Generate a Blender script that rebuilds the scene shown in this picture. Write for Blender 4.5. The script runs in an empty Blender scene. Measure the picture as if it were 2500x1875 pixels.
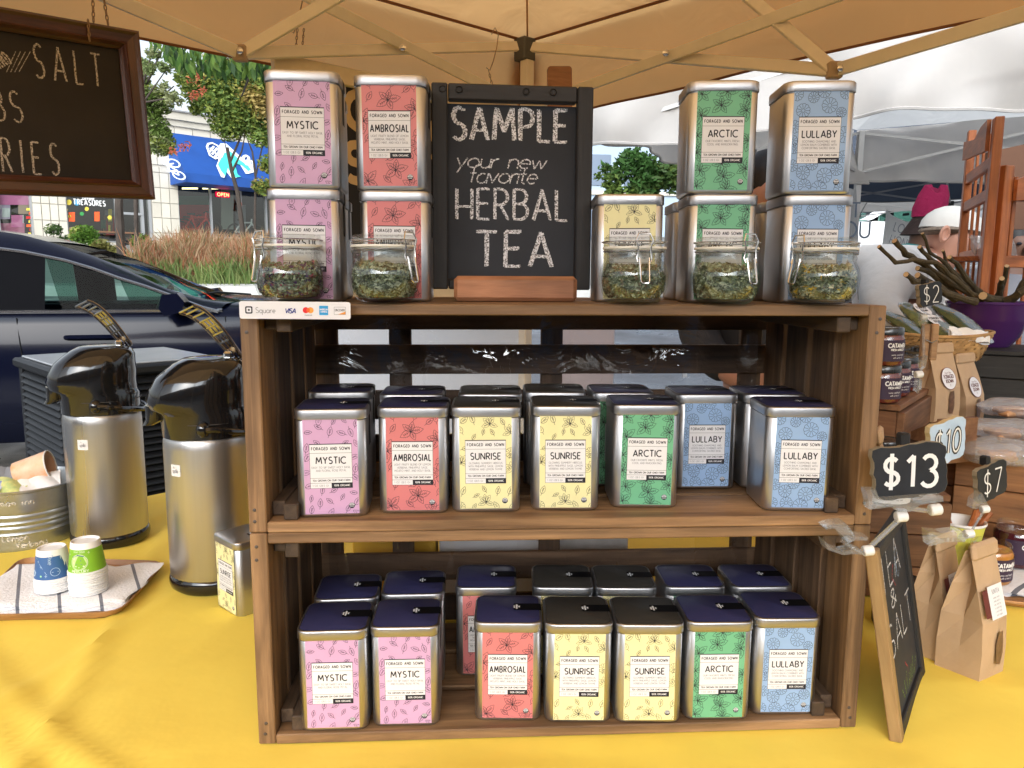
import bpy, math, random
from mathutils import Vector as V, Matrix, noise
random.seed(7)
R = math.radians
S = bpy.context.scene
COL = S.collection

# ---------------------------------------------------------------- camera
FPX, HOR, ROLL, CAMZ = 1850.0, 675.0, .005, 1.25
_p = math.atan((937.5 - HOR) / FPX)
cF = V((0, math.cos(_p), -math.sin(_p)))
_U = V((0, math.sin(_p), math.cos(_p)))
cR = V((1, 0, 0)) * math.cos(ROLL) + _U * math.sin(ROLL)
cU = -V((1, 0, 0)) * math.sin(ROLL) + _U * math.cos(ROLL)
CAM = V((0, 0, CAMZ))
cam = bpy.data.cameras.new('camera'); co = bpy.data.objects.new('camera', cam); COL.objects.link(co)
cam.sensor_width = 36; cam.lens = 36 * FPX / 2500; cam.clip_start = .02; cam.clip_end = 2000
m = Matrix((cR, cU, -cF)).transposed().to_4x4(); m.translation = CAM
co.matrix_world = m
S.camera = co

# ---------------------------------------------------------------- sky, sun, exposure
SUN_EL, SUN_ROT = R(27), R(188)
W = bpy.data.worlds.new('World'); S.world = W; W.use_nodes = True
nt = W.node_tree; bg = nt.nodes['Background']
sk = nt.nodes.new('ShaderNodeTexSky'); sk.sky_type = 'NISHITA'; sk.sun_disc = False
sk.sun_elevation = SUN_EL; sk.sun_rotation = SUN_ROT; sk.dust_density = 3; sk.air_density = 1
hs = nt.nodes.new('ShaderNodeHueSaturation'); hs.inputs['Saturation'].default_value = .38
nt.links.new(sk.outputs[0], hs.inputs['Color']); nt.links.new(hs.outputs[0], bg.inputs[0])
bg.inputs[1].default_value = .15
sl = bpy.data.lights.new('sun', 'SUN'); sl.energy = 2.2; sl.angle = R(60); sl.color = (.76, .88, 1)
so = bpy.data.objects.new('sun', sl); COL.objects.link(so)
sd = V((math.sin(SUN_ROT) * math.cos(SUN_EL), math.cos(SUN_ROT) * math.cos(SUN_EL), math.sin(SUN_EL)))
so.rotation_euler = sd.to_track_quat('Z', 'Y').to_euler()
S.view_settings.view_transform = 'Standard'; S.view_settings.look = 'None'
S.view_settings.exposure = .88; S.view_settings.gamma = 1; S.view_settings.use_curve_mapping = False
S.cycles.max_bounces = 10; S.cycles.transparent_max_bounces = 24; S.cycles.transmission_bounces = 8
S.cycles.sample_clamp_indirect = 6; S.cycles.caustics_reflective = False; S.cycles.caustics_refractive = False

# ---------------------------------------------------------------- where a sight line meets a real plane
def ray(x, y): return cF + cR * ((x - 1250) / FPX) - cU * ((y - 937.5) / FPX)
def on_z(x, y, z):
    r = ray(x, y); return CAM + r * ((z - CAMZ) / r.z)
def at(x, y, Y):
    r = ray(x, y); return CAM + r * (Y / r.y)
def on_pl(x, y, p, n):
    r = ray(x, y); n = V(n); return CAM + r * ((V(p) - CAM).dot(n) / r.dot(n))

# ---------------------------------------------------------------- mesh builder
class MB:
    def __init__(s): s.v = []; s.f = []; s.mi = []; s.sm = []; s.M = Matrix(); s.m = 0; s.k = 0
    def add(s, vs, fs, smooth=False):
        b = len(s.v); M = s.M
        s.v += [tuple(M @ V(p)) for p in vs]
        for f in fs: s.f.append([b + i for i in f]); s.mi.append(s.m); s.sm.append(smooth)
        return s
    def box(s, x0, x1, y0, y1, z0, z1, c=0):
        if c <= 0:
            v = [(x, y, z) for x in (x0, x1) for y in (y0, y1) for z in (z0, z1)]
            return s.add(v, [(0, 1, 3, 2), (4, 6, 7, 5), (0, 4, 5, 1), (2, 3, 7, 6), (0, 2, 6, 4), (1, 5, 7, 3)])
        X = (x0, x1); Y = (y0, y1); Z = (z0, z1); sg = (1, -1); v = []; ix = {}
        for i in (0, 1):
            for j in (0, 1):
                for k in (0, 1):
                    for a in range(3):
                        p = [X[i] + sg[i] * c, Y[j] + sg[j] * c, Z[k] + sg[k] * c]
                        p[a] = (X[i], Y[j], Z[k])[a]
                        ix[i, j, k, a] = len(v); v.append(p)
        I = lambda t, a: ix[t[0], t[1], t[2], a]
        f = []
        for a in range(3):
            b, d = (a + 1) % 3, (a + 2) % 3
            for e in (0, 1):
                q = []
                for (p, r) in ((0, 0), (1, 0), (1, 1), (0, 1)):
                    t = [0, 0, 0]; t[a] = e; t[b] = p; t[d] = r; q.append(I(t, a))
                f.append(q if e else q[::-1])
            for p in (0, 1):
                for r in (0, 1):
                    t = [0, 0, 0]; t[b] = p; t[d] = r; t0 = list(t); t1 = list(t); t1[a] = 1
                    q = [I(t0, b), I(t1, b), I(t1, d), I(t0, d)]
                    f.append(q if (p ^ r) else q[::-1])
        for i in (0, 1):
            for j in (0, 1):
                for k in (0, 1):
                    q = [ix[i, j, k, 0], ix[i, j, k, 1], ix[i, j, k, 2]]
                    f.append(q if (i + j + k) % 2 else q[::-1])
        return s.add(v, f)
    def loft(s, rings, close=True, caps=(True, True), smooth=True):
        n = len(rings[0]); v = [p for r in rings for p in r]; f = []
        for i in range(len(rings) - 1):
            for j in range(n if close else n - 1):
                a = i * n + j; b = i * n + (j + 1) % n
                f.append((a, b, b + n, a + n))
        if close and caps[0]: f.append(tuple(range(n))[::-1])
        if close and caps[1]: f.append(tuple(range((len(rings) - 1) * n, len(rings) * n)))
        return s.add(v, f, smooth)
    def lathe(s, prof, n=24, c=(0, 0), caps=(True, True), smooth=True, rib=None):
        cs = [(math.cos(2 * math.pi * i / n), math.sin(2 * math.pi * i / n)) for i in range(n)]
        return s.loft([[(c[0] + r * a, c[1] + r * b, z) for a, b in cs] for r, z in prof], True, caps, smooth)
    def tube(s, pts, r, n=6, close=False, smooth=True, sq=False):
        P = [V(p) for p in pts]; N = len(P); rr = r if isinstance(r, (list, tuple)) else [r] * N
        rings = []; up = None
        for i, p in enumerate(P):
            if close: t = P[(i + 1) % N] - P[i - 1]
            else: t = P[min(i + 1, N - 1)] - P[max(i - 1, 0)]
            if t.length < 1e-9: t = V((0, 0, 1))
            t.normalize()
            if up is None:
                up = V((0, 0, 1)) if abs(t.z) < .9 else V((0, 1, 0))
            a = up - t * up.dot(t)
            if a.length < 1e-6: a = t.orthogonal()
            a.normalize(); up = a; b = t.cross(a)
            o = .5 if sq else 0
            rings.append([p + (a * math.cos(2 * math.pi * (k + o) / n) + b * math.sin(2 * math.pi * (k + o) / n)) * rr[i] for k in range(n)])
        if close: rings.append(rings[0])
        return s.loft(rings, True, (not close, not close), smooth and not sq)
    def prism(s, poly, z0, z1):
        n = len(poly); v = [(x, y, z0) for x, y in poly] + [(x, y, z1) for x, y in poly]
        return s.add(v, [tuple(range(n))[::-1], tuple(range(n, 2 * n))] + [(i, (i + 1) % n, (i + 1) % n + n, i + n) for i in range(n)])
    def grid(s, fn, nu, nv, smooth=True):
        v = [fn(i / nu, j / nv) for j in range(nv + 1) for i in range(nu + 1)]
        return s.add(v, [(j * (nu + 1) + i, j * (nu + 1) + i + 1, (j + 1) * (nu + 1) + i + 1, (j + 1) * (nu + 1) + i) for j in range(nv) for i in range(nu)], smooth)
    def ball(s, c, r, n=12, m=8, smooth=True):
        if not isinstance(r, (tuple, list)): r = (r, r, r)
        v = [(c[0] + r[0] * math.sin(math.pi * j / m) * math.cos(2 * math.pi * i / n), c[1] + r[1] * math.sin(math.pi * j / m) * math.sin(2 * math.pi * i / n), c[2] - r[2] * math.cos(math.pi * j / m)) for j in range(1, m) for i in range(n)]
        b = len(v); v += [(c[0], c[1], c[2] - r[2]), (c[0], c[1], c[2] + r[2])]
        f = [(j * n + i, j * n + (i + 1) % n, (j + 1) * n + (i + 1) % n, (j + 1) * n + i) for j in range(m - 2) for i in range(n)]
        f += [(b, (i + 1) % n, i) for i in range(n)] + [(b + 1, (m - 2) * n + i, (m - 2) * n + (i + 1) % n) for i in range(n)]
        return s.add(v, f, smooth)
    def ribbon(s, pts, w, z=0, clip=None):
        """flat stroke in the xy plane; every stroke sits a hair above the one before"""
        if clip:
            run = []; out = []
            for p in pts:
                if clip[0] <= p[0] <= clip[2] and clip[1] <= p[1] <= clip[3]: run.append(p)
                else:
                    if len(run) > 1: out.append(run)
                    run = []
            if len(run) > 1: out.append(run)
            for r_ in out: s.ribbon(r_, w, z)
            return s
        P = [V((p[0], p[1])) for p in pts]; Q = [P[0]]
        for p in P[1:]:
            if (p - Q[-1]).length > w * .08: Q.append(p)
        if len(Q) < 2: return s
        for i in range(1, len(Q) - 1):
            if (Q[i] - Q[i - 1]).normalized().dot((Q[i + 1] - Q[i]).normalized()) < .15:
                s.ribbon([tuple(p) for p in Q[:i + 1]], w, z); return s.ribbon([tuple(p) for p in Q[i:]], w, z)
        P = Q; n = len(P); closed = (P[0] - P[-1]).length < w * .5 and n > 3
        s.k += 1; z = z + (s.k % 40) * 1.2e-6
        L = []; Rr = []
        for i in range(n):
            if closed and i in (0, n - 1): a, b = P[n - 2], P[1]; p = P[0]
            else: a = P[max(i - 1, 0)]; b = P[min(i + 1, n - 1)]; p = P[i]
            d1 = (p - a) if (p - a).length > 1e-9 else (b - p)
            d2 = (b - p) if (b - p).length > 1e-9 else d1
            d1 = d1.normalized(); d2 = d2.normalized(); t = (d1 + d2)
            t = d1 if t.length < 1e-4 else t.normalized()
            nn = V((-t.y, t.x)); k = min(1.6, 1 / max(.3, nn.dot(V((-d1.y, d1.x)))))
            L.append((p.x + nn.x * w / 2 * k, p.y + nn.y * w / 2 * k, z)); Rr.append((p.x - nn.x * w / 2 * k, p.y - nn.y * w / 2 * k, z))
        return s.add(L + Rr, [(i, n + i, n + i + 1, i + 1) for i in range(n - 1)])
    def rect(s, x0, y0, x1, y1, z=0): return s.add([(x0, y0, z), (x1, y0, z), (x1, y1, z), (x0, y1, z)], [(0, 1, 2, 3)])
    def disc(s, x, y, r, z=0, n=16, ry=None):
        return s.add([(x + r * math.cos(2 * math.pi * i / n), y + (ry or r) * math.sin(2 * math.pi * i / n), z) for i in range(n)], [tuple(range(n))])
    def poly(s, pts, z=0): return s.add([(p[0], p[1], z) for p in pts], [tuple(range(len(pts)))])
    def mesh(s, name, mats, sharp=38):
        me = bpy.data.meshes.new(name); me.from_pydata(s.v, [], s.f)
        for m_ in (mats if isinstance(mats, (list, tuple)) else [mats]): me.materials.append(m_)
        me.polygons.foreach_set('material_index', s.mi); me.polygons.foreach_set('use_smooth', s.sm)
        if any(s.sm): me.set_sharp_from_angle(angle=R(sharp))
        me.update(); return me
    def build(s, name, mats, parent=None, mw=None, sharp=38):
        return link(name, s.mesh(name, mats, sharp), parent, mw)

def link(name, me, parent=None, mw=None):
    o = bpy.data.objects.new(name, me); COL.objects.link(o)
    if parent is not None: o.parent = parent
    if mw is not None: o.matrix_local = mw
    return o
def tag(o, label=None, cat=None, group=None, kind=None):
    if label: o['label'] = label
    if cat: o['category'] = cat
    if group: o['group'] = group
    if kind: o['kind'] = kind
    return o
def thing(name, label, cat, loc=(0, 0, 0), rz=0, group=None, mw=None):
    o = bpy.data.objects.new(name, None); COL.objects.link(o); o.empty_display_size = .05
    if mw is not None: o.matrix_world = mw
    else: o.location = loc; o.rotation_euler = (0, 0, rz)
    return tag(o, label, cat, group)
def copy_tree(o, parent=None):
    c = o.copy(); COL.objects.link(c); c.parent = parent
    for ch in list(o.children): copy_tree(ch, c)
    return c
def frame(o, x, y=None, z=None):
    """matrix with given origin and axes; any missing one comes from the cross product"""
    x = V(x).normalized()
    if y is None: z = V(z).normalized(); y = z.cross(x)
    else: y = V(y); y = (y - x * y.dot(x)).normalized(); z = x.cross(y)
    m_ = Matrix((x, V(y).normalized(), V(z).normalized())).transposed().to_4x4(); m_.translation = V(o); return m_
T = Matrix.Translation
def RZ(a): return Matrix.Rotation(a, 4, 'Z')
def RX(a): return Matrix.Rotation(a, 4, 'X')
def RY(a): return Matrix.Rotation(a, 4, 'Y')

# ---------------------------------------------------------------- materials
_mats = {}
def mat(name, c, rough=.5, metal=0, var=0, vs=8, bump=0, bs=40, spec=.5, coat=0, trans=0, ior=1.45, emit=0, stretch=None, rand=0, sss=0, alpha=1, aniso=0, c2=None, rv=0):
    if name in _mats: return _mats[name]
    M = bpy.data.materials.new(name); _mats[name] = M; M.use_nodes = True; t = M.node_tree; b = t.nodes['Principled BSDF']
    L = t.links.new; N = t.nodes.new
    b.inputs['Base Color'].default_value = (*c, 1); b.inputs['Roughness'].default_value = rough; b.inputs['Metallic'].default_value = metal
    b.inputs['Specular IOR Level'].default_value = spec; b.inputs['Coat Weight'].default_value = coat; b.inputs['Coat Roughness'].default_value = .04
    b.inputs['Transmission Weight'].default_value = trans; b.inputs['IOR'].default_value = ior; b.inputs['Alpha'].default_value = alpha
    if emit: b.inputs['Emission Color'].default_value = (*c, 1); b.inputs['Emission Strength'].default_value = emit
    if aniso: b.inputs['Anisotropic'].default_value = aniso
    if var or bump or rand or rv:
        tc = N('ShaderNodeTexCoord'); src = tc.outputs['Object']
        mp = N('ShaderNodeMapping'); L(src, mp.inputs[0])
        if stretch: mp.inputs['Scale'].default_value = stretch
        oi = N('ShaderNodeObjectInfo')
        ad = N('ShaderNodeVectorMath'); ad.operation = 'ADD'; L(mp.outputs[0], ad.inputs[0])
        sc = N('ShaderNodeMath'); sc.operation = 'MULTIPLY'; sc.inputs[1].default_value = 37; L(oi.outputs['Random'], sc.inputs[0])
        cx = N('ShaderNodeCombineXYZ'); L(sc.outputs[0], cx.inputs[0]); L(sc.outputs[0], cx.inputs[2]); L(cx.outputs[0], ad.inputs[1])
        vec = ad.outputs[0]
        if var or rand:
            n = N('ShaderNodeTexNoise'); n.inputs['Scale'].default_value = vs; n.inputs['Detail'].default_value = 6; n.inputs['Roughness'].default_value = .6; L(vec, n.inputs['Vector'])
            r = N('ShaderNodeValToRGB'); r.color_ramp.elements[0].position = .3; r.color_ramp.elements[1].position = .7
            lo = c2 or tuple(x * (1 - var) for x in c); hi = tuple(min(1, x * (1 + var * .6)) for x in c) if not c2 else c
            r.color_ramp.elements[0].color = (*lo, 1); r.color_ramp.elements[1].color = (*hi, 1); L(n.outputs[0], r.inputs[0])
            out = r.outputs[0]
            if rand:
                h = N('ShaderNodeHueSaturation'); mr = N('ShaderNodeMapRange'); mr.inputs[3].default_value = 1 - rand; mr.inputs[4].default_value = 1 + rand
                L(oi.outputs['Random'], mr.inputs[0]); L(mr.outputs[0], h.inputs['Value']); L(out, h.inputs['Color']); out = h.outputs[0]
            L(out, b.inputs['Base Color'])
        if rv:
            n3 = N('ShaderNodeTexNoise'); n3.inputs['Scale'].default_value = vs * .7; n3.inputs['Detail'].default_value = 5; L(vec, n3.inputs['Vector'])
            m3 = N('ShaderNodeMapRange'); m3.inputs[1].default_value = .3; m3.inputs[2].default_value = .7; m3.inputs[3].default_value = max(0, rough - rv); m3.inputs[4].default_value = min(1, rough + rv)
            L(n3.outputs[0], m3.inputs[0]); L(m3.outputs[0], b.inputs['Roughness'])
        if bump:
            n2 = N('ShaderNodeTexNoise'); n2.inputs['Scale'].default_value = bs; n2.inputs['Detail'].default_value = 4; L(vec, n2.inputs['Vector'])
            bp = N('ShaderNodeBump'); bp.inputs['Strength'].default_value = bump; bp.inputs['Distance'].default_value = .01; L(n2.outputs[0], bp.inputs['Height']); L(bp.outputs[0], b.inputs['Normal'])
    return M

def wood(name, c, dark, rough=.6, gs=1.0, rand=.18, coat=0):
    """boards are built with their length along local x; the grain follows it"""
    if name in _mats: return _mats[name]
    M = bpy.data.materials.new(name); _mats[name] = M; M.use_nodes = True; t = M.node_tree; b = t.nodes['Principled BSDF']; N = t.nodes.new; L = t.links.new
    tc = N('ShaderNodeTexCoord'); oi = N('ShaderNodeObjectInfo'); mu = N('ShaderNodeMath'); mu.operation = 'MULTIPLY'; mu.inputs[1].default_value = 53
    L(oi.outputs['Random'], mu.inputs[0]); cx = N('ShaderNodeCombineXYZ'); [L(mu.outputs[0], cx.inputs[i]) for i in range(3)]
    def nz(scale, sx, det=6, dist=0):
        ad = N('ShaderNodeVectorMath'); ad.operation = 'ADD'; L(tc.outputs['Object'], ad.inputs[0]); L(cx.outputs[0], ad.inputs[1])
        mp = N('ShaderNodeMapping'); mp.inputs['Scale'].default_value = (sx, 1, 1); L(ad.outputs[0], mp.inputs[0])
        n = N('ShaderNodeTexNoise'); n.inputs['Scale'].default_value = scale * gs; n.inputs['Detail'].default_value = det; n.inputs['Distortion'].default_value = dist; n.inputs['Roughness'].default_value = .65; L(mp.outputs[0], n.inputs[0]); return n
    a = nz(90, .06, 6, .6); g = nz(18, .15, 4, 1.5); k = nz(9, .8, 3)
    r = N('ShaderNodeValToRGB'); e = r.color_ramp.elements; e[0].position = .32; e[0].color = (*dark, 1); e[1].position = .68; e[1].color = (*c, 1); L(a.outputs[0], r.inputs[0])
    r2 = N('ShaderNodeValToRGB'); e = r2.color_ramp.elements; e[0].position = .35; e[0].color = (.45, .42, .4, 1); e[1].position = .6; e[1].color = (1, 1, 1, 1); L(g.outputs[0], r2.inputs[0])
    mx = N('ShaderNodeMix'); mx.data_type = 'RGBA'; mx.blend_type = 'MULTIPLY'; mx.inputs[0].default_value = .75; L(r.outputs[0], mx.inputs[6]); L(r2.outputs[0], mx.inputs[7])
    r3 = N('ShaderNodeMapRange'); r3.inputs[1].default_value = .3; r3.inputs[2].default_value = .7; r3.inputs[3].default_value = .75; r3.inputs[4].default_value = 1.2; L(k.outputs[0], r3.inputs[0])
    mr = N('ShaderNodeMapRange'); mr.inputs[3].default_value = 1 - rand; mr.inputs[4].default_value = 1 + rand; L(oi.outputs['Random'], mr.inputs[0])
    m2 = N('ShaderNodeMath'); m2.operation = 'MULTIPLY'; L(r3.outputs[0], m2.inputs[0]); L(mr.outputs[0], m2.inputs[1])
    h = N('ShaderNodeHueSaturation'); L(m2.outputs[0], h.inputs['Value']); L(mx.outputs[2], h.inputs['Color']); L(h.outputs[0], b.inputs['Base Color'])
    b.inputs['Roughness'].default_value = rough; b.inputs['Coat Weight'].default_value = coat; b.inputs['Coat Roughness'].default_value = .25
    bp = N('ShaderNodeBump'); bp.inputs['Strength'].default_value = .35; bp.inputs['Distance'].default_value = .002; L(a.outputs[0], bp.inputs['Height']); L(bp.outputs[0], b.inputs['Normal'])
    return M

def sheer(name, c, tw=.5, rough=.6, var=.06, vs=3, bump=.25, bs=6, alpha=1.0):
    """cloth that lets daylight through"""
    if name in _mats: return _mats[name]
    M = bpy.data.materials.new(name); _mats[name] = M; M.use_nodes = True; t = M.node_tree; N = t.nodes.new; L = t.links.new
    b = t.nodes['Principled BSDF']; b.inputs['Base Color'].default_value = (*c, 1); b.inputs['Roughness'].default_value = rough; b.inputs['Specular IOR Level'].default_value = .2
    tr = N('ShaderNodeBsdfTranslucent'); mx = N('ShaderNodeMixShader'); mx.inputs[0].default_value = tw
    tc = N('ShaderNodeTexCoord'); n = N('ShaderNodeTexNoise'); n.inputs['Scale'].default_value = vs; n.inputs['Detail'].default_value = 8; L(tc.outputs['Object'], n.inputs[0])
    r = N('ShaderNodeValToRGB'); e = r.color_ramp.elements; e[0].position = .3; e[1].position = .7
    e[0].color = (*[x * (1 - var) for x in c], 1); e[1].color = (*[min(1, x * (1 + var)) for x in c], 1); L(n.outputs[0], r.inputs[0])
    L(r.outputs[0], tr.inputs[0]); L(r.outputs[0], b.inputs['Base Color'])
    n2 = N('ShaderNodeTexNoise'); n2.inputs['Scale'].default_value = bs; n2.inputs['Detail'].default_value = 3; n2.inputs['Distortion'].default_value = 1; L(tc.outputs['Object'], n2.inputs[0])
    bp = N('ShaderNodeBump'); bp.inputs['Strength'].default_value = bump; bp.inputs['Distance'].default_value = .05; L(n2.outputs[0], bp.inputs['Height']); L(bp.outputs[0], b.inputs['Normal']); L(bp.outputs[0], tr.inputs['Normal'])
    L(b.outputs[0], mx.inputs[1]); L(tr.outputs[0], mx.inputs[2]); L(mx.outputs[0], t.nodes['Material Output'].inputs[0]); return M

def clear(name, c=(1, 1, 1), gl=.1, rough=.03, bump=0, bs=20, body=0, bc=(.8, .8, .8), ge=.45):
    """thin clear film or pane: see-through with a Fresnel sheen"""
    if name in _mats: return _mats[name]
    M = bpy.data.materials.new(name); _mats[name] = M; M.use_nodes = True; t = M.node_tree; N = t.nodes.new; L = t.links.new
    tr = N('ShaderNodeBsdfTransparent'); tr.inputs[0].default_value = (*c, 1); g = N('ShaderNodeBsdfGlossy'); g.inputs['Roughness'].default_value = rough
    fr = N('ShaderNodeLayerWeight'); fr.inputs[0].default_value = .22
    ma = N('ShaderNodeMapRange'); ma.inputs[3].default_value = gl; ma.inputs[4].default_value = min(1, gl + ge); L(fr.outputs['Fresnel'], ma.inputs[0])
    mx = N('ShaderNodeMixShader'); L(ma.outputs[0], mx.inputs[0]); L(tr.outputs[0], mx.inputs[1]); L(g.outputs[0], mx.inputs[2]); out = mx.outputs[0]
    if body:
        d = N('ShaderNodeBsdfDiffuse'); d.inputs[0].default_value = (*bc, 1); m2 = N('ShaderNodeMixShader'); m2.inputs[0].default_value = body; L(out, m2.inputs[1]); L(d.outputs[0], m2.inputs[2]); out = m2.outputs[0]
    if bump:
        tc = N('ShaderNodeTexCoord'); n = N('ShaderNodeTexNoise'); n.inputs['Scale'].default_value = bs; n.inputs['Detail'].default_value = 3; n.inputs['Distortion'].default_value = 1.5; L(tc.outputs['Object'], n.inputs[0])
        bp = N('ShaderNodeBump'); bp.inputs['Strength'].default_value = bump; bp.inputs['Distance'].default_value = .01; L(n.outputs[0], bp.inputs['Height']); L(bp.outputs[0], g.inputs['Normal'])
    L(out, t.nodes['Material Output'].inputs[0]); return M

def chalk(name, c, cover=.5, sc=900):
    """chalk or worn print: the stroke is broken up by the grain of the board"""
    if name in _mats: return _mats[name]
    M = bpy.data.materials.new(name); _mats[name] = M; M.use_nodes = True; t = M.node_tree; N = t.nodes.new; L = t.links.new
    b = t.nodes['Principled BSDF']; b.inputs['Base Color'].default_value = (*c, 1); b.inputs['Roughness'].default_value = .9
    tc = N('ShaderNodeTexCoord'); n = N('ShaderNodeTexNoise'); n.inputs['Scale'].default_value = sc; n.inputs['Detail'].default_value = 2; L(tc.outputs['Object'], n.inputs[0])
    r = N('ShaderNodeMapRange'); r.inputs[1].default_value = cover - .12; r.inputs[2].default_value = cover + .12; r.inputs[3].default_value = .95; r.inputs[4].default_value = .12; L(n.outputs[0], r.inputs[0])
    L(r.outputs[0], b.inputs['Alpha']); return M

# ---------------------------------------------------------------- lettering: a stroke alphabet drawn as flat ribbons
_G = {
'A': (.66, '0,0 .33,1 .66,0;.1,.3 .56,.3'), 'B': (.54, '0,0 0,1 .25,1 @.25,.76,.24,.24,90,-90 0,.52;.25,.52 @.27,.26,.26,.26,90,-90 0,0'),
'C': (.7, '@.45,.5,.45,.5,50,310'), 'D': (.62, '0,0 0,1 .18,1 @.18,.5,.44,.5,90,-90 0,0'), 'E': (.44, '.44,0 0,0 0,1 .44,1;0,.52 .38,.52'),
'F': (.42, '0,0 0,1 .42,1;0,.52 .36,.52'), 'G': (.8, '@.44,.5,.44,.5,50,352 .5,.43'), 'H': (.58, '0,0 0,1;.58,0 .58,1;0,.42 .58,.42'), 'I': (0, '0,0 0,1'),
'J': (.35, '.35,1 .35,.2 @.15,.2,.2,.2,0,-160'), 'K': (.5, '0,0 0,1;.5,1 0,.42;.14,.55 .54,0'), 'L': (.42, '0,1 0,0 .42,0'),
'M': (.82, '0,0 .1,1 .41,.25 .72,1 .82,0'), 'N': (.62, '0,0 0,1 .62,0 .62,1'), 'O': (.88, '@.44,.5,.44,.5,90,450'),
'P': (.5, '0,0 0,1 .22,1 @.22,.72,.28,.28,90,-90 0,.44'), 'Q': (.88, '@.44,.5,.44,.5,90,450;.6,.3 .9,-.05'), 'R': (.52, '0,0 0,1 .22,1 @.22,.74,.27,.26,90,-90 0,.48;.2,.48 .52,0'),
'S': (.5, '@.26,.75,.22,.25,40,270 @.25,.25,.25,.25,90,-140'), 'T': (.56, '0,1 .56,1;.28,1 .28,0'), 'U': (.58, '0,1 0,.29 @.29,.29,.29,.29,180,360 .58,1'),
'V': (.62, '0,1 .31,0 .62,1'), 'W': (.95, '0,1 .24,0 .475,.8 .71,0 .95,1'), 'X': (.58, '0,0 .58,1;0,1 .58,0'), 'Y': (.58, '0,1 .29,.48 .58,1;.29,.48 .29,0'), 'Z': (.52, '0,1 .52,1 0,0 .52,0'),
'0': (.56, '@.28,.5,.28,.5,90,450'), '1': (.2, '0,.8 .2,1 .2,0'), '2': (.5, '@.25,.74,.25,.26,160,-40 0,0 .52,0'), '3': (.5, '@.24,.76,.23,.24,150,-80 @.24,.27,.27,.27,80,-150'),
'4': (.5, '.4,0 .4,1 0,.3 .55,.3'), '5': (.5, '.45,1 .08,1 .04,.58 @.22,.31,.27,.31,120,-140'), '6': (.5, '.4,1 .05,.45 @.26,.28,.25,.28,160,520'), '7': (.5, '0,1 .5,1 .15,0'),
'8': (.5, '@.25,.76,.21,.24,90,450;@.25,.26,.25,.26,90,450'), '9': (.5, '@.25,.72,.24,.27,0,360 .4,0'), '$': (.5, '@.26,.7,.22,.22,40,270 @.25,.27,.25,.21,90,-140;.26,1.08 .26,-.1'),
'&': (.62, '.6,0 .12,.72 @.26,.8,.17,.2,200,-20 .1,.35 @.24,.22,.2,.22,150,300 .58,.4'), '%': (.6, '@.12,.8,.12,.18,0,360;@.48,.2,.12,.18,0,360;.5,1 .1,0'),
'(': (.2, '@.35,.5,.3,.6,130,230'), ')': (.2, '@-.15,.5,.3,.6,50,-50'), '.': (.06, '0,0 .05,.05'), ',': (.06, '.06,.08 0,-.12'), '-': (.3, '0,.45 .3,.45'), '|': (0, '0,-.1 0,1.1'), "'": (0, '0,.8 0,1'), '/': (.3, '0,0 .3,1'),
'a': (.48, '@.24,.28,.24,.28,60,360;.48,.58 .48,0'), 'b': (.48, '0,1 0,0;@.24,.28,.24,.28,180,540'), 'c': (.42, '@.24,.28,.24,.28,50,310'), 'd': (.48, '@.24,.28,.24,.28,0,360;.48,1 .48,0'),
'e': (.46, '.02,.3 .46,.3 @.24,.28,.23,.28,10,310'), 'f': (.3, '@.28,.8,.14,.2,60,180 .14,0;0,.55 .3,.55'), 'g': (.48, '@.24,.28,.24,.28,0,360;.48,.56 .48,-.1 @.24,-.12,.24,.22,0,-140'),
'h': (.44, '0,1 0,0;0,.3 @.22,.32,.22,.24,180,0 .44,0'), 'i': (0, '0,.56 0,0;0,.74 0,.8'), 'k': (.4, '0,1 0,0;.38,.56 0,.22;.12,.32 .4,0'), 'l': (0, '0,1 0,0'),
'm': (.74, '0,.56 0,0;0,.36 @.185,.36,.185,.2,180,0 .37,0;.37,.36 @.555,.36,.185,.2,180,0 .74,0'), 'n': (.42, '0,.56 0,0;0,.34 @.21,.34,.21,.22,180,0 .42,0'), 'o': (.5, '@.25,.28,.25,.28,90,450'),
'p': (.48, '0,.56 0,-.34;@.24,.28,.24,.28,180,540'), 'q': (.48, '@.24,.28,.24,.28,0,360;.48,.56 .48,-.34'), 'r': (.28, '0,.56 0,0;0,.32 @.22,.32,.22,.24,180,70'), 's': (.36, '@.18,.42,.15,.14,40,270 @.18,.14,.17,.14,90,-140'),
't': (.3, '.14,.85 .14,.14 @.28,.14,.14,.14,180,280;0,.55 .3,.55'), 'u': (.42, '0,.56 0,.22 @.21,.22,.21,.22,180,360 .42,.56;.42,.3 .42,0'), 'v': (.42, '0,.56 .21,0 .42,.56'), 'w': (.64, '0,.56 .16,0 .32,.5 .48,0 .64,.56'),
'x': (.4, '0,0 .4,.56;0,.56 .4,0'), 'y': (.44, '0,.56 .22,.05;.44,.56 .12,-.34'), ' ': (.34, '')}
_gc = {}
def glyph(ch):
    if ch in _gc: return _gc[ch]
    w, d = _G.get(ch, _G.get(ch.upper(), _G[' '])); out = []
    for st in d.split(';'):
        pts = []
        for tk in st.split():
            if tk[0] == '@':
                cx, cy, rx, ry, a0, a1 = map(float, tk[1:].split(',')); n = max(4, int(abs(a1 - a0) / 24))
                pts += [(cx + rx * math.cos(R(a0 + (a1 - a0) * i / n)), cy + ry * math.sin(R(a0 + (a1 - a0) * i / n))) for i in range(n + 1)]
            else: pts.append(tuple(map(float, tk.split(','))))
        if pts: out.append(pts)
    _gc[ch] = (w, out); return _gc[ch]
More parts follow.
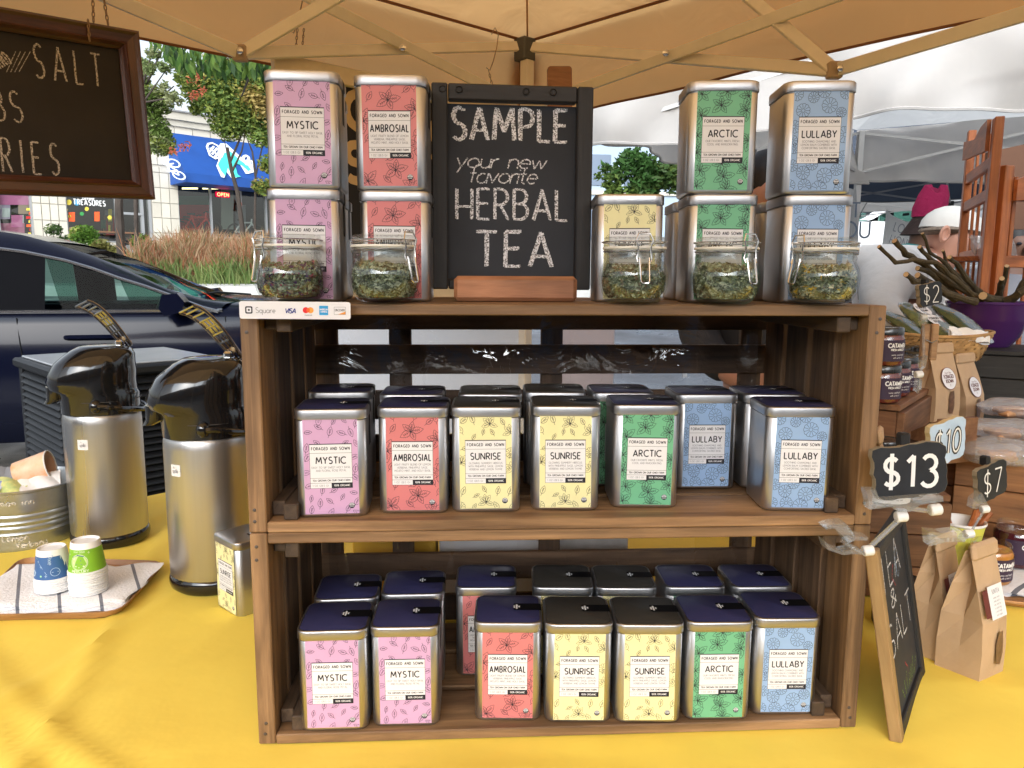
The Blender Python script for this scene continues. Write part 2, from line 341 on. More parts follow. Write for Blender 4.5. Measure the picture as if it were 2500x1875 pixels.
def text(mb, s, x, y, h, sw, z=0, al='c', sp=.22, wx=1.0, slant=0, rot=0, jit=0):
    """s is written with cap height h; (x, y) is the middle (al c), left (l) or right (r) of the baseline"""
    tw = sum(glyph(c)[0] * wx + sp for c in s) - sp; ox = {'c': -tw / 2, 'l': 0, 'r': -tw}[al]
    ca, sa = math.cos(rot), math.sin(rot)
    for c in s:
        w, st = glyph(c)
        jy = random.uniform(-jit, jit); js = 1 + random.uniform(-jit, jit)
        for p in st:
            q = []
            for (a, b) in p:
                u = (ox + a * wx + b * slant) * h; v = (b * js + jy) * h
                q.append((x + u * ca - v * sa, y + u * sa + v * ca))
            if jit:
                q2 = []
                for i in range(len(q) - 1):
                    k = 3
                    for j in range(k): q2.append((q[i][0] + (q[i + 1][0] - q[i][0]) * j / k + random.uniform(-1, 1) * sw * .12, q[i][1] + (q[i + 1][1] - q[i][1]) * j / k + random.uniform(-1, 1) * sw * .12))
                q2.append(q[-1]); q = q2
            mb.ribbon(q, sw, z)
        ox += w * wx + sp
    return mb
# ---------------------------------------------------------------- shared materials
M_tin = mat('tin_metal', (.56, .56, .565), .36, 1, var=.05, vs=30, rv=.06)
M_tinlid = mat('tin_lid', (.48, .48, .49), .36, 1, var=.05, vs=25, rv=.06)
M_black = mat('black_plastic', (.008, .008, .009), .12, coat=.5)
M_mblack = mat('matt_black', (.012, .012, .013), .55, var=.3, vs=30)
M_white = mat('white_paint', (.78, .78, .77), .5)
M_paper = mat('white_paper', (.75, .75, .77), .6)
M_ink = mat('ink', (.012, .012, .02), .6)
M_grey = mat('grey_ink', (.30, .30, .33), .6)
M_chrome = mat('chrome', (.75, .74, .72), .12, 1)
M_wire = mat('wire_steel', (.62, .6, .57), .22, 1)
M_crate = wood('crate_wood', (.36, .21, .10), (.135, .072, .032), .6, gs=.75, rand=.3)
M_rail = wood('crate_rail', (.11, .068, .038), (.05, .03, .018), .7)
M_slat = wood('crate_slat', (.20, .115, .06), (.08, .045, .024), .65, rand=.2)

# ---------------------------------------------------------------- yellow table
TZ = .76
A0 = on_z(632, 1820, TZ)                 # crate foot, front left
B0 = on_z(2090, 1778, TZ)
CYAW = math.atan2(B0.y - A0.y, B0.x - A0.x); CW = (B0 - A0).length; CH = .231; CD = .275
def cr(u, v, w=0):                        # point in crate coordinates
    c, s_ = math.cos(CYAW), math.sin(CYAW); return V((A0.x + u * c - v * s_, A0.y + u * s_ + v * c, TZ + w))
def yback(x):
    l = 1.52 + (x + .92) * 1.13; r_ = 2.45 - (x + .1) * .80
    return max(.9, min(l, r_))
def wr(x, y):
    """folds in the cloth"""
    d = V((x - .06, y - .87)); k = 1.0
    if -.31 < x < .42 and .735 < y < 1.06: k = 0
    e = max(-.31 - x, x - .42, .735 - y, y - 1.06, 0); k = min(1, e / .05)
    h = 0
    if x < 0:
        a = x * .62 + y * .78; h += .008 * math.exp(-((a - .22 - .035 * math.sin(7 * x)) / .018) ** 2) + .007 * math.exp(-((a - .31 - .03 * math.sin(5 * x + 1)) / .016) ** 2) + .007 * math.exp(-((a - .15 - .03 * math.sin(9 * y)) / .012) ** 2)
        h += .007 * math.exp(-((x + .46 + .25 * (y - .6)) / .014) ** 2) + .006 * math.exp(-((x + .62 - .2 * (y - .6)) / .015) ** 2)
    n = noise.noise(V((x * 3.2, y * 5.5, 1.3))); n2 = noise.noise(V((x * 9, y * 12, 4.3)))
    h += .007 * max(0, n) + .0010 * n2 + .006 * max(0, 1 - abs(noise.noise(V((x * 2.3 + y * 1.2, y * 3 - x, 7))) * 6)) * .6
    return h * k
tb = MB()
NX, NY = 300, 190
def tcl(i, j):
    x = -1.7 + 3.6 * i; yb = yback(x)
    if j < .9:
        t = j / .9; y = .28 + (yb - .28) * t; return (x, y, TZ + wr(x, y) - .0004)
    t = (j - .9) / .1; f = .02 * math.sin(x * 38) * t
    return (x - .03 * t * (1 if x > -.1 else -1) * 0 + f, yb + .012 * min(1, t * 4) + f, TZ - .5 * t * t - .004 * min(1, t * 6))
tb.grid(tcl, NX, NY)
M_cloth = mat('yellow_cloth', (.85, .65, .11), .75, var=.10, vs=2.2, bump=.20, bs=12, spec=.2)
tag(tb.build('tablecloth', M_cloth), 'yellow cloth spread over the whole display table', 'tablecloth')
tt = thing('folding_table', 'folding table wholly covered by the yellow cloth', 'table', (0, 0, 0))
g = MB()
g.prism([(-1.6, .3), (1.7, .3), (1.7, .85), (1.5, 1.12), (-.08, 2.38), (-.9, 1.5), (-1.5, .84)], TZ - .035, TZ - .008); g.build('tabletop', M_white, tt)
for x, y in ((-1.45, .4), (1.5, .4), (-.1, 2.2), (-.85, 1.4), (1.3, 1.1)):
    MB().tube([(x, y, 0), (x, y, TZ - .036)], .014, 8).build('leg', mat('table_leg', (.3, .3, .3), .4, 1), tt)

# ---------------------------------------------------------------- the two crates
def board(parent, L_, w, t, mw, m_=M_crate, name='slat', c=.0012):
    """board L_ long (x), w wide (y), t thick (z), centred"""
    return MB().box(-L_ / 2, L_ / 2, -w / 2, w / 2, -t / 2, t / 2, c).build(name, m_, parent, mw)
CV = Matrix(((1, 0, 0), (0, 1, 0), (0, 0, 1))).to_4x4()
def crate(z0, label):
    c = thing('wooden_crate', label, 'crate', (A0.x, A0.y, z0), CYAW, 'stained crates stacked on their sides')
    P = .0175; bt = .011
    vert = lambda x, y, z: frame((x, y, z), (0, 0, 1), (0, 1, 0))
    for s_ in (0, 1):
        x = P / 2 if not s_ else CW - P / 2
        for k, (y0, wd) in enumerate(((0, .056), (.070, .056), (.140, .058), (.212, .056))):
            board(c, CH - .0006, wd, P, vert(x, y0 + wd / 2 + .0003, CH / 2), M_crate if k == 0 else M_slat, 'side_slat')
        for zz in (bt + .0085, CH - bt - .0085):
            xr = P + .0008 + .007 if not s_ else CW - P - .0008 - .007
            board(c, CD - .045, .014, .015, frame((xr, .018 + (CD - .04) / 2, zz), (0, 1, 0), (-1, 0, 0)), M_rail, 'rail')
            xr += .0152 * (1 if not s_ else -1)
            board(c, CD - .03, .0145, .0165, frame((xr, .006 + (CD - .03) / 2, zz - (.0005 if zz > .1 else 0)), (0, 1, 0), (-1, 0, 0)), M_rail, 'rail')
    for zz, nm in ((bt / 2, 'floor_board'), (CH - bt / 2, 'top_board')):
        for k, (y0, wd) in enumerate(((0, .078), (.090, .078), (.180, .078))):
            board(c, CW - 2 * P - .001, wd, bt, T((CW / 2, y0 + wd / 2, zz - (.0012 * k if nm == 'floor_board' else 0))), M_crate, nm)
    for z1, z2 in ((.004, .042), (.064, .1035), (.1262, .166), (.1865, .2275)):
        board(c, CW - .004, z2 - z1, .009, frame((CW / 2, CD + .0052, (z1 + z2) / 2), (1, 0, 0), (0, 0, 1)), M_slat, 'back_slat')
    for x in (.0285, .128, CW - .31, CW - .03):
        board(c, CH - .01, .03, .012, vert(x, CD + .0165, CH / 2) @ RX(math.pi / 2), M_slat, 'back_batten')
    for x in (.06, CW - .06):
        g = MB(); g.lathe([(.0028, 0), (.0026, .0012), (.001, .0016)], 10); g.build('screw_head', M_chrome, c, frame((x, .035, CH - bt - .0003), (1, 0, 0), (0, -1, 0)))
    ME_nail = MB().lathe([(.0019, 0), (.0017, .0005), (.0006, .0008)], 8).mesh('nail_head', mat('nail', (.12, .10, .09), .5, .7))
    for x in (P / 2 - .001, CW - P / 2 + .001):
        for z in (.012, CH - .014, .024, CH - .028): link('nail_head', ME_nail, c, T((x + random.uniform(-.002, .002), .0002, z)) @ RX(math.pi / 2))
    # clear plastic liner leaning just inside the back
    g = MB(); g.grid(lambda i, j: (.03 + (CW - .06) * i, CD - .006 - .010 * math.sin(3.1 * j) * (1 + .5 * math.sin(17 * i + 3 * j)) - .004 * math.sin(31 * i), .013 + (CH - .03) * j), 60, 16)
    g.build('plastic_liner', clear('liner_film', (.88, .88, .90), .10, .015, .22, 16), c)
    return c
CZ2 = TZ + CH + .001
crate(TZ + .0005, 'lower brown wooden crate standing on the yellow cloth')
crate(CZ2, 'upper brown wooden crate carrying chalkboard and clamp jars')
ZF1, ZF2, ZT = TZ + .0125, CZ2 + .0122, CZ2 + CH + .0006     # where tins stand

# ---------------------------------------------------------------- tea tins
TW, TH = .0715, .1125
def rr(w, d, r, z, n=4):
    out = []
    for (sx, sy, a0) in ((1, 1, 0), (-1, 1, 90), (-1, -1, 180), (1, -1, 270)):
        for i in range(n + 1):
            a = R(a0 + 90 * i / n); out.append((sx * (w / 2 - r) + r * math.cos(a), sy * (d / 2 - r) + r * math.sin(a), z))
    return out
b = MB(); h = TW
b.loft([rr(h - .004, h - .004, .0085, 0), rr(h - .001, h - .001, .010, .0012), rr(h, h, .0105, .003), rr(h, h, .0105, TH - .0125), rr(h - .001, h - .001, .010, TH - .0118), rr(h - .003, h - .003, .009, TH - .0115), rr(h - .003, h - .003, .009, TH - .006)])
ME_body = b.mesh('tin_body', M_tin)
b = MB(); h = TW + .0022
b.loft([rr(h - .0035, h - .0035, .0095, TH - .0108), rr(h - .0004, h - .0004, .0112, TH - .0106), rr(h, h, .0115, TH - .010), rr(h, h, .0115, TH - .0022), rr(h - .0006, h - .0006, .0115, TH - .0012), rr(h - .002, h - .002, .0115, TH - .0004), rr(h - .0042, h - .0042, .0105, TH), rr(h - .0052, h - .0052, .010, TH - .0004)], caps=(True, False))
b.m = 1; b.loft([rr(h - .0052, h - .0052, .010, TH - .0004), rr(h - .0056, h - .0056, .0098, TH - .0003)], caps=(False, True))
ME_lid = b.mesh('tin_lid', [M_tinlid, mat('lid_reflection_navy', (.034, .034, .095), .34, spec=.6)], 60); ME_lid2 = b.mesh('tin_lid_dark', [M_tinlid, mat('lid_reflection_dark', (.040, .037, .032), .36, spec=.6)], 60); ME_lid3 = b.mesh('tin_lid_plain', [M_tinlid, M_tinlid], 60)  # navy and dark tops put reflections in the plain metal lids into the colour
# black seal running from the middle of the lid over its right edge and down the side
b = MB(); sx = TW / 2 + .0011
hw = .0085; y0 = .004
b.m = 0
b.add([(.006, y0 - hw + .001, TH + .0001), (.007, y0 - hw, TH + .0001), (sx - .003, y0 - hw, TH + .0001), (sx - .003, y0 + hw, TH + .0001), (.007, y0 + hw, TH + .0001), (.006, y0 + hw - .001, TH + .0001)], [(0, 1, 2, 3, 4, 5)])
pr = [(sx - .003, TH + .0001), (sx - .0012, TH - .0001), (sx - .0001, TH - .0010), (sx + .0002, TH - .0024), (sx + .0002, TH - .0100), (sx - .0002, TH - .0112), (TW / 2 + .0002, TH - .0128), (TW / 2 + .0002, TH - .045)]
b.loft([[(x, y0 - hw, z), (x, y0 + hw, z)] for x, z in pr], False, smooth=False)
b.m = 1; b.M = frame((0, 0, TH + .00022), (0, -1, 0), (1, 0, 0)) @ T((-y0, .0095, 0)) 
for k, s_ in enumerate(('TINY', 'HERBARIUM', 'SOWN')): text(b, s_, 0, .0078 - k * .0026 - .006, .0017, .0005)
ME_seal = b.mesh('lid_seal', [mat('seal_black', (.003, .003, .004), .5, spec=.25), mat('seal_print', (.8, .8, .8), .6)])

def leafp(mb, x, y, a, s, w, clip, serr=0):
    ca, sa = math.cos(a), math.sin(a)
    tr = lambda p: (x + (p[0] * ca - p[1] * sa) * s, y + (p[0] * sa + p[1] * ca) * s)
    for sg in (1, -1):
        n = 14; pts = []
        for i in range(n + 1):
            t = i / n; r_ = .26 * math.sin(math.pi * t ** .8) ** .9 * sg
            if serr and 0 < i < n: r_ *= 1 + serr * (1 if i % 2 else -1)
            pts.append(tr((t, r_)))
        mb.ribbon(pts, w, 0, clip)
    mb.ribbon([tr((-.25, .02)), tr((0, 0)), tr((.7, 0))], w, 0, clip)
    for t in (.3, .45, .6):
        for sg in (1, -1): mb.ribbon([tr((t, 0)), tr((t + .1, .10 * sg))], w * .9, 0, clip)
def mint(mb, x, y, a, s, w, clip):
    for k, (da, q) in enumerate(((0, 1), (70, .8), (130, .85), (200, 1), (285, .8))): leafp(mb, x, y, a + R(da), s * q * .62, w, clip, .14)
def daisy(mb, x, y, s, w, clip):
    n = 11; pts = []
    for i in range(n * 4 + 1):
        t = 2 * math.pi * i / (n * 4); r_ = s * (.46 + .045 * abs(math.sin(t * n / 2))); pts.append((x + r_ * math.cos(t), y + r_ * math.sin(t)))
    mb.ribbon(pts, w, 0, clip)
    mb.ribbon([(x + .13 * s * math.cos(k), y + .13 * s * math.sin(k)) for k in [i * .6283 for i in range(11)]], w, 0, clip)
    for i in range(n):
        t = 2 * math.pi * i / n; mb.ribbon([(x + .17 * s * math.cos(t), y + .17 * s * math.sin(t)), (x + .45 * s * math.cos(t), y + .45 * s * math.sin(t))], w, 0, clip)
def lily(mb, x, y, s, w, clip):
    for k in (60, 100, 140, 200, 340): leafp(mb, x, y, R(k), s * .55, w * .8, clip)
LW, LH = .0545, .0995
KIND = {'mystic': ('MYSTIC', (.60, .36, .56), ['EASY TO SIP SWEET HOLY BASIL', 'AND FLORAL ROSE PETAL']),
 'ambrosial': ('AMBROSIAL', (.64, .20, .20), ['LIGHT FRUITY BLEND OF LEMON', 'VERBENA, PINEAPPLE SAGE,', 'MOJITO MINT, AND HOLY BASIL']),
 'sunrise': ('SUNRISE', (.80, .75, .40), ['GLOWING SUMMERY HIBISCUS', 'WITH PINEAPPLE SAGE, LEMON', 'VERBENA AND LEMON THYME']),
 'arctic': ('ARCTIC', (.16, .46, .26), ['OUR FAVORITE MINTS, FRESH,', 'COOL AND INVIGORATING']),
 'lullaby': ('LULLABY', (.29, .44, .68), ['SOOTHING CHAMOMILE AND', 'LEMON BALM COMBINED WITH', 'COMFORTING SACRED BASIL'])}
def label_mesh(k):
    nm, colr, desc = KIND[k]; b = MB(); e = .00022
    b.M = frame((0, -TW / 2 - e, .0035), (1, 0, 0), (0, 0, 1)) @ T((-LW / 2, 0, 0))
    b.m = 0; b.rect(0, 0, LW, LH, 0)
    b.m = 1; clip = (.0002, .0002, LW - .0002, LH - .0002); w = .00036; rn = random.Random(k)
    b.M = b.M @ T((0, 0, .00006))
    U = lambda u: u * LW
    Z = lambda v: (1 - v) * LH
    if k == 'mystic':
        P = [(.30, .02, 80), (.57, .03, 60), (.76, .02, -50), (.97, .05, 80), (.10, .14, 5), (.28, .085, 150), (.50, .13, 75), (.70, .15, 160), (.88, .15, -70), (.25, .25, 140), (.78, .25, 30), (.06, .30, 80), (.97, .26, 120), (.07, .40, 60), (.94, .40, 20), (.05, .56, 10), (.95, .52, 80), (.95, .62, -40), (.1, .70, 20), (.33, .745, 80), (.55, .75, 30), (.90, .78, 170), (.70, .82, 60), (.12, .83, 80), (.45, .86, 140), (.97, .87, 60), (.28, .88, 85), (.80, .94, 65), (.12, .95, 80), (.48, .985, 60), (.95, .99, 150)]
        for u, v, a in P: s_ = .0085 * (.8 + .4 * rn.random()); leafp(b, U(u) - s_ * .5 * math.cos(R(a)), Z(v) - s_ * .5 * math.sin(R(a)), R(a), s_, w, clip)
    elif k == 'ambrosial':
        for u, v, a in [(.48, .155, 10), (.98, .24, 40), (.02, .36, 70), (.60, .84, 15), (.08, .95, 50), (.9, 1.0, 20), (1.0, .6, 80)]: mint(b, U(u), Z(v), R(a), .021, w, clip)
        for u, v, a in [(.15, .03, 110), (.54, .03, 70), (.77, .08, 40), (.96, .06, 100), (.1, .16, 60), (.06, .56, 60), (.95, .5, 50), (.16, .76, 80), (.45, .74, 30), (.92, .73, 120), (.5, .96, 140), (.97, .83, 60)]: leafp(b, U(u), Z(v), R(a), .0095, w, clip, .1)
    elif k == 'sunrise':
        for u, v in [(.58, .09), (.98, .18), (.03, .5), (1.0, .58), (.5, .93)]: lily(b, U(u), Z(v), .016, w, clip)
        for u, v, a in [(.03, .03, 40), (.28, .03, 110), (.86, .06, 120), (.06, .14, 120), (.25, .22, 60), (.45, .17, 80), (.66, .17, 120), (.05, .32, 20), (.96, .42, 60), (.04, .8, 70), (.5, .78, 120), (.72, .8, 80), (.27, .84, 30), (.94, .8, 70), (.25, .97, 60), (.74, .96, 120), (.97, .97, 60)]: s_ = .006 + .004 * rn.random(); leafp(b, U(u), Z(v) - s_ / 2, R(a), s_, w, clip)
        for u, v in [(.0, .98), (.98, .4)]: daisy(b, U(u), Z(v), .011, w, clip)
    elif k == 'arctic':
        for u, v, a in [(.08, .04, 30), (.55, .015, 0), (.95, .06, 50), (.45, .15, 20), (.92, .20, 70), (.08, .25, 40), (.02, .45, 80), (.98, .5, 60), (.1, .80, 20), (.55, .86, 10), (.95, .78, 80), (.05, .96, 40), (.6, .99, 0), (.03, .62, 0), (.5, .73, 60)]: mint(b, U(u), Z(v), R(a), .019, w, clip)
    else:
        for u, v, s_ in [(.05, .04, .013), (.36, .07, .011), (.55, .01, .013), (.66, .15, .0155), (.18, .2, .014), (.88, .22, .010), (.95, .03, .012), (.03, .36, .013), (.98, .44, .017), (.0, .5, .012), (.05, .58, .010), (.03, .75, .012), (.4, .735, .012), (.24, .82, .0135), (.86, .79, .012), (.64, .85, .0155), (.28, .95, .013), (.55, .98, .016), (.95, .985, .013), (0, .95, .012), (.97, .66, .012)]: daisy(b, U(u), Z(v), s_, w, clip)
    b.M = b.M @ T((0, 0, .0001)); b.m = 1; x0, x1 = U(.11), U(.89); t0, t1 = Z(.26), Z(.728)
    b.rect(x0, t1, x1, t0); b.M = b.M @ T((0, 0, .00005)); b.m = 2; q = .00028
    b.rect(x0 + q, t1 + q, x1 - q, t0 - .0009); b.M = b.M @ T((0, 0, .00005)); b.m = 1
    for v in (.358, .620, .672): b.rect(x0, Z(v) - q / 2, x1, Z(v) + q / 2)
    b.rect(U(.50), t1, x1, Z(.672))
    b.rect(x0, t0 - .0003, x1, t0)
    b.M = b.M @ T((0, 0, .00004))
    def fit(s_, v, h_, sw, wmax, cx=.5, m_=1, sp=.3):
        b.m = m_; tw = (sum(glyph(c)[0] + sp for c in s_) - sp) * h_; wx = 1
        if tw > wmax * LW: h2 = h_; sp2 = sp; wx = (wmax * LW / h_ - sp * (len(s_) - 1)) / max(.01, sum(glyph(c)[0] for c in s_)); wx = max(wx, .4)
        text(b, s_, U(cx), Z(v), h_, sw, 0, 'c', sp, wx)
    fit('FORAGED AND SOWN', .325, .0029, .00055, .70)
    fit(nm, .468, .0068, .00115, .70, sp=.24)
    for i, d_ in enumerate(desc): fit(d_, .518 + .033 * i, .0020, .00032, .73, m_=3, sp=.2)
    fit('TEA GROWN ON OUR OHIO FARM', .654, .0018, .00036, .70, sp=.22)
    fit('1 OZ (28.5 G)', .708, .0019, .0003, .3, .3, 3, .25)
    fit('100% ORGANIC', .708, .0018, .00034, .34, .695, 2, .22)
    # round organic seal
    b.m = 1; cx, cy, r_ = U(.865), Z(.915), .0030; b.disc(cx, cy, r_, 0, 20); b.m = 2
    b.poly([(cx + (r_ - .0004) * math.cos(R(a)), cy + .0001 + (r_ - .0004) * math.sin(R(a))) for a in range(0, 181, 15)], .00003)
    b.m = 1; text(b, 'USDA', cx, cy + .0008, .0011, .0003, .00006); b.m = 2; text(b, 'ORGANIC', cx, cy - .0014, .0008, .00015, .00004, sp=.15)
    return b.mesh('label_' + k, [mat('print_' + k, colr, .45, var=.03, vs=50), M_ink, M_paper, M_grey])
ME_lab = {k: label_mesh(k) for k in KIND}
TINC = {'mystic': 'lilac', 'ambrosial': 'coral red', 'sunrise': 'pale yellow', 'arctic': 'green', 'lullaby': 'light blue'}
GT = 'silver herbal tea tins with coloured labels'
def tin(kind, x, y, z, yaw, label):
    t = thing('tea_tin', label, 'tea tin', (x, y, z), yaw, GT)
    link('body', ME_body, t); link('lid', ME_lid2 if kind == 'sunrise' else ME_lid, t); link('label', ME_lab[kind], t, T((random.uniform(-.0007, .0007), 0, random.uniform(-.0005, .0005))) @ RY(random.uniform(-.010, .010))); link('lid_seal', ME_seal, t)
    return t
h2 = TW / 2
YW = CYAW
# bottom shelf, front row: centre x and the y of the front face
for kd, x, y, dy, lb in (
    ('mystic', -.189, .743, .06, 'lilac labelled tin at the left end of the bottom shelf front row'),
    ('mystic', -.1135, .752, .04, 'lilac labelled tin second from left in the bottom front row'),
    ('ambrosial', -.003, .763, .0, 'coral red labelled tin in the bottom front row right of the gap'),
    ('sunrise', .073, .7605, 0, 'pale yellow labelled tin beside the coral tin on the bottom shelf'),
    ('sunrise', .149, .7605, .0, 'pale yellow labelled tin beside the green tin on the bottom shelf'),
    ('arctic', .225, .767, .02, 'green labelled tin in the bottom front row'),
    ('lullaby', .3015, .777, .02, 'light blue labelled tin at the right end of the bottom shelf')):
    tin(kd, x, y + h2, ZF1, dy, lb)
for kd, x, y, dy, lb in (
    ('mystic', -.1925, .822, .09, 'rear tin behind the leftmost lilac tin, bottom crate'),
    ('mystic', -.1165, .836, .06, 'rear tin behind the second lilac tin, bottom crate'),
    ('ambrosial', -.0305, .856, .02, 'half hidden coral red labelled tin behind the bottom row gap'),
    ('sunrise', .0625, .857, -.01, 'rear tin behind the bottom yellow tin nearest the coral one'),
    ('sunrise', .138, .857, .0, 'rear tin behind the bottom yellow tin nearest the green one'),
    ('arctic', .220, .860, .02, 'rear tin behind the green tin on the bottom shelf'),
    ('lullaby', .301, .862, .03, 'rear tin behind the light blue tin on the bottom shelf')):
    tin(kd, x, y + h2, ZF1, dy, lb)
for kd, x, y, dy, lb in (
    ('mystic', -.1875, .753, .10, 'lilac labelled tin at the left end of the middle shelf'),
    ('ambrosial', -.104, .7665, .04, 'coral red labelled tin on the middle shelf'),
    ('sunrise', -.0275, .7715, .02, 'left pale yellow labelled tin on the middle shelf'),
    ('sunrise', .0570, .779, .0, 'right pale yellow labelled tin on the middle shelf beside the green one'),
    ('arctic', .1435, .7895, .0, 'green labelled tin on the middle shelf with its left side showing'),
    ('lullaby', .2265, .865, .03, 'set back light blue tin between green and blue on the middle shelf'),
    ('lullaby', .3045, .780, -.02, 'front light blue labelled tin at the right end of the middle shelf')):
    tin(kd, x, y + h2, ZF2, dy, lb)
for kd, x, y, dy, lb in (
    ('mystic', -.204, .868, .10, 'rear tin behind the lilac tin on the middle shelf'),
    ('ambrosial', -.1165, .853, .04, 'rear tin behind the coral tin on the middle shelf'),
    ('sunrise', -.026, .860, .02, 'rear tin behind the left yellow tin on the middle shelf'),
    ('sunrise', .0505, .876, .0, 'rear tin behind the right yellow tin on the middle shelf'),
    ('arctic', .130, .874, .02, 'rear tin behind the green tin on the middle shelf'),
    ('lullaby', .3065, .868, .0, 'rear tin behind the front blue tin on the middle shelf')):
    tin(kd, x, y + h2, ZF2, dy, lb)
ZT2 = ZT + TH + .0004
def topx(px, Y): return at(px, 600, Y).x
for kd, px, y, dy, lv, lb in (
    ('mystic', 733, .775, .12, 0, 'lilac labelled tin behind the leftmost jar, under another tin'),
    ('mystic', 738, .775, .10, 1, 'lilac labelled tin on top of the left front stack'),
    ('ambrosial', 960, .790, .05, 0, 'coral red labelled tin behind the second jar, under another tin'),
    ('ambrosial', 955, .790, .02, 1, 'coral red labelled tin on top of its stack beside the chalkboard'),
    ('sunrise', 1539, .812, -.03, 0, 'single pale yellow labelled tin standing on top of the upper crate'),
    ('arctic', 1766, .808, -.03, 0, 'green labelled tin behind a jar, carrying another green tin'),
    ('arctic', 1758, .806, -.05, 1, 'green labelled tin on top of its stack right of the chalkboard'),
    ('lullaby', 1998, .808, -.03, 0, 'light blue labelled tin behind the rightmost jar, under another tin'),
    ('lullaby', 1990, .806, -.06, 1, 'light blue labelled tin on top of the rightmost stack')):
    tin(kd, topx(px, y), y + h2, ZT if not lv else ZT2, dy, lb)
for kd, px, y, dy, lv, lb in (
    ('mystic', 757, .860, .08, 0, 'lower rear tin behind the left lilac stack'),
    ('mystic', 752, .858, .10, 1, 'upper rear tin behind the left lilac stack'),
    ('ambrosial', 968, .868, .03, 0, 'rear tin behind the coral stack beside the chalkboard'),
    ('arctic', 1722, .890, -.02, 0, 'rear tin behind the lower green tin on top of the crate'),
    ('lullaby', 1936, .888, -.03, 0, 'rear tin behind the lower light blue tin on top of the crate')):
    tin(kd, topx(px, y), y + h2, ZT if not lv else ZT2, dy, lb)
p = on_z(560, 1462, TZ)
tl = tin('sunrise', .01, .01, TZ + .0006, 0, 'single pale yellow tin on the yellow cloth left of the crates')
# its front corner seen at (603, 1505); turned so that label and right side both show
q = on_z(603, 1512, TZ); ya = -.75
[c_ for c_ in tl.children if c_.name.startswith('lid') and 'seal' not in c_.name][0].data = ME_lid3
tl.location = (q.x - .012, q.y + .048, TZ + .001); tl.rotation_euler = (0, 0, ya)

# ---------------------------------------------------------------- jars of loose tea
M_glass = clear('jar_glass', (.97, .985, .98), .035, .02, ge=.30)
M_gasket = mat('rubber_gasket', (.78, .77, .72), .5)
JR = .0405
prof = [(.0005, .0), (.026, .0), (.032, .003), (.0375, .012), (.0400, .022), (.0405, .031), (.0385, .041), (.0352, .0475), (.0345, .0495), (.0358, .0515), (.0358, .0535), (.0345, .055), (.0345, .062),
        (.0315, .062), (.0315, .050), (.0335, .046), (.0365, .040), (.0382, .031), (.0376, .022), (.035, .0125), (.030, .0065), (.024, .0052), (.0005, .0050)]
b = MB(); b.lathe(prof, 40); ME_jar = b.mesh('jar_body', M_glass)
b = MB(); b.lathe([(.0005, .0648), (.0355, .0648), (.0362, .0658), (.0362, .0680), (.0355, .0690), (.0345, .0694), (.0345, .0708), (.0352, .0716), (.0352, .0745), (.0340, .0758), (.030, .0758), (.029, .0748), (.0005, .0748)], 40); ME_jlid = b.mesh('glass_lid', M_glass)
b = MB(); b.lathe([(.0322, .0622), (.0368, .0622), (.0372, .0634), (.0368, .0646), (.0322, .0646), (.0322, .0622)], 40, caps=(False, False)); ME_gask = b.mesh('gasket', M_gasket)
# wire bail: two bands, rear hinge loop, front clamp and hanging lever (clamp towards -y)
def circ(r_, z, n=36): return [(r_ * math.cos(2 * math.pi * i / n), r_ * math.sin(2 * math.pi * i / n), z) for i in range(n)]
b = MB()
b.tube(circ(.0357, .0595), .0009, 6, True); b.tube(circ(.0373, .0700), .0009, 6, True)
b.build_list = None
yy = -.0375
b.tube([(-.0085, yy + .004, .0700), (-.0095, yy - .004, .0705), (-.0065, yy - .002, .0782), (.0065, yy - .002, .0782), (.0095, yy - .004, .0705), (.0070, yy - .004, .062), (.0085, yy - .003, .052), (.0075, yy - .005, .0465)], .0010, 6)
b.tube([(-.0095, yy - .004, .0705), (-.0070, yy - .004, .062), (-.0085, yy - .003, .052), (-.0075, yy - .005, .0465)], .0010, 6)
b.tube([(-.0075, yy + .002, .0595), (-.0075, yy - .003, .0595), (.0075, yy - .003, .0595), (.0075, yy + .002, .0595)], .0011, 6)
b.tube([(-.0085, yy - .003, .050), (-.0055, yy - .0045, .0515), (-.0048, yy - .0105, .0255), (-.003, yy - .011, .0235), (.003, yy - .011, .0235), (.0048, yy - .0105, .0255), (.0055, yy - .0045, .0515), (.0085, yy - .003, .050)], .0011, 6)
b.tube([(-.0075, -yy - .002, .0595), (-.0085, -yy + .007, .058), (-.0085, -yy + .008, .069), (-.0075, -yy, .0705)], .001, 6); b.tube([(.0075, -yy - .002, .0595), (.0085, -yy + .007, .058), (.0085, -yy + .008, .069), (.0075, -yy, .0705)], .001, 6)
b.tube([(-.0085, -yy + .007, .058), (.0085, -yy + .007, .058)], .001, 6); b.tube([(-.0085, -yy + .008, .069), (.0085, -yy + .008, .069)], .001, 6)
ME_wire = b.mesh('wire_clamp', M_wire)
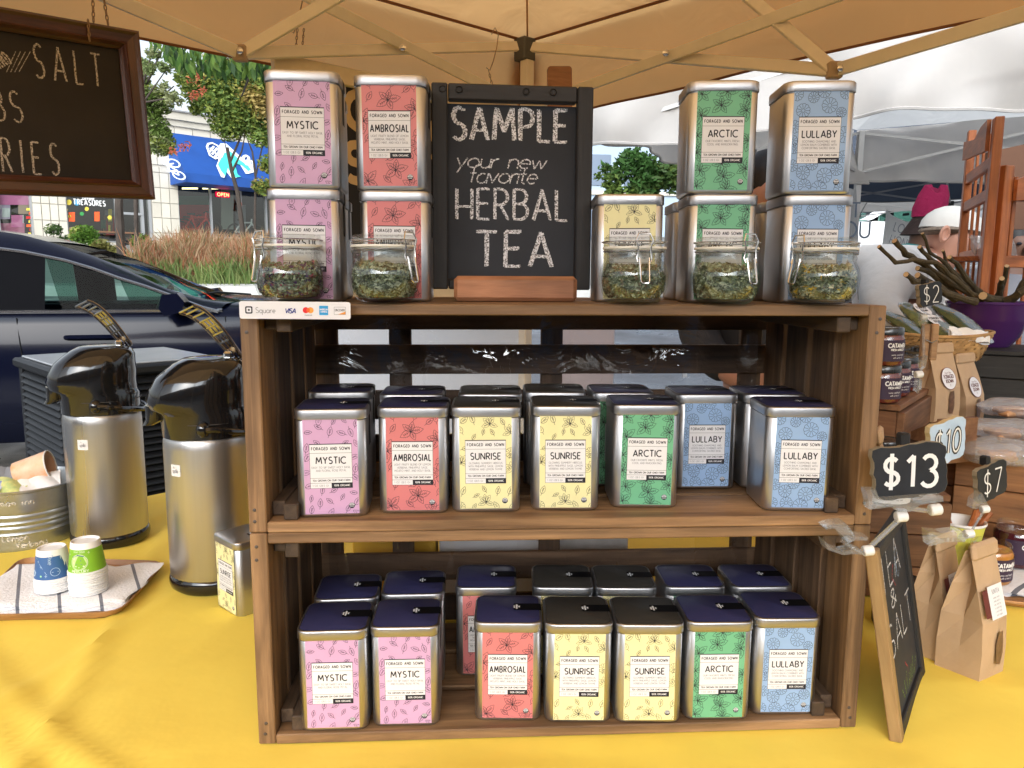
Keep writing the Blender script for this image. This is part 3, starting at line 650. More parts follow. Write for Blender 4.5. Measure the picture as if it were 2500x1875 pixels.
def herbs(seed, cols, n=2300, sz=1.0, lvl=.040):
    rn = random.Random(seed); b = MB()
    for i in range(n):
        z = .0062 + (lvl - .007) * rn.random(); rm = {True: .0300}.get(z < .009, min(.0366, .030 + (z - .006) * .62)) if z < .022 else (.0370 if z < .033 else .0370 - (z - .033) * .45)
        rad = rm * (1 - .32 * rn.random() ** 2) if rn.random() < .75 or z < lvl - .008 else rm * math.sqrt(rn.random()); a = rn.random() * 6.283
        z -= .006 * max(0, math.cos(a + 1.2)) * (z / lvl)
        c = V((rad * math.cos(a) * .97, rad * math.sin(a) * .97, max(.0062, z))); s_ = (.0016 + .0036 * rn.random() ** 1.5) * sz
        d1 = V((rn.gauss(0, 1), rn.gauss(0, 1), rn.gauss(0, .6))).normalized(); d2 = d1.cross(V((rn.gauss(0, 1), rn.gauss(0, 1), rn.gauss(0, 1)))).normalized(); d3 = d1.cross(d2)
        wd = s_ * (.3 + .4 * rn.random()); b.m = rn.choices(range(len(cols)), [c_[1] for c_ in cols])[0]
        k = .3 * s_
        pts = [c - d1 * s_, c - d2 * wd + d3 * k, c + d1 * s_, c + d2 * wd + d3 * k, c + d3 * k * .2]
        lim = []
        for q_ in pts:
            rq = math.hypot(q_.x, q_.y)
            if rq > rm: q_ = V((q_.x * rm / rq, q_.y * rm / rq, q_.z))
            q_.z = max(.0058, q_.z); lim.append(tuple(q_))
        b.add(lim, [(0, 1, 4), (1, 2, 4), (2, 3, 4), (3, 0, 4)])
    # packed core
    b.m = 0; b.lathe([(.001, .0075), (.027, .0075), (.031, .014), (.0325, .022), (.0315, min(.033, lvl - .009)), (.022, lvl - .007), (.001, lvl - .005)], 18)
    return b.mesh('dried_herbs', [mat(c_[0], c_[2], .85, var=.35, vs=400) for c_ in cols])
HG = ('herb_green', 6, (.17, .21, .12)); HP = ('herb_pale', 5, (.36, .41, .29)); HB = ('herb_brown', 3, (.20, .15, .10)); HD = ('herb_dark', 3, (.08, .09, .05))
jars = [(706, .757, 'clamp jar with purple and pink flecked tea, first from left', [HG, HP, HB, ('herb_rose', 2, (.26, .05, .07)), ('herb_violet', 2, (.07, .02, .10))], -.62, 31, 1.0),
        (937, .757, 'clamp jar of grey green crumbled leaf in front of the coral tin', [HG, ('herb_pale', 7, HP[2]), HD], .95, 32, 1.1),
        (1549, .772, 'clamp jar of fine brownish tea in front of the yellow tin', [HG, HB, HP, HD], .12, 33, .8),
        (1774, .772, 'clamp jar of coarse green mint in front of the green tin', [('herb_green', 8, HG[2]), HP, HD], .42, 34, 1.35),
        (2014, .772, 'clamp jar of chamomile tea with yellow flower heads at the right end', [HG, HP, HD, ('chamomile', 1, (.62, .42, .04)), ('chamomile_pale', 2, (.55, .5, .33))], -1.15, 35, 1.05)]
for px, Y, lb, cols, yaw, sd, sz in jars:
    x = topx(px, Y) * 1.0
    j = thing('clamp_jar', lb, 'jar', (x, Y, ZT + .0005), yaw, 'glass clamp jars with loose tea samples'); 
    link('jar_body', ME_jar, j); link('glass_lid', ME_jlid, j); link('gasket', ME_gask, j); link('wire_clamp', ME_wire, j)
    link('dried_herbs', herbs(sd, cols, 4200, sz, .046), j); j.scale = (.86, .86, .86)

# ---------------------------------------------------------------- sample chalkboard on its wooden foot
M_slate = mat('slate_black', (.020, .023, .030), .7, var=.35, vs=9, rv=.1)
M_bframe = wood('black_frame', (.022, .021, .022), (.010, .010, .011), .6)
BY = .86
bl = at(1056, 690, BY); br = at(1438, 693, BY + .015); tlp = at(1050, 207, BY + .01)
BW = (br - bl).length; BH = (tlp.z - bl.z) + .002; bz = ZT + .012
xb = (br - bl).normalized(); up = V((0, .02, 1))
BM = frame((bl.x, bl.y, bz), xb, up)       # x across, y up, z towards the viewer
BH = at(1050, 207, BY + .01).z - bz
ch = thing('sample_chalkboard', 'black framed chalkboard reading sample your new favorite herbal tea', 'chalkboard', mw=BM)
fw = .0175
g = MB(); g.box(fw - .003, BW - fw + .003, fw * .7, BH - fw - .002, -.008, -.004); g.build('slate', M_slate, ch)
for nm, L_, wd, mw in (('frame_rail', BW - 2 * fw - .001, fw, T((BW / 2, BH - fw / 2, -.001))), ('frame_rail', BW - 2 * fw - .001, fw * .6, T((BW / 2, fw * .3, -.001))),
                   ('frame_stile', BH, fw, T((fw * .5, BH / 2, 0)) @ RZ(math.pi / 2)), ('frame_stile', BH, fw, T((BW - fw * .5, BH / 2, 0)) @ RZ(math.pi / 2))):
    board(ch, L_, wd, .014, mw, M_bframe, nm, .0015)
M_ck = chalk('white_chalk', (.80, .80, .82), .52, 700)
def bp_(px, py): q_ = BM.inverted() @ on_pl(px, py, BM @ V((0, 0, -.004)), BM.to_3x3() @ V((0, 0, 1))); return q_
g = MB(); g.M = T((0, 0, -.0038))
def line(s_, x0, x1, yb, yt, sw, jit=.02, slant=0, sp=.2):
    a = bp_(x0, yb); c_ = bp_(x1, yb); t_ = bp_(x0, yt); h_ = t_.y - a.y; n0 = sum(glyph(c)[0] for c in s_); wx = ((c_.x - a.x) / h_ - sp * (len(s_) - 1)) / max(n0, .1)
    random.seed(s_)
    for k in range(2 if sw > .003 else 1): text(g, s_, a.x + k * sw * .35, a.y, h_, sw * .62, k * 1e-5, 'l', sp, wx, slant, 0, jit)
line('SAMPLE', 1103, 1380, 340, 262, .0052)
line('your new', 1112, 1330, 408, 368, .0024, .02, .25, .1)
line('favorite', 1143, 1308, 446, 404, .0024, .02, .25, .08)
line('HERBAL', 1114, 1382, 534, 460, .0038)
line('TEA', 1163, 1345, 650, 566, .0052, .02, 0, .28)
g.build('chalk_writing', M_ck, ch)
for x in (.012, .03, BW - .075, BW - .045):
    g = MB(); g.tube([(x + .0035 * math.cos(a * .7), BH - .007 + .0035 * math.sin(a * .7), .0074) for a in range(9)], .0006, 4, True); g.build('stamped_ring', M_mblack, ch)
fb = bl.lerp(br, .51); M_cedar = wood('red_cedar', (.50, .235, .115), (.34, .145, .07), .6)
a = on_z(1107, 741, ZT); c_ = on_z(1412, 741, ZT); fwid = topx(1411, .81) - topx(1107, .81)
f_ = thing('board_stand', 'reddish wooden block holding up the sample chalkboard', 'wooden block', ((topx(1107, .81) + topx(1411, .81)) / 2, .836, ZT + .0003), .0)
MB().box(-fwid / 2, fwid / 2, -.026, -.006, 0, .0265, .004).build('front_lip', M_cedar, f_)
MB().box(-fwid / 2, fwid / 2, -.0058, .055, 0, .0115, .001).build('base_plank', M_cedar, f_)

# card reader sticker plate on the crate's top left corner
M_plate = mat('white_plastic', (.80, .80, .84), .25)
p0 = at(585, 778, .715); p1 = at(856, 780, .728)
sm_ = frame(p0 + V((0, -.0, 0)), p1 - p0, (0, 0, 1)); wS = (p1 - p0).length; hS = .0165
def rrp(x0, y0, x1, y1, r_, n=5): return [(cx + r_ * math.cos(R(a0 + 90 * i / n)), cy + r_ * math.sin(R(a0 + 90 * i / n))) for cx, cy, a0 in ((x1 - r_, y1 - r_, 0), (x0 + r_, y1 - r_, 90), (x0 + r_, y0 + r_, 180), (x1 - r_, y0 + r_, 270)) for i in range(n + 1)]
sg = thing('payment_sign', 'white rounded plate with card payment marks on the crate corner', 'sign', mw=sm_)
MB().prism(rrp(0, 0, wS, hS, .0022), -.0016, 0).build('plate', M_plate, sg)
g = MB(); g.M = T((0, 0, .00008)); k = wS / .1065; hh = hS / .0165
g.m = 0; g.poly(rrp(.0055 * k, .0048, .0125 * k, .0118, .0014)); g.M = T((0, 0, .00016)); g.m = 1; g.poly(rrp(.0068 * k, .0061, .0112 * k, .0105, .0006)); g.M = T((0, 0, .00024)); g.m = 0; g.poly(rrp(.0081 * k, .0074, .0099 * k, .0092, .0003))
g.m = 2; text(g, 'Square', .0155 * k, .0056, .0052, .00042, 0, 'l', .16)
g.m = 3; text(g, 'VISA', .0432 * k, .0056, .0044, .00085, 0, 'l', .12, 1.05, .2)
g.m = 4; g.disc(.0633 * k, .0085, .0029); g.m = 5; g.disc(.0678 * k, .0085, .0029, .00004); g.m = 6; g.disc(.06555 * k, .0085, .0016, .00008, 12, .0022)
g.m = 2; text(g, 'mastercard', .0656 * k, .0034, .0012, .00018, 0, 'c', .14)
g.m = 7; g.rect(.0762 * k, .0040, .0848 * k, .0128); g.m = 1; text(g, 'AMERICAN', .0805 * k, .0086, .0015, .0003, .00005, 'c', .12, .9); text(g, 'EXPRESS', .0808 * k, .0064, .0015, .0003, .00005, 'c', .12, .9)
g.m = 0; g.rect(.0905 * k, .0046, .1018 * k, .0118); g.m = 1; g.rect(.0907 * k, .0048, .1016 * k, .0116, .00004); g.m = 0; text(g, 'DISCOVER', .0961 * k, .0078, .0020, .0003, .0001, 'c', .12, .85)
g.m = 5; g.poly([(.0945 * k, .0048), (.1016 * k, .0048), (.1016 * k, .0076), (.098 * k, .0062)], .00008)
g.build('print', [M_ink, M_plate, mat('print_grey', (.12, .12, .13), .5), mat('visa_blue', (.02, .03, .22), .5), mat('mark_red', (.70, .015, .02), .5), mat('mark_orange', (.85, .35, .05), .5), mat('mark_mid', (.8, .12, .02), .5), mat('mark_blue', (.02, .32, .68), .5)], sg)
# ---------------------------------------------------------------- our tan tent: corner leg beyond the crates, sides running back past the camera
C0 = V((.045, 2.6, 0)); dL = V((-.745, -.667, 0)).normalized(); dR = V((.667, -.745, 0)).normalized(); dR = V((.70, -.714, 0)).normalized()
ZE = at(1278, 104, 2.6).z; SIDE = 3.0
M_tan = sheer('tan_canvas', (.90, .53, .215), .62, .8, .07, 1.6, .25, 5)
M_bar = mat('cream_bar', (.80, .72, .60), .4, var=.08, vs=12)
M_brk = mat('tent_bracket', (.10, .10, .095), .5, .3)
tent = thing('canopy_tent', 'tan pop up canopy tent with cream truss bars over the display', 'canopy tent', C0)
def rel(p): return V(p) - V(tent.location)
ctr = C0 + dL * SIDE / 2 + dR * SIDE / 2
crn = [C0, C0 + dL * SIDE, C0 + dL * SIDE + dR * SIDE, C0 + dR * SIDE]
PK = V((ctr.x, ctr.y, ZE + .95))
g = MB()
for k in range(4):
    a, b_ = crn[k] + V((0, 0, ZE)), crn[(k + 1) % 4] + V((0, 0, ZE))
    def rf(i, j, a=a, b_=b_, k=k):
        e = a.lerp(b_, i); p = e.lerp(PK, j)
        sag = -.05 * math.sin(math.pi * i) * math.sin(math.pi * j) * (1 - j)
        d = min((p - a).length, (p - b_).length)
        q = i if (p - a).length < (p - b_).length else 1 - i
        p.z += sag + min(1, j * 7) * .022 * math.sin(q * (1 - j) * 62 + j * 3) * math.exp(-d / .35) 
        return rel(p)
    g.grid(rf, 36, 30)
g.build('roof', M_tan, tent)
VH = .265
for k in range(4):
    a, b_ = crn[k] + V((0, 0, ZE - .006)), crn[(k + 1) % 4] + V((0, 0, ZE - .006))
    MB().tube([rel(a.lerp(b_, i / 20).lerp(PK, .006)) for i in range(21)], .0045, 5).build('eave_seam', mat('hem_brown', (.19, .075, .028), .8), tent)
    MB().tube([rel(a.lerp(PK, i / 10) + V((0, 0, -.004))) for i in range(11)], .003, 5).build('hip_seam', mat('seam_tan', (.42, .22, .09), .8), tent)
for k in (0, 3):
    a, b_ = crn[k], crn[(k + 1) % 4]; n_ = (b_ - a).normalized().cross(V((0, 0, 1)))
    g = MB()
    def vf(i, j, a=a, b_=b_, n_=n_):
        p = a.lerp(b_, i); e = min(i, 1 - i)
        dz = VH * (1 - .12 * math.sin(math.pi * i)) if True else VH
        p = p + n_ * (.012 + .018 * math.sin(i * 41) * j * math.exp(-e * 6) + .010 * math.sin(i * 17) * j)
        return rel((p.x, p.y, ZE + .012 - dz * j))
    g.grid(vf, 80, 8); g.build('valance', M_tan, tent)
    g = MB(); g.tube([vf(i / 60, .995) for i in range(61)], .0035, 5); g.tube([vf(i / 60, 0) + V((0, 0, .004)) for i in range(61)], .005, 5); g.build('hem', mat('hem_brown', (.19, .075, .028), .8), tent)
pn = {'L': dL.cross(V((0, 0, 1))), 'R': dR.cross(V((0, 0, 1)))}
def onL(x, y, off=.03): return on_pl(x, y, C0 + (-dL.cross(V((0, 0, 1)))) * 0 + (dR * off), dR)
def onR(x, y, off=.03): return on_pl(x, y, C0 + dL * off, dL)
def bar(p, q, nm='truss_bar', r_=.0105, m_=M_bar, wid=1.35):
    p = rel(p); q = rel(q); L_ = (q - p).length
    g = MB(); g.box(-L_ / 2, L_ / 2, -r_ * wid, r_ * wid, -r_ * .6, r_ * .6, .0015)
    x = (q - p).normalized(); n_ = V((0, -1, 0)); y = n_.cross(x)
    return g.build(nm, m_, tent, frame((p + q) / 2, x, y))
J1 = onL(586, 130, .05); J2 = onR(2037, 172, .05)
bar(onL(1262, 113, .04), J1); bar(onL(650, -60, .065), onL(1262, 250, .065)); bar(J1, onL(60, -95, .05))
bar(onR(1300, 115, .04), J2); bar(onR(2100, -32, .065), onR(1290, 262, .065)); bar(J2, onR(2700, -25, .05))
bar(J1 + V((.0, 0, 0)), J1 + (on_z(1000, -110, ZE + .02) - J1)); 
k1 = on_z(1730, -90, ZE + .02); bar(J2, k1)
for p in (J1, J2):
    g = MB(); g.box(-.016, .016, -.012, .012, -.018, .018, .003); g.build('bracket', mat('bracket_cream', (.42, .3, .2), .5), tent, T(rel(p)))
    g = MB(); g.lathe([(.008, 0), (.008, .004), (.004, .006)], 10); g.build('bolt', M_wire, tent, T(rel(p + V((.006, -.016, 0)))) @ RX(math.pi / 2))
for p in (onL(986, 122, .07), onR(1621, 135, .07)):
    g = MB(); g.lathe([(.009, 0), (.009, .004), (.004, .006)], 10); g.build('bolt', M_wire, tent, T(rel(p + V((0, -.02, 0)))) @ RX(math.pi / 2))
tp = at(1281, 118, 2.56)
g = MB(); g.box(-.026, .026, -.026, .026, -.04, .03, .004); g.build('corner_bracket', M_brk, tent, T(rel(tp)) @ RZ(.75))
for a in crn:
    g = MB(); q = rel(a + dL * .0); g.M = T(V((q.x, q.y, 0)) + rel(V((C0.x, C0.y, 0))) * 0) 
    u = (ctr - a).normalized() * .05; g.M = T((q.x + u.x, q.y + u.y, 0)) @ RZ(.75)
    g.box(-.017, .017, -.017, .017, 0, tp.z - .04, .003); g.build('leg', M_bar, tent)
# gathered cloth and strap hanging behind the corner leg
g = MB()
def gat(i, j):
    x0 = at(1240 + 85 * i, 125, 2.62); return rel((x0.x, 2.59 + .03 * math.sin(i * 9), x0.z - .5 * j - .02 + .0 * i))
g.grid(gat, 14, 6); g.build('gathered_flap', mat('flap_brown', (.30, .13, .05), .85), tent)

def chain(parent_mw, p, q, n, nm, lb, r_=.0009, sz=.011, group=None):
    g = MB(); p = V(p); q = V(q); t = thing(nm, lb, 'chain', p, group=group)
    for k in range(n):
        c = (q - p) * ((k + .5) / n); d = (q - p).normalized(); s_ = V((1, 0, 0)) if k % 2 else V((0, 1, 0)); s_ = (s_ - d * s_.dot(d)).normalized()
        L_ = (q - p).length / n * .62
        pts = [c + d * (L_ * math.cos(a)) + s_ * (L_ * .42 * math.sin(a)) for a in [2 * math.pi * i / 10 for i in range(10)]]
        MB().tube(pts, r_, 5, True).build('link', mat('chain_brass', (.30, .20, .12), .45, .8), t)
    return t
# ---------------------------------------------------------------- hanging brown chalkboard, upper left
M_mah = wood('mahogany', (.115, .036, .018), (.05, .014, .008), .4, rand=.1, coat=.3)
PL = C0 + dR * .10
oL = lambda x, y: on_pl(x, y, PL, dR)
tr, br2 = oL(338, 82), oL(372, 488); tl, bl2 = oL(-2, 10), oL(-2, 476)
xd = (br2 - oL(0, 476)).normalized()
SH = (tr - br2).length; top_dir = (tr - br2).normalized()
SWd = .62; hs_m = frame(br2, xd, top_dir)
hb = thing('hanging_chalkboard', 'large brown framed chalkboard hanging at upper left with chalk words salt and -ries', 'chalkboard', mw=hs_m)
fw = .038
MB().box(-SWd + .03, -.03, .03, SH - .03, -.008, -.002).build('slate', mat('brown_slate', (.022, .017, .014), .75, var=.4, vs=6), hb)
def mitre(L_, wd, mw):
    g = MB(); e = L_ / 2
    prof = [(0, .0), (.0, .018), (.005, .022), (.010, .017), (.024, .015), (.028, .018), (.033, .010), (.038, .004), (.038, 0)]
    r0 = [(-e + y, y, z) for y, z in prof]; r1 = [(e - y, y, z) for y, z in prof]
    g.loft([r0, r1], True, smooth=False); g.build('frame_side', M_mah, hb, mw)
mitre(SWd, fw, T((-SWd / 2, 0, 0))); mitre(SWd, fw, T((-SWd / 2, SH, 0)) @ RZ(math.pi)); mitre(SH, fw, T((0, SH / 2, 0)) @ RZ(math.pi / 2)); mitre(SH, fw, T((-SWd, SH / 2, 0)) @ RZ(-math.pi / 2))
g = MB(); g.M = T((0, 0, -.0016)); M_ck2 = chalk('faint_chalk', (.62, .56, .50), .52, 500)
hl = lambda px, py: hs_m.inverted() @ on_pl(px, py, hs_m @ V((0, 0, -.0018)), hs_m.to_3x3() @ V((0, 0, 1)))
def hline(s_, pa, pb, pt, sw, al='l', sp=.2, slant=0):
    a = hl(*pa); c_ = hl(*pb); t_ = hl(*pt); h_ = (t_ - a).length; n0 = sum(glyph(c)[0] for c in s_); wx = ((c_.x - a.x) / h_ - sp * (len(s_) - 1)) / max(n0, .1)
    rot = math.atan2(c_.y - a.y, c_.x - a.x)
    random.seed(s_); text(g, s_, a.x, a.y, h_, sw, 0, 'l', sp, wx, slant, rot, .02)
hline('SALT', (88, 190), (250, 212), (86, 108), .0036, sp=.28)
hline('BS', (-12, 295), (58, 298), (-14, 220), .0034)
hline('RIES', (8, 418), (146, 428), (5, 338), .0038, sp=.3)
hline('AND', (2, 168), (36, 150), (-6, 138), .0028)
for k in range(4): a = hl(16 + 10 * k, 176); c_ = hl(38 + 12 * k, 126); g.ribbon([(a.x, a.y), (c_.x, c_.y)], .0012, 0)
g.build('chalk_writing', M_ck2, hb)
a = oL(239, 112) + V((0, -.03, 0)); chain(None, a + V((0, 0, 0)), oL(235, 60) + V((0, -.03, 0)), 5, 'hanging_chain', 'front strand of chain looped over the brown chalkboard frame', .0012)
chain(None, oL(235, 58) + V((0, -.01, 0)), oL(225, -60) + V((0, 0, 0)), 9, 'hanging_chain', 'chain rising from the brown chalkboard to the tent truss', .0012)
chain(None, oL(264, 62), oL(246, -50), 9, 'hanging_chain', 'second chain strand just right of the first above the brown chalkboard', .0012)

# ---------------------------------------------------------------- cream framed sign hanging behind the tins
PL2 = C0 + dR * .02
o2 = lambda x, y: on_pl(x, y, PL2, dR)
c1 = o2(664, 128); c2 = o2(1180, 238); xd = (c2 - c1); xd.z = 0; ux = xd.normalized(); 
sl_ = (c2 - c1).normalized(); SM = frame(c1, sl_, V((0, 0, 1)))
sg2 = thing('letter_sign', 'cream framed black sign with big cream letters behind the tins', 'sign', mw=SM)
M_cream = mat('cream_paint', (.72, .60, .42), .6, var=.12, vs=14); fwc = .045; SL = (c2 - c1).length + .1; SHh = .62
for L_, mw in ((SL, T((SL / 2, -fwc / 2, 0))), (SHh - fwc - .001, T((fwc / 2, -fwc - (SHh - fwc) / 2, -.001)) @ RZ(math.pi / 2)), (SHh - fwc, T((SL - fwc / 2, -fwc - (SHh - fwc) / 2, -.001)) @ RZ(math.pi / 2)), (SL - 2 * fwc - .002, T((SL / 2, -SHh + fwc / 2, -.001)))):
    board(sg2, L_, fwc, .02, mw, M_cream, 'frame_board', .002)
MB().box(fwc - .01, SL - fwc + .01, -SHh + .02, -fwc + .01, -.014, -.008).build('panel', mat('sign_black', (.010, .008, .007), .6), sg2)
s2 = lambda px, py: SM.inverted() @ on_pl(px, py, SM @ V((0, 0, -.007)), SM.to_3x3() @ V((0, 0, 1)))
g = MB(); g.M = T((0, 0, -.0070)); M_gold = mat('gold_letter', (.60, .44, .24), .6)
for (cx, cy, s_) in ((870, 270, 'C'), (868, 395, 'S')):
    a = s2(cx, cy); 
    if s_ == 'C': text(g, 'C', a.x, a.y - .045, .09, .024, 0, 'c')
    else: text(g, 'S', a.x, a.y - .05, .095, .024, 0, 'c', wx=1.3)
a = s2(945, 330); text(g, 'OS', a.x + .12, a.y - .045, .1, .022, 0, 'c')
g.build('letters', M_gold, sg2)
chain(None, o2(722, 124), o2(726, 70), 6, 'hanging_chain', 'left chain strand holding the cream framed sign', .0011)
chain(None, o2(738, 116), o2(742, 70), 6, 'hanging_chain', 'right chain strand holding the cream framed sign', .0011)
def hook(p, s_, lb):
    t = thing('wire_hook', lb, 'hook', p)
    MB().tube([(.0, 0, .06 * s_), (.008 * s_, 0, .075 * s_), (.016 * s_, 0, .06 * s_), (.012 * s_, 0, .03 * s_), (.004 * s_, 0, 0), (-.004 * s_, 0, -.02 * s_), (-.012 * s_, 0, -.014 * s_)], .0016, 6).build('wire', mat('chain_brass', (.3, .2, .12), .4, .8), t)
hook(o2(722, 48), 1.6, 'dark S hook on the truss bar above the cream framed sign'); hook(onL(1200, 150, .05), 1.3, 'dark hook on the truss bar left of the corner leg')
chain(None, onL(1193, 172, .05), onL(1203, 214, .05), 5, 'hanging_chain', 'short chain hanging from the hook beside the corner leg', .0011)
p = at(1366, 205, 1.75)
g = MB(); g.M = frame(p, (1, .1, .03), (.03, 0, 1)); g.prism(rrp(-.027, -.45, .027, .036, .007), -.006, .006); tag(g.build('wooden_paddle', M_cedar), 'tan wooden paddle end rising behind the sample chalkboard', 'paddle')

# ---------------------------------------------------------------- neighbouring tents on the right
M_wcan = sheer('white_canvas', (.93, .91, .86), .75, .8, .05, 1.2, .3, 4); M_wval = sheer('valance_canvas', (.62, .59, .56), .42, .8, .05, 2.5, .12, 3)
M_wbar = mat('grey_bar', (.50, .49, .48), .35, .4)
def tent2(nm, lb, P4, ze, peak, vh, m_, mbar, legs=(0, 1, 2, 3), fold=.02, truss=True):
    t = thing(nm, lb, 'canopy tent', P4[0]); o = V(P4[0]); z = V((0, 0, 1)); P = [V(p) - o for p in P4]; c = sum(P, V()) / 4; pk = c + z * peak
    g = MB()
    for k in range(4):
        a, b_ = P[k] + z * ze, P[(k + 1) % 4] + z * ze
        def rf(i, j, a=a, b_=b_):
            p = a.lerp(b_, i).lerp(pk, j); p.z += -.05 * math.sin(math.pi * i) * (1 - j) * math.sin(math.pi * j); return p
        g.grid(rf, 16, 12)
    g.build('roof', m_, t)
    for k in range(4):
        a, b_ = P[k], P[(k + 1) % 4]; n_ = (b_ - a).normalized().cross(z)
        g = MB()
        def vf(i, j, a=a, b_=b_, n_=n_, k=k):
            s_ = fold * (math.sin(i * 13 + k + j * 2.2) + .6 * math.sin(i * 29 + 2 - j * 3) + .35 * math.sin(i * 57 + j * 5)) * (.3 + j); p = a.lerp(b_, i) + n_ * (s_ + .01); return (p.x, p.y, ze - vh * j - .02 * math.sin(i * 9 + k) * j)
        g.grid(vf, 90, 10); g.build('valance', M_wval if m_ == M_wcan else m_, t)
    for k in range(4):
        a, b_ = P[k], P[(k + 1) % 4]; n_ = (b_ - a).normalized().cross(z); g = MB(); g.tube([V(a.lerp(b_, i / 90) + n_ * (fold * (math.sin(i / 90 * 13 + k + 2.2) + .6 * math.sin(i / 90 * 29 + 2 - 3) + .35 * math.sin(i / 90 * 57 + 5)) * 1.3 + .01)) + V((0, 0, ze - vh - .02 * math.sin(i / 90 * 9 + k) - .004)) for i in range(91)], .008, 5); g.build('hem', mat('hem_grey', (.42, .40, .38), .8), t)
    for k in legs:
        u = (c - P[k]).normalized() * .06; g = MB(); g.M = T((P[k].x + u.x, P[k].y + u.y, 0)); g.box(-.02, .02, -.02, .02, 0, ze - .02); g.build('leg', mbar, t)
    if truss:
        for k in range(4):
            a, b_ = P[k].lerp(c, .03), P[(k + 1) % 4].lerp(c, .03)
            for i in range(2):
                for (u0, z0, u1, z1) in ((i / 2, ze - .03, (i + 1) / 2, ze - .32), (i / 2, ze - .32, (i + 1) / 2, ze - .03)):
                    MB().tube([a.lerp(b_, u0) + z * z0, a.lerp(b_, u1) + z * z1], .014, 4, sq=True).build('truss_bar', mbar, t)
        for k in range(4):
            m0 = P[k].lerp(P[(k + 1) % 4], .5).lerp(c, .03)
            for (z0, z1) in ((ze - .32, peak - .30), (ze - .03, peak - .62)):
                MB().tube([m0 + z * z0, c + z * z1], .014, 4, sq=True).build('truss_bar', mbar, t)
            g = MB(); g.box(-.035, .035, -.03, .03, -.03, .03, .006); g.build('bracket', M_brk, t, T(m0 + z * (ze - .32)))
        MB().tube([c + z * (peak - .65), c + z * (peak - .02)], .018, 6).build('centre_pole', mbar, t); g = MB(); g.box(-.05, .05, -.05, .05, -.03, .03, .01); g.build('bracket', M_brk, t, T(c + z * (peak - .62)))
    return t
A = V((.40, 4.25, 0)); B = V((3.05, 2.76, 0)); D = V((2.60, 5.95, 0))
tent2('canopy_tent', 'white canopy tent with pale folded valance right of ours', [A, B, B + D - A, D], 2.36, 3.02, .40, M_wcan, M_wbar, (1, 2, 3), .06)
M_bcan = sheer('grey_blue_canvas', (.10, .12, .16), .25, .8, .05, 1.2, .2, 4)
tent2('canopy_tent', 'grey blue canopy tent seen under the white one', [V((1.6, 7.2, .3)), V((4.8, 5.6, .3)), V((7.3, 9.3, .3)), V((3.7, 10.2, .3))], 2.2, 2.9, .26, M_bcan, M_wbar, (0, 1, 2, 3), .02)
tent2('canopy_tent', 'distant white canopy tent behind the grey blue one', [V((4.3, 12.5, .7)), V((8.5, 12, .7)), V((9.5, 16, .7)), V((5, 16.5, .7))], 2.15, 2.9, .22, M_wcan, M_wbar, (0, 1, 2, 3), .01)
# ---------------------------------------------------------------- ground, street, planting
def gz(y): return 0 if y < 5.6 else (y - 5.6) * .106 * (1 - math.exp(-(y - 5.6) / 1.6))
M_asph = mat('asphalt', (.115, .115, .12), .35, var=.3, vs=3, bump=.3, bs=120, rv=.2)
M_conc = mat('concrete', (.50, .49, .46), .8, var=.15, vs=4, bump=.1, bs=30)
M_walk = mat('pavement', (.30, .29, .27), .75, var=.15, vs=3)
ys = [-30, -8, 0, 4, 5.6, 6.2, 7, 8, 9.5, 11, 13, 15, 18, 22, 26, 30, 36, 45, 70, 140, 400]
g = MB(); xs = [-300, -60, -25, -12, -6, 0, 6, 12, 25, 60, 300]
g.add([(x, y, gz(y) - .02) for y in ys for x in xs], [(j * 11 + i, j * 11 + i + 1, (j + 1) * 11 + i + 1, (j + 1) * 11 + i) for j in range(len(ys) - 1) for i in range(10)], True)
tag(g.build('ground', M_asph), 'grey wet asphalt ground rising away from the stall', kind='structure')
# facade plane: left end nearer
F0 = at(0, 560, 23.0); F1 = at(650, 560, 29.0); fd = V((F1.x - F0.x, F1.y - F0.y, 0)).normalized(); fn = V((fd.y, -fd.x, 0))      # towards us
def fac(px, py, off=0): return on_pl(px, py, F0 + fn * off, fn)
FB = thing('shop_building', 'cream tiled shop building with blue awning across the street', 'building', (F0.x, F0.y, 0))
fm = frame((F0.x, F0.y, 0), fd, V((0, 0, 1)))       # x along facade, y up, z towards us
FB.matrix_world = fm; fi = fm.inverted()
def fl(px, py, off=0): return fi @ fac(px, py, off)
M_cw = mat('cream_wall', (.50, .47, .40), .7, var=.08, vs=2)
M_tile = mat('cream_tile', (.60, .56, .47), .35, var=.08, vs=1.5, rand=.07)
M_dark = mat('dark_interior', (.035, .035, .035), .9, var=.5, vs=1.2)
M_pane = clear('window_glass', (.75, .82, .80), .12, .02)
M_fr = mat('window_frame', (.42, .43, .44), .35, .5)
def fbox(nm, x0, x1, y0, y1, z0, z1, m_, par=FB, c=0): g = MB(); g.box(x0, x1, y0, y1, z0, z1, c); return g.build(nm, m_, par)
gy = lambda x: gz((fm @ V((x, 0, 0))).y) - .05
top = fl(480, 280).y; base = min(gy(0), gy(14)) - .2
xw0, xw1 = fl(-240, 500).x, fl(1100, 500).x
awb, awt = fl(500, 450).y, fl(500, 352).y
hd = awb - .0
fbox('upper_wall', xw0, xw1, hd + .45, top - .5, -.6, 0, M_cw)
fbox('cornice', xw0 - .1, xw1, top - .5, top - .3, -.6, .12, M_cw); fbox('cornice', xw0 - .1, xw1, top - .3, top - .05, -.6, .22, M_cw); fbox('coping', xw0 - .1, xw1, top - .05, top, -.7, .30, mat('coping_grey', (.25, .25, .25), .6))
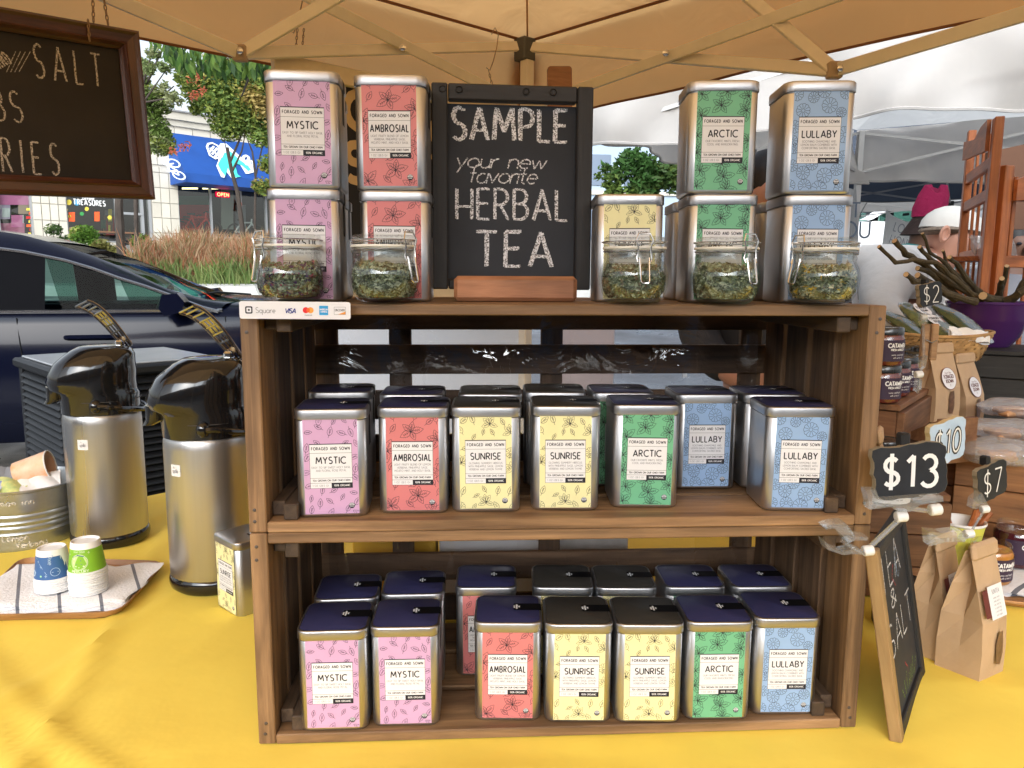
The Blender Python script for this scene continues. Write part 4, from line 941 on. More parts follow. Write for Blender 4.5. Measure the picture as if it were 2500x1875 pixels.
fbox('back_wall', xw0, xw1, base, hd + .4, -5, -4.8, M_dark); fbox('shop_ceiling', xw0, xw1, hd + .42, hd + .5, -5, -.01, M_dark); fbox('shop_floor', xw0, xw1, gy(6) + .1, gy(6) + .16, -5, -.02, M_dark)
# wall tiles above the awning
tw = .62
for r_ in range(2):
    yy = hd + .45 + .06 + (top - .5 - hd - .45) * r_ / 2; hh_ = (top - .5 - hd - .45) / 2 - .03
    for k in range(26):
        x = fl(330, 300).x + k * tw
        fbox('tile', x + .012, x + tw - .012, yy, yy + hh_, .0, .035, M_tile)
def pier(pa, pb, nx):
    x0, x1 = fl(pa, 520).x, fl(pb, 520).x; fbox('pier', x0, x1, base, hd + .45, -.5, 0, mat('grout', (.33, .31, .27), .9)); w_ = (x1 - x0) / nx
    hh_ = .50; k = 0; y = gy(x0) + .05
    while y < hd + .4:
        for i in range(nx): fbox('tile', x0 + i * w_ + .012, x0 + (i + 1) * w_ - .012, y, min(y + hh_ - .024, hd + .44), 0, .03, M_tile)
        y += hh_
pier(80, 163, 4); pier(372, 437, 3); pier(-240, -90, 4); pier(700, 760, 3)
def window(pa, pb, py_t, py_b, mull, nm='shop_window'):
    x0, x1 = fl(pa, 520).x, fl(pb, 520).x; y1 = hd + .44; y0 = fl((pa + pb) / 2, py_b).y
    fbox('bulkhead', x0, x1, base, y0, -.3, -.05, M_cw)
    w_ = fbox(nm, x0, x1, y0, y0 + .06, -.16, -.04, M_fr); fbox('frame', x0, x1, y1 - .06, y1, -.16, -.04, M_fr, w_)
    for t in [0] + mull + [1]:
        x = x0 + (x1 - x0) * t; fbox('mullion', x - .03, x + .03, y0, y1, -.15, -.03, M_fr, w_)
    g = MB(); g.rect(x0, y0, x1, y1, -.1); g.build('pane', M_pane, w_)
    return x0, x1, y0, y1
w1 = window(-90, 78, 480, 575, [.5]); w2 = window(163, 285, 480, 590, []); w3 = window(437, 700, 450, 583, [.285, .56, .8])
fbox('transom_wall', fl(-240, 500).x, fl(285, 500).x, fl(160, 462).y, hd + .45, -.3, -.02, M_cw)
# door
x0, x1 = fl(285, 540).x, fl(372, 540).x; yb = gy(x0) + .1
d = fbox('shop_door', x0, x1, yb, yb + .05, -.2, -.05, M_fr)
for (a, b_) in ((0, .07), (.1, .17), (.70, .78), (.93, 1)): fbox('stile', x0 + (x1 - x0) * a, x0 + (x1 - x0) * b_, yb, hd + .3, -.18, -.04, M_fr, d)
fbox('push_bar', x0 + .1, x0 + (x1 - x0) * .75, fl(330, 522).y - .04, fl(330, 522).y + .04, -.16, -.02, M_fr, d)
g = MB(); g.rect(x0, yb, x1, hd + .3, -.12); g.build('pane', M_pane, d)
# awning: a slanted blue hood
a0, a1 = fl(412, 400).x, fl(760, 400).x; zo = 1.3
yt = fl(520, 338).y; 
q = lambda px, py: fi @ fac(px, py, zo)
ybt = q(480, 424).y; g = MB(); g.loft([[(a0, yt, .04), (a0, ybt, zo), (a0, ybt - .30, zo), (a0, ybt - .30, .04)], [(a1, yt, .04), (a1, ybt, zo), (a1, ybt - .30, zo), (a1, ybt - .30, .04)]], smooth=False)
M_awn = mat('awning_blue', (.012, .07, .29), .6, var=.12, vs=2)
aw = g.build('awning', M_awn, FB)
an = V((0, ybt - yt, zo - .04)).normalized(); AMx = frame((a0, yt, .04), (1, 0, 0), (0, -(ybt - yt), -(zo - .04)))   # y up the slope
slope = math.hypot(ybt - yt, zo - .04)
AM = frame((a0, ybt, zo), (1, 0, 0), V((0, yt - ybt, .04 - zo)))
g = MB(); g.M = AM @ T((0, 0, .03)); M_aw1 = mat('awning_white', (.72, .76, .80), .6); M_aw2 = mat('awning_teal', (.06, .55, .45), .6)
inv = (fm @ AM).inverted()
def aw_(px, py): p_ = on_pl(px, py, fm @ AM @ V((0, 0, .03)), (fm @ AM).to_3x3() @ V((0, 0, 1))); return inv @ p_
def awl(pts, m_, w_, dz=0): g.m = m_; g.ribbon([(aw_(*p).x, aw_(*p).y) for p in pts], w_, dz)
def awp(pts, m_, dz=0): g.m = m_; g.poly([(aw_(*p).x, aw_(*p).y) for p in pts], dz)
# a crouching cyclist in teal with a striped helmet, plain shop graphic
awp([(531, 362), (538, 350), (552, 350), (590, 385), (618, 408), (622, 420), (606, 424), (600, 424), (585, 400), (560, 392), (566, 405), (578, 434), (566, 436), (552, 418), (548, 434), (540, 432), (528, 405), (533, 392)], 0)
awp([(536, 394), (548, 374), (562, 370), (584, 390), (604, 404), (612, 414), (606, 418), (590, 404), (572, 398), (580, 426), (588, 432), (568, 434), (556, 410), (550, 430), (540, 418), (532, 402)], 1, .01)
for pts in ([(505, 360), (508, 352), (518, 350), (530, 356), (545, 372), (540, 384), (525, 388), (512, 380), (505, 360)], [(511, 372), (522, 358)], [(517, 378), (530, 362)], [(524, 384), (538, 370)], [(512, 362), (532, 380)]): awl(pts, 0, .075, .02)
for cx, cy, r_ in ((600, 388, 7), (612, 400, 6), (604, 398, 5)): awl([(cx + r_ * math.cos(a * .7), cy + r_ * math.sin(a * .7)) for a in range(10)], 0, .1, .02)
g.build('awning_graphic', [M_aw1, M_aw2], aw)
# bicycle mark at the left end of the hood
def bike(mb, x, y, s_, w_, rot=0):
    ca, sa = math.cos(rot), math.sin(rot); F_ = lambda a, b_: (x + (a * ca - b_ * sa) * s_, y + (a * sa + b_ * ca) * s_)
    for cx in (0, 1): mb.ribbon([F_(cx + .33 * math.cos(t * .3), .33 + .33 * math.sin(t * .3)) for t in range(22)], w_)
    for pts in ([(0, .33), (.28, .75), (.78, .78), (1, .33)], [(0, .33), (.42, .33), (.78, .78)], [(.42, .33), (.26, .84)], [(.18, .86), (.36, .86)], [(.78, .78), (.80, .92), (.92, .94)]): mb.ribbon([F_(*p) for p in pts], w_)
g = MB(); g.M = AM @ T((0, 0, .03)); a = aw_(430, 433); b_ = aw_(418, 385); s_ = abs(b_.y - a.y) / 1.66; bike(g, a.x + s_ * .55, a.y + s_ * .2, s_, .055, math.pi / 2); g.build('bicycle_mark', M_aw1, aw)
# things in the windows
def fpoly(nm, pts, off, m_, par=FB): 
    g = MB(); g.M = T((0, 0, off)); P = [fl(px, py, off) for px, py in pts]; g.prism([(p.x, p.y) for p in P], -.02, 0); return g.build(nm, m_, par)
def frect(nm, x0, y0, x1, y1, off, m_): return fpoly(nm, [(x0, y1), (x1, y1), (x1, y0), (x0, y0)], off, m_)
C_ = lambda n, c, e=0, r_=.6: mat(n, c, r_, emit=e)
M_or = C_('sticker_orange', (.85, .12, .03)); M_ye = C_('sticker_yellow', (.75, .60, .08)); M_cy = C_('sticker_cyan', (.05, .38, .65)); M_pk = C_('poster_pink', (.75, .22, .42)); M_rd = C_('bike_red', (.50, .02, .02)); M_gn = C_('green_mural', (.02, .16, .09)); M_wh = C_('sticker_white', (.7, .7, .68)); M_bw = C_('shelf_brown', (.18, .09, .05))
for x0, y0, x1, y1, m_ in ((-80, 462, 78, 500, M_pk), (-60, 500, 25, 535, C_('poster_lilac', (.55, .42, .55))), (28, 525, 55, 555, M_pk), (40, 525, 58, 551, M_wh), (5, 508, 24, 530, M_wh), (-50, 545, 60, 578, C_('poster_rose', (.6, .2, .3))), (45, 490, 70, 522, C_('poster_tan', (.45, .3, .2)))): frect('window_poster', x0, y0, x1, y1, -.2 - .02 * random.random(), m_)
for k in range(7): frect('paper_flower', 64 + random.random() * 8, 508 + k * 10, 70 + random.random() * 6, 514 + k * 10, -.08, (M_ye, M_or, M_rd)[k % 3])
frect('window_poster', 168, 518, 183, 541, -.08, M_or); frect('window_poster', 231, 517, 243, 540, -.08, M_or)
for cx, cy, r_, m_ in ((188, 494, 8, M_cy), (168, 494, 7, M_ye), (175, 564, 10, C_('disc_tan', (.45, .32, .18))), (163, 512, 3, M_ye), (170, 528, 4, M_ye), (268, 531, 5, M_ye), (212, 510, 5, M_ye), (200, 522, 5, C_('sprig_green', (.05, .3, .08)))):
    fpoly('window_sticker', [(cx + r_ * math.cos(t * .7), cy + r_ * math.sin(t * .7)) for t in range(9)][::-1], -.08, m_)
g = MB(); g.M = T((0, 0, -.06)); a = fl(219, 501, -.06); text(g, 'TREASURES', a.x, a.y, .16, .035, 0, 'c', .25, .8); a = fl(217, 488, -.06); text(g, 'DIVINE', a.x, a.y, .12, .03, 0, 'c', .2, .8); g.build('window_lettering', M_wh, FB)
for k in range(16): frect('shelf_goods', 245 + random.random() * 35, 510 + random.random() * 60, 256 + random.random() * 30, 528 + random.random() * 50, -1.2 - random.random(), random.choice([M_bw, M_gn, M_rd, C_('goods_grey', (.2, .2, .22)), M_ye]))
frect('wall_mural', 437, 478, 514, 520, -2.4, M_gn); frect('wall_mural', 437, 500, 512, 570, -2.3, M_rd)
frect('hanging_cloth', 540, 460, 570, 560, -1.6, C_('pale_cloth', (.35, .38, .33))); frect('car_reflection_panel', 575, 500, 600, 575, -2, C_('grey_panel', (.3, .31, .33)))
for x in (445, 495): frect('strip_light', x, 458, x + 38, 462, -1.0, mat('strip_light', (1, .85, .45), .5, emit=2.2))
def bicycle(lb, px, py, hpx, off, m_):
    p0 = fac(px, py, off); s_ = hpx * p0.y / FPX; t = thing('bicycle', lb, 'bicycle', mw=frame(p0, fd, V((0, 0, 1))))
    for cx in (0, 1.02 * s_ * 1.5):
        w_ = thing('x', None, None) if False else None
        MB().tube([(cx + .34 * s_ * 1.5 * math.cos(a * .3), .34 * s_ * 1.5 * (1 + math.sin(a * .3)), 0) for a in range(21)], .03, 5, True).build('wheel', C_('tyre', (.03, .03, .03)), t)
    g = MB(); k = 1.5 * s_
    for pts in ([(0, .34), (.28, .75), (.78, .78), (1.02, .34)], [(0, .34), (.42, .33), (.80, .74)], [(.42, .33), (.26, .84)], [(.78, .78), (.80, .95)]): g.tube([(a * k, b_ * k, 0) for a, b_ in pts], .035, 5)
    g.build('bicycle_frame', m_, t); MB().box(.15 * k, .38 * k, .84 * k, .9 * k, -.06, .06).build('saddle', C_('tyre', (.03, .03, .03)), t); MB().tube([(.80 * k, .95 * k, -.2), (.80 * k, .98 * k, 0), (.80 * k, .95 * k, .2)], .03, 5).build('handlebar', C_('tyre', (.03, .03, .03)), t)
bicycle('red bicycle standing inside the shop window under the awning', 452, 582, 45, -.8, C_('bike_frame_red', (.55, .03, .02)))
bicycle('darker red bicycle behind the front red one in the shop window', 442, 580, 38, -1.6, M_rd)
bicycle('white bicycle at the right of the shop window', 575, 585, 36, -.9, M_wh)
# neon sign
o_ = fac(546, 475, .02); ns = thing('open_sign', 'red lit neon sign reading open in the shop window', 'sign', mw=frame(o_ + fn * -.05, fd, V((0, 0, 1))))
MB().box(-.26, .26, -.09, .09, -.05, -.02, .01).build('backing', C_('neon_back', (.35, .0, .03), 1.2), ns)
g = MB(); text(g, 'OPEN', 0, -.055, .11, .022, 0, 'c', .35, 1.1); g.build('neon_letters', C_('neon_red', (1, .16, .06), 5), ns)
g = MB(); g.M = frame(fac(581, 503, .1), fd, V((0, 0, 1))); g.prism([(0, -.16), (.14, -.16), (.14, .1), (.07, .3)], -.01, .01); tag(g.build('orange_pennant', C_('pennant', (.95, .16, .04))), 'small orange triangular pennant outside the shop window', 'flag')
b_ = thing('bench', 'small dark bench outside the shop door', 'bench', (fac(282, 590, 1.0)), 0); b_.matrix_world = frame(V((*fac(282, 590, 1.0).xy, gy(4) + .02)), fd, V((0, 0, 1)))
MB().box(-.7, .7, .42, .47, -.2, .2).build('seat', M_bw, b_)
for x in (-.6, .6): MB().box(x - .03, x + .03, 0, .42, -.18, .18).build('leg', C_('tyre', (.03, .03, .03)), b_)
# far pavement
def strip(nm, ya, yb_, m_, zt, x0=-30, x1=40, lab=None, skew=.0):
    g = MB(); n = 14
    for i in range(n):
        xa, xb = x0 + (x1 - x0) * i / n, x0 + (x1 - x0) * (i + 1) / n; f_ = lambda x: x * skew
        v = [(xa, ya + f_(xa), gz(ya + f_(xa)) - .03), (xb, ya + f_(xb), gz(ya + f_(xb)) - .03), (xb, yb_ + f_(xb), gz(yb_ + f_(xb)) - .03), (xa, yb_ + f_(xa), gz(yb_ + f_(xa)) - .03)]
        v += [(a, b2, c + zt + .03) for a, b2, c in v]; g.add(v, [(0, 3, 2, 1), (4, 5, 6, 7), (0, 1, 5, 4), (2, 3, 7, 6), (0, 4, 7, 3), (1, 2, 6, 5)])
    return tag(g.build(nm, m_), lab, kind='structure')
kz = at(560, 703, 14).z
sk = (F1.y - F0.y) / (F1.x - F0.x) * .6
strip('road', 6.4, 13.4, mat('road_grey', (.16, .16, .165), .35, var=.2, vs=2, rv=.2), .004, -40, 40, 'wet grey road', .0)
strip('road_line', 12.2, 12.34, C_('line_yellow', (.75, .45, .05)), .010, -40, 4, 'yellow line painted along the road')
kb = strip('kerb', 13.9, 14.3, M_conc, .17, -30, 2, 'white concrete kerb of the planting bed')
strip('pavement', 14.3, 40, M_walk, .10, -40, 3, 'pavement in front of the shops')

# ---------------------------------------------------------------- vegetation
def leaves(seed, blobs, n, s_, cols, droop=.3, flat=False):
    rn = random.Random(seed); b = MB(); wts = [bl_[3] * bl_[3] for bl_ in blobs]
    for i in range(n):
        bl_ = rn.choices(blobs, wts)[0]; d = V((rn.gauss(0, 1), rn.gauss(0, 1), rn.gauss(0, .8))); d.normalize()
        c = V(bl_[:3]) + V((d.x, d.y, d.z * bl_[4])) * bl_[3] * (rn.random() ** .45)
        u = V((rn.gauss(0, 1), rn.gauss(0, 1), rn.gauss(-droop, .5))).normalized(); w_ = u.cross(V((rn.gauss(0, 1), rn.gauss(0, 1), rn.gauss(0, 1)))).normalized(); k = s_ * (.6 + .8 * rn.random())
        b.m = min(len(cols) - 1, int(abs(noise.noise(c * 1.3) * 2.2 + rn.random() * .9) * len(cols) / 1.6)) if len(cols) > 1 else 0
        b.add([c - u * k, c + w_ * k * .42, c + u * k, c - w_ * k * .42], [(0, 1, 2, 3)])
    return b.mesh('crown', [leafmat(*c_) for c_ in cols])
def leafmat(n, c, tw=.35):
    return sheer('leaf_' + n, c, tw, .5, .25, 2, 0, 5)
def tree(lb, base_, trunk_pts, r0, limbs, blobs, n, s_, cols, seed=1, nm='street_tree'):
    t = thing(nm, lb, 'tree', base_); g = MB(); B_ = V(base_)
    P = [V(p) - B_ for p in trunk_pts]; g.tube(P, [r0 * (1 - .5 * i / (len(P) - 1)) for i in range(len(P))], 8)
    g.build('trunk', mat('bark', (.05, .038, .03), .85, var=.4, vs=5), t)
    for L_ in limbs: Q = [V(p) - B_ for p in L_]; MB().tube(Q, [r0 * .45 * (1 - .75 * i / (len(Q) - 1)) for i in range(len(Q))], 6).build('limb', mat('bark', (.05, .038, .03), .85, var=.4, vs=5), t)
    me = leaves(seed, [(b2[0] - B_.x, b2[1] - B_.y, b2[2] - B_.z, b2[3], b2[4]) for b2 in blobs], n, s_, cols); link('crown', me, t); return t
def bb(px, py, Y, rpx, fl_=.85): p_ = at(px, py, Y); return (p_.x, p_.y, p_.z, rpx * Y / FPX, fl_)
GR = [('green', (.14, .21, .05)), ('lime', (.27, .32, .07)), ('dark', (.06, .11, .03)), ('gold', (.34, .33, .08)), ('amber', (.36, .27, .09))]
Y = 17
tb_ = at(588, 640, Y)
tree('slim street tree with yellow green crown in front of the blue awning', (tb_.x, Y, gz(Y)), [(at(600, 680, Y)), at(592, 560, Y), at(580, 470, Y), at(566, 420, Y), at(555, 360, Y)], .065,
     [[at(578, 470, Y), at(560, 400, Y), at(545, 330, Y)], [at(622, 560, Y), at(624, 430, Y), at(640, 360, Y), at(660, 330, Y)], [at(566, 420, Y), at(590, 370, Y), at(600, 320, Y)], [at(560, 400, Y), at(585, 340, Y), at(620, 260, Y), at(590, 180, Y)], [at(624, 430, Y), at(616, 370, Y), at(600, 330, Y)], [at(560, 330, Y), at(525, 270, Y), at(480, 210, Y)]],
     [bb(560, 250, Y, 75), bb(620, 270, Y, 65), bb(500, 220, Y, 55), bb(465, 190, Y, 38), bb(540, 180, Y, 60), bb(600, 190, Y, 60), bb(650, 220, Y, 60), bb(560, 310, Y, 42), bb(640, 330, Y, 35), bb(478, 265, Y, 18), bb(660, 400, Y, 28), bb(640, 455, Y, 26), bb(700, 250, Y, 50)], 26000, .048, GR, 3)
Y = 16
tree('tree behind the hanging chalkboard with sparse pale green leaves', (at(300, 680, Y).x, Y, gz(Y)), [at(300, 690, Y), at(290, 500, Y), at(300, 350, Y), at(330, 250, Y)], .1, [[at(330, 250, Y), at(370, 180, Y), at(400, 110, Y)], [at(330, 250, Y), at(390, 240, Y), at(425, 210, Y)]],
     [bb(375, 250, Y, 45), bb(360, 310, Y, 50), bb(385, 345, Y, 40), bb(410, 360, Y, 20), bb(330, 250, Y, 60), bb(300, 200, Y, 60), bb(355, 160, Y, 20)], 10000, .048, [('sage', (.20, .26, .10)), ('lime', (.27, .32, .07)), ('pale', (.30, .33, .16)), ('green', (.14, .21, .05))], 5)
Y = 15.5
tree('wispy twigs of a small tree against the white sky', (at(330, 690, Y).x, Y + .3, gz(Y)), [at(335, 690, Y), at(330, 420, Y), at(350, 200, Y)], .05, [[at(350, 250, Y), at(385, 200, Y), at(420, 150, Y)], [at(350, 200, Y), at(365, 150, Y), at(375, 120, Y)], [at(350, 250, Y), at(410, 240, Y), at(445, 250, Y)]],
     [bb(375, 130, Y, 18), bb(365, 170, Y, 18), bb(405, 165, Y, 20), bb(425, 240, Y, 22), bb(400, 210, Y, 14), bb(440, 165, Y, 16)], 700, .055, [('sage', (.15, .20, .07)), ('pale', (.25, .28, .12))], 6)
# large hanging leaves of a nearer tree under the canopy edge
Y = 6.5; rn = random.Random(4)
t = thing('overhanging_tree', 'nearer tree whose large dark pointed leaves hang below the canopy edge', 'tree', (at(900, 700, 8).x, 8.0, 0.2))
g = MB(); B_ = V(t.location)
for i in range(620):
    px = 368 + 330 * rn.random(); e = 92 + (px - 340) * .16; low = 95 + 70 * min(1, max(0, (px - 375) / 90)) if px < 680 else 175
    py = e - 40 + (low - e + 62) * rn.random() ** .8
    if px < 410 and rn.random() < .5: continue
    c = at(px, py, Y + rn.uniform(-.4, .9)) - B_; u = V((rn.gauss(.1, .35), rn.gauss(0, .3), -1)).normalized(); w_ = u.cross(V((rn.gauss(0, .4), 1, rn.gauss(0, .3)))).normalized(); k = .048 * (.7 + .6 * rn.random()); n_ = u.cross(w_)
    g.m = rn.choice((0, 0, 1, 2)); g.add([c - u * k, c - u * k * .3 + w_ * k * .36 - n_ * k * .08, c + u * k * .35 + w_ * k * .3, c + u * k * 1.15, c + u * k * .35 - w_ * k * .3, c - u * k * .3 - w_ * k * .36 - n_ * k * .08], [(0, 1, 2, 3), (0, 3, 4, 5)])
g.build('crown', [leafmat('near', (.05, .11, .02), .4), leafmat('near_light', (.10, .17, .03), .45), leafmat('near_dark', (.02, .05, .012), .3)], t)
MB().tube([V((0, 0, 0)), V((.05, 0, 1.6)), at(860, 250, 7.8) - B_, at(700, 80, 7.6) - B_], [.09, .08, .06, .03], 8).build('trunk', mat('bark', (.05, .038, .03), .85, var=.4, vs=5), t)
MB().tube([at(640, 100, 7.4) - B_, at(620, 160, 6.8) - B_, at(590, 235, 6.5) - B_], [.02, .015, .006], 5).build('limb', mat('bark', (.05, .038, .03), .85), t)
# red tipped sprays
for i, (a, b_) in enumerate((((462, 240), (500, 218)), ((464, 195), (492, 180)), ((412, 372), (468, 352)))):
    g = MB(); p0, p1 = at(*a, 14.5), at(*b_, 14.5)
    for k in range(60): c = p0.lerp(p1, rn.random()) + V((rn.gauss(0, .03), rn.gauss(0, .03), rn.gauss(0, .035))); u = V((rn.gauss(0, 1), rn.gauss(0, 1), rn.gauss(0, 1))).normalized() * .04; w_ = u.orthogonal().normalized() * .015; g.add([c - u, c + w_, c + u, c - w_], [(0, 1, 2, 3)])
    tag(g.build('leaf_spray', leafmat('red', (.45, .13, .07), .4)), ('red leaf spray just above the middle left of the tree crown', 'small red leaf spray high on the left tree crown', 'long red leaf spray crossing the left end of the blue awning')[i], 'branch')
def grass(seed, x0, x1, y0, y1, n, hgt, lean, m_, nm, lb, kind='stuff', wid=.006, tuft=None):
    rn = random.Random(seed); b = MB()
    for i in range(n):
        x = rn.uniform(x0, x1); y = rn.uniform(y0, y1)
        if tuft: x = tuft[0] + rn.gauss(0, tuft[2]) * .5; y = tuft[1] + rn.gauss(0, tuft[2]) * .5
        z = gz(y) + .08; h_ = hgt * (.55 + .6 * rn.random()) * (1 + .3 * noise.noise(V((x * 1.5, y, 0)))); a = rn.gauss(lean, .35); b2 = rn.gauss(0, .25); b.m = rn.randrange(len(m_))
        p = V((x, y, z)); w_ = V((wid, 0, 0))
        q = [p + V((math.sin(a * t) * h_ * t, math.sin(b2 * t) * h_ * t, h_ * t * math.cos(a * t * .8))) for t in (0, .45, .8, 1)]
        b.add([q[0] - w_, q[0] + w_, q[1] - w_ * .9, q[1] + w_ * .9, q[2] - w_ * .9, q[2] + w_ * .9, q[3]], [(0, 1, 3, 2), (2, 3, 5, 4), (4, 5, 6)])
    return tag(b.build(nm, m_), lb, 'grass', kind=kind)
RD = [leafmat('straw', (.36, .21, .12), .4), leafmat('rust', (.32, .13, .065), .4), leafmat('tan', (.42, .29, .17), .4), leafmat('dull', (.20, .17, .07), .4)]
xa, xb = at(345, 690, 15).x, at(720, 690, 15).x
grass(1, xa, xb, 14.5, 17, 11000, .85, .15, RD, 'tall_grass', 'tall reddish brown ornamental grass in the bed across the road', wid=.009)
GG = [leafmat('blade', (.10, .16, .04), .4), leafmat('blade2', (.18, .22, .07), .4)]
for i, px in enumerate((440, 540, 610)):
    p_ = at(px, 680, 14.8); grass(10 + i, 0, 0, 0, 0, 500, .55, rn.uniform(-.2, .3), GG, 'grass_clump', ('green grass clump at the left of the kerb bed', 'green grass clump in the middle of the kerb bed', 'green grass clump nearest the crates in the kerb bed')[i], None, .010, (p_.x, 14.7, .5))
def shrub(lb, px, py, Y, rpx, cols, seed, n=1500, s_=.05):
    p_ = at(px, py, Y); t = thing('shrub', lb, 'shrub', (p_.x, Y, gz(Y)), group=None); z = p_.z - gz(Y)
    link('foliage', leaves(seed, [(0, 0, z, rpx * Y / FPX, .8), (.3, 0, z - .25, rpx * .8 * Y / FPX, .7), (-.2, 0, z - .4, rpx * .8 * Y / FPX, .7)], n, s_, cols), t)
    for k in range(3): MB().tube([(0, 0, 0), (.1 * (k - 1), 0, z * .6), (.25 * (k - 1), 0, z)], [.02, .015, .005], 5).build('stem', mat('bark', (.05, .038, .03), .85), t)
shrub('bright green shrub below the display window', 205, 575, 19, 32, [('leafy', (.10, .20, .03)), ('lime', (.19, .24, .04))], 21, 2200)
shrub('green shrub below the shop door', 345, 590, 18.5, 24, [('leafy', (.10, .20, .03)), ('lime', (.19, .24, .04))], 22, 1500)
shrub('low dull shrub left of the shop door path', 290, 620, 18, 25, [('dulls', (.18, .17, .05)), ('green', (.085, .14, .03))], 23, 1200)
shrub('dull green shrub above the roof of the car', 130, 560, 20, 20, [('dark', (.035, .075, .02)), ('sage', (.15, .20, .07))], 24, 500)
shrub('dull yellow green shrub beside the tall grass', 250, 605, 18, 26, [('dulls', (.18, .17, .05)), ('lime', (.19, .24, .04))], 25, 1200)
# right hand background: trees, blue grey building, vehicles
tree('leafy green tree behind the yellow tin under the white tent', (at(1560, 700, 9).x, 9, gz(9)), [at(1600, 690, 9), at(1590, 500, 9), at(1560, 400, 9)], .06, [[at(1560, 420, 9), at(1500, 430, 9)]],
     [bb(1545, 400, 9, 45), bb(1500, 430, 9, 30), bb(1600, 420, 9, 55), bb(1570, 460, 9, 40), bb(1475, 410, 9, 14), bb(1640, 430, 9, 50), bb(1500, 465, 9, 22), bb(1460, 430, 9, 10), bb(1530, 480, 9, 25), bb(1480, 450, 9, 10)], 3800, .042, [('deep', (.05, .12, .03)), ('dark', (.035, .075, .02)), ('green', (.085, .14, .03))], 8)
tree('bright green trees far off between the tent poles', (at(2130, 640, 30).x, 30, gz(30)), [at(2130, 640, 30), at(2130, 560, 30)], .2, [], [bb(2115, 530, 30, 55), bb(2150, 560, 30, 50), bb(2090, 580, 30, 45), bb(2190, 540, 30, 50), bb(2240, 560, 30, 50)], 9000, .16, [('deep', (.07, .16, .03)), ('lime', (.19, .24, .04)), ('dark', (.035, .075, .02))], 9)
q0 = at(1500, 470, 34); bd = thing('office_building', 'pale blue grey building with window bands behind the leafy tree', 'building', (q0.x, 34, 0), .1)
M_bg = mat('blue_grey_wall', (.30, .38, .46), .6); zt = at(1450, 378, 34).z
MB().box(-4, 9, 0, 6, 0, zt + 4).build('wall', M_bg, bd)
for k in range(6):
    for r_ in range(4): MB().box(-3.6 + k * 2.0, -2.2 + k * 2.0, -.06, 0, 3 + r_ * 2.2, 4.3 + r_ * 2.2).build('window', mat('far_glass', (.10, .14, .20), .15), bd)
for r_ in range(4): MB().box(-4, 9, -.12, -.0, 2.6 + r_ * 2.2, 2.75 + r_ * 2.2).build('band', M_cw, bd)
# ---------------------------------------------------------------- dark blue car
M_navy = mat('navy_paint', (.003, .004, .012), .14, 0, coat=.12, spec=.18)
M_cg = clear('car_glass', (.20, .34, .30), .0, .02, ge=.14)
M_cint = mat('car_interior', (.012, .014, .014), .7); M_csil = mat('car_chrome', (.68, .68, .68), .15, 1)
CY = 5.36; car = thing('parked_car', 'dark navy car parked behind the black bin at the left', 'car', (0, CY, 0))
HW = .925
def sec(x):
    """cross-section ring of the lower body at x"""
    nose = max(0, min(1, (x + 1.0) / .95)); tail = max(0, min(1, (-4.6 - x) / .5)); w = HW - .20 * nose ** 3 - .15 * tail ** 2
    sill = .26 + .12 * nose ** 2 + .1 * tail; belt = 1.03 + (-.012 * nose if x > -1.8 else 0)
    if x > -1.78: top = 1.095 - .02 * (x + 1.78) - .30 * nose ** 2.6; belt = min(belt, top - .03); crown = top
    elif x < -4.45: crown = 1.06 - .05 * tail; belt = 1.0
    else: crown = .52
    inb = .80 if crown > .9 else .86
    half = [(-w + .09, sill), (-w + .01, sill + .14), (-w - .015, .62), (-w, .78), (-w + .012, .90 * belt + .03), (-w + .03, belt - .03), (-w + .055, belt)]
    if crown > .9: half += [(-w * .82, (belt + crown) / 2 + .012), (-w * .45, crown), (0, crown + .018)]
    else: half += [(-w * .93 + .03, belt - .01), (-w * .91 + .03, .6), (0, .5)]
    r_ = [(x, y, z) for y, z in half] + [(x, -y, z) for y, z in half[-2::-1]]
    return r_
g = MB(); sx_ = [-5.15, -5.1, -4.95, -4.7, -4.46, -4.44] + [-4.2 + .3 * k for k in range(8)] + [-1.80, -1.77, -1.6, -1.4, -1.2, -1.0, -.8, -.6, -.4, -.25, -.14, -.08]
g.loft([sec(x) for x in sx_]); g.build('body', M_navy, car, sharp=30)
cc = lambda px, py, Y: V((at(px, py, Y).x, Y - CY, at(px, py, Y).z))
sil = [(-4.75, 1.07), (-4.55, 1.14), (-4.3, 1.27), (-4.0, 1.40), (-3.7, 1.48), (-3.4, 1.515), (-3.1, 1.512), (-2.91, 1.485), (-2.75, 1.445), (-2.50, 1.367), (-2.34, 1.305), (-2.18, 1.232), (-2.05, 1.168), (-1.80, 1.10), (-1.62, 1.085)]
chr_ = [(-4.60, 1.04), (-4.42, 1.09), (-4.2, 1.19), (-3.95, 1.30), (-3.7, 1.375), (-3.4, 1.412), (-3.04, 1.407), (-2.84, 1.383), (-2.61, 1.336), (-2.45, 1.289), (-2.30, 1.235), (-2.14, 1.185), (-1.985, 1.13), (-1.80, 1.06), (-1.70, 1.035)]
NS = len(sil)
yS = [-.60 - .12 * max(0, (1.5 - z)) / .45 for x, z in sil]; yC = [-.77 - .12 * max(0, (1.41 - z)) / .38 for x, z in chr_]
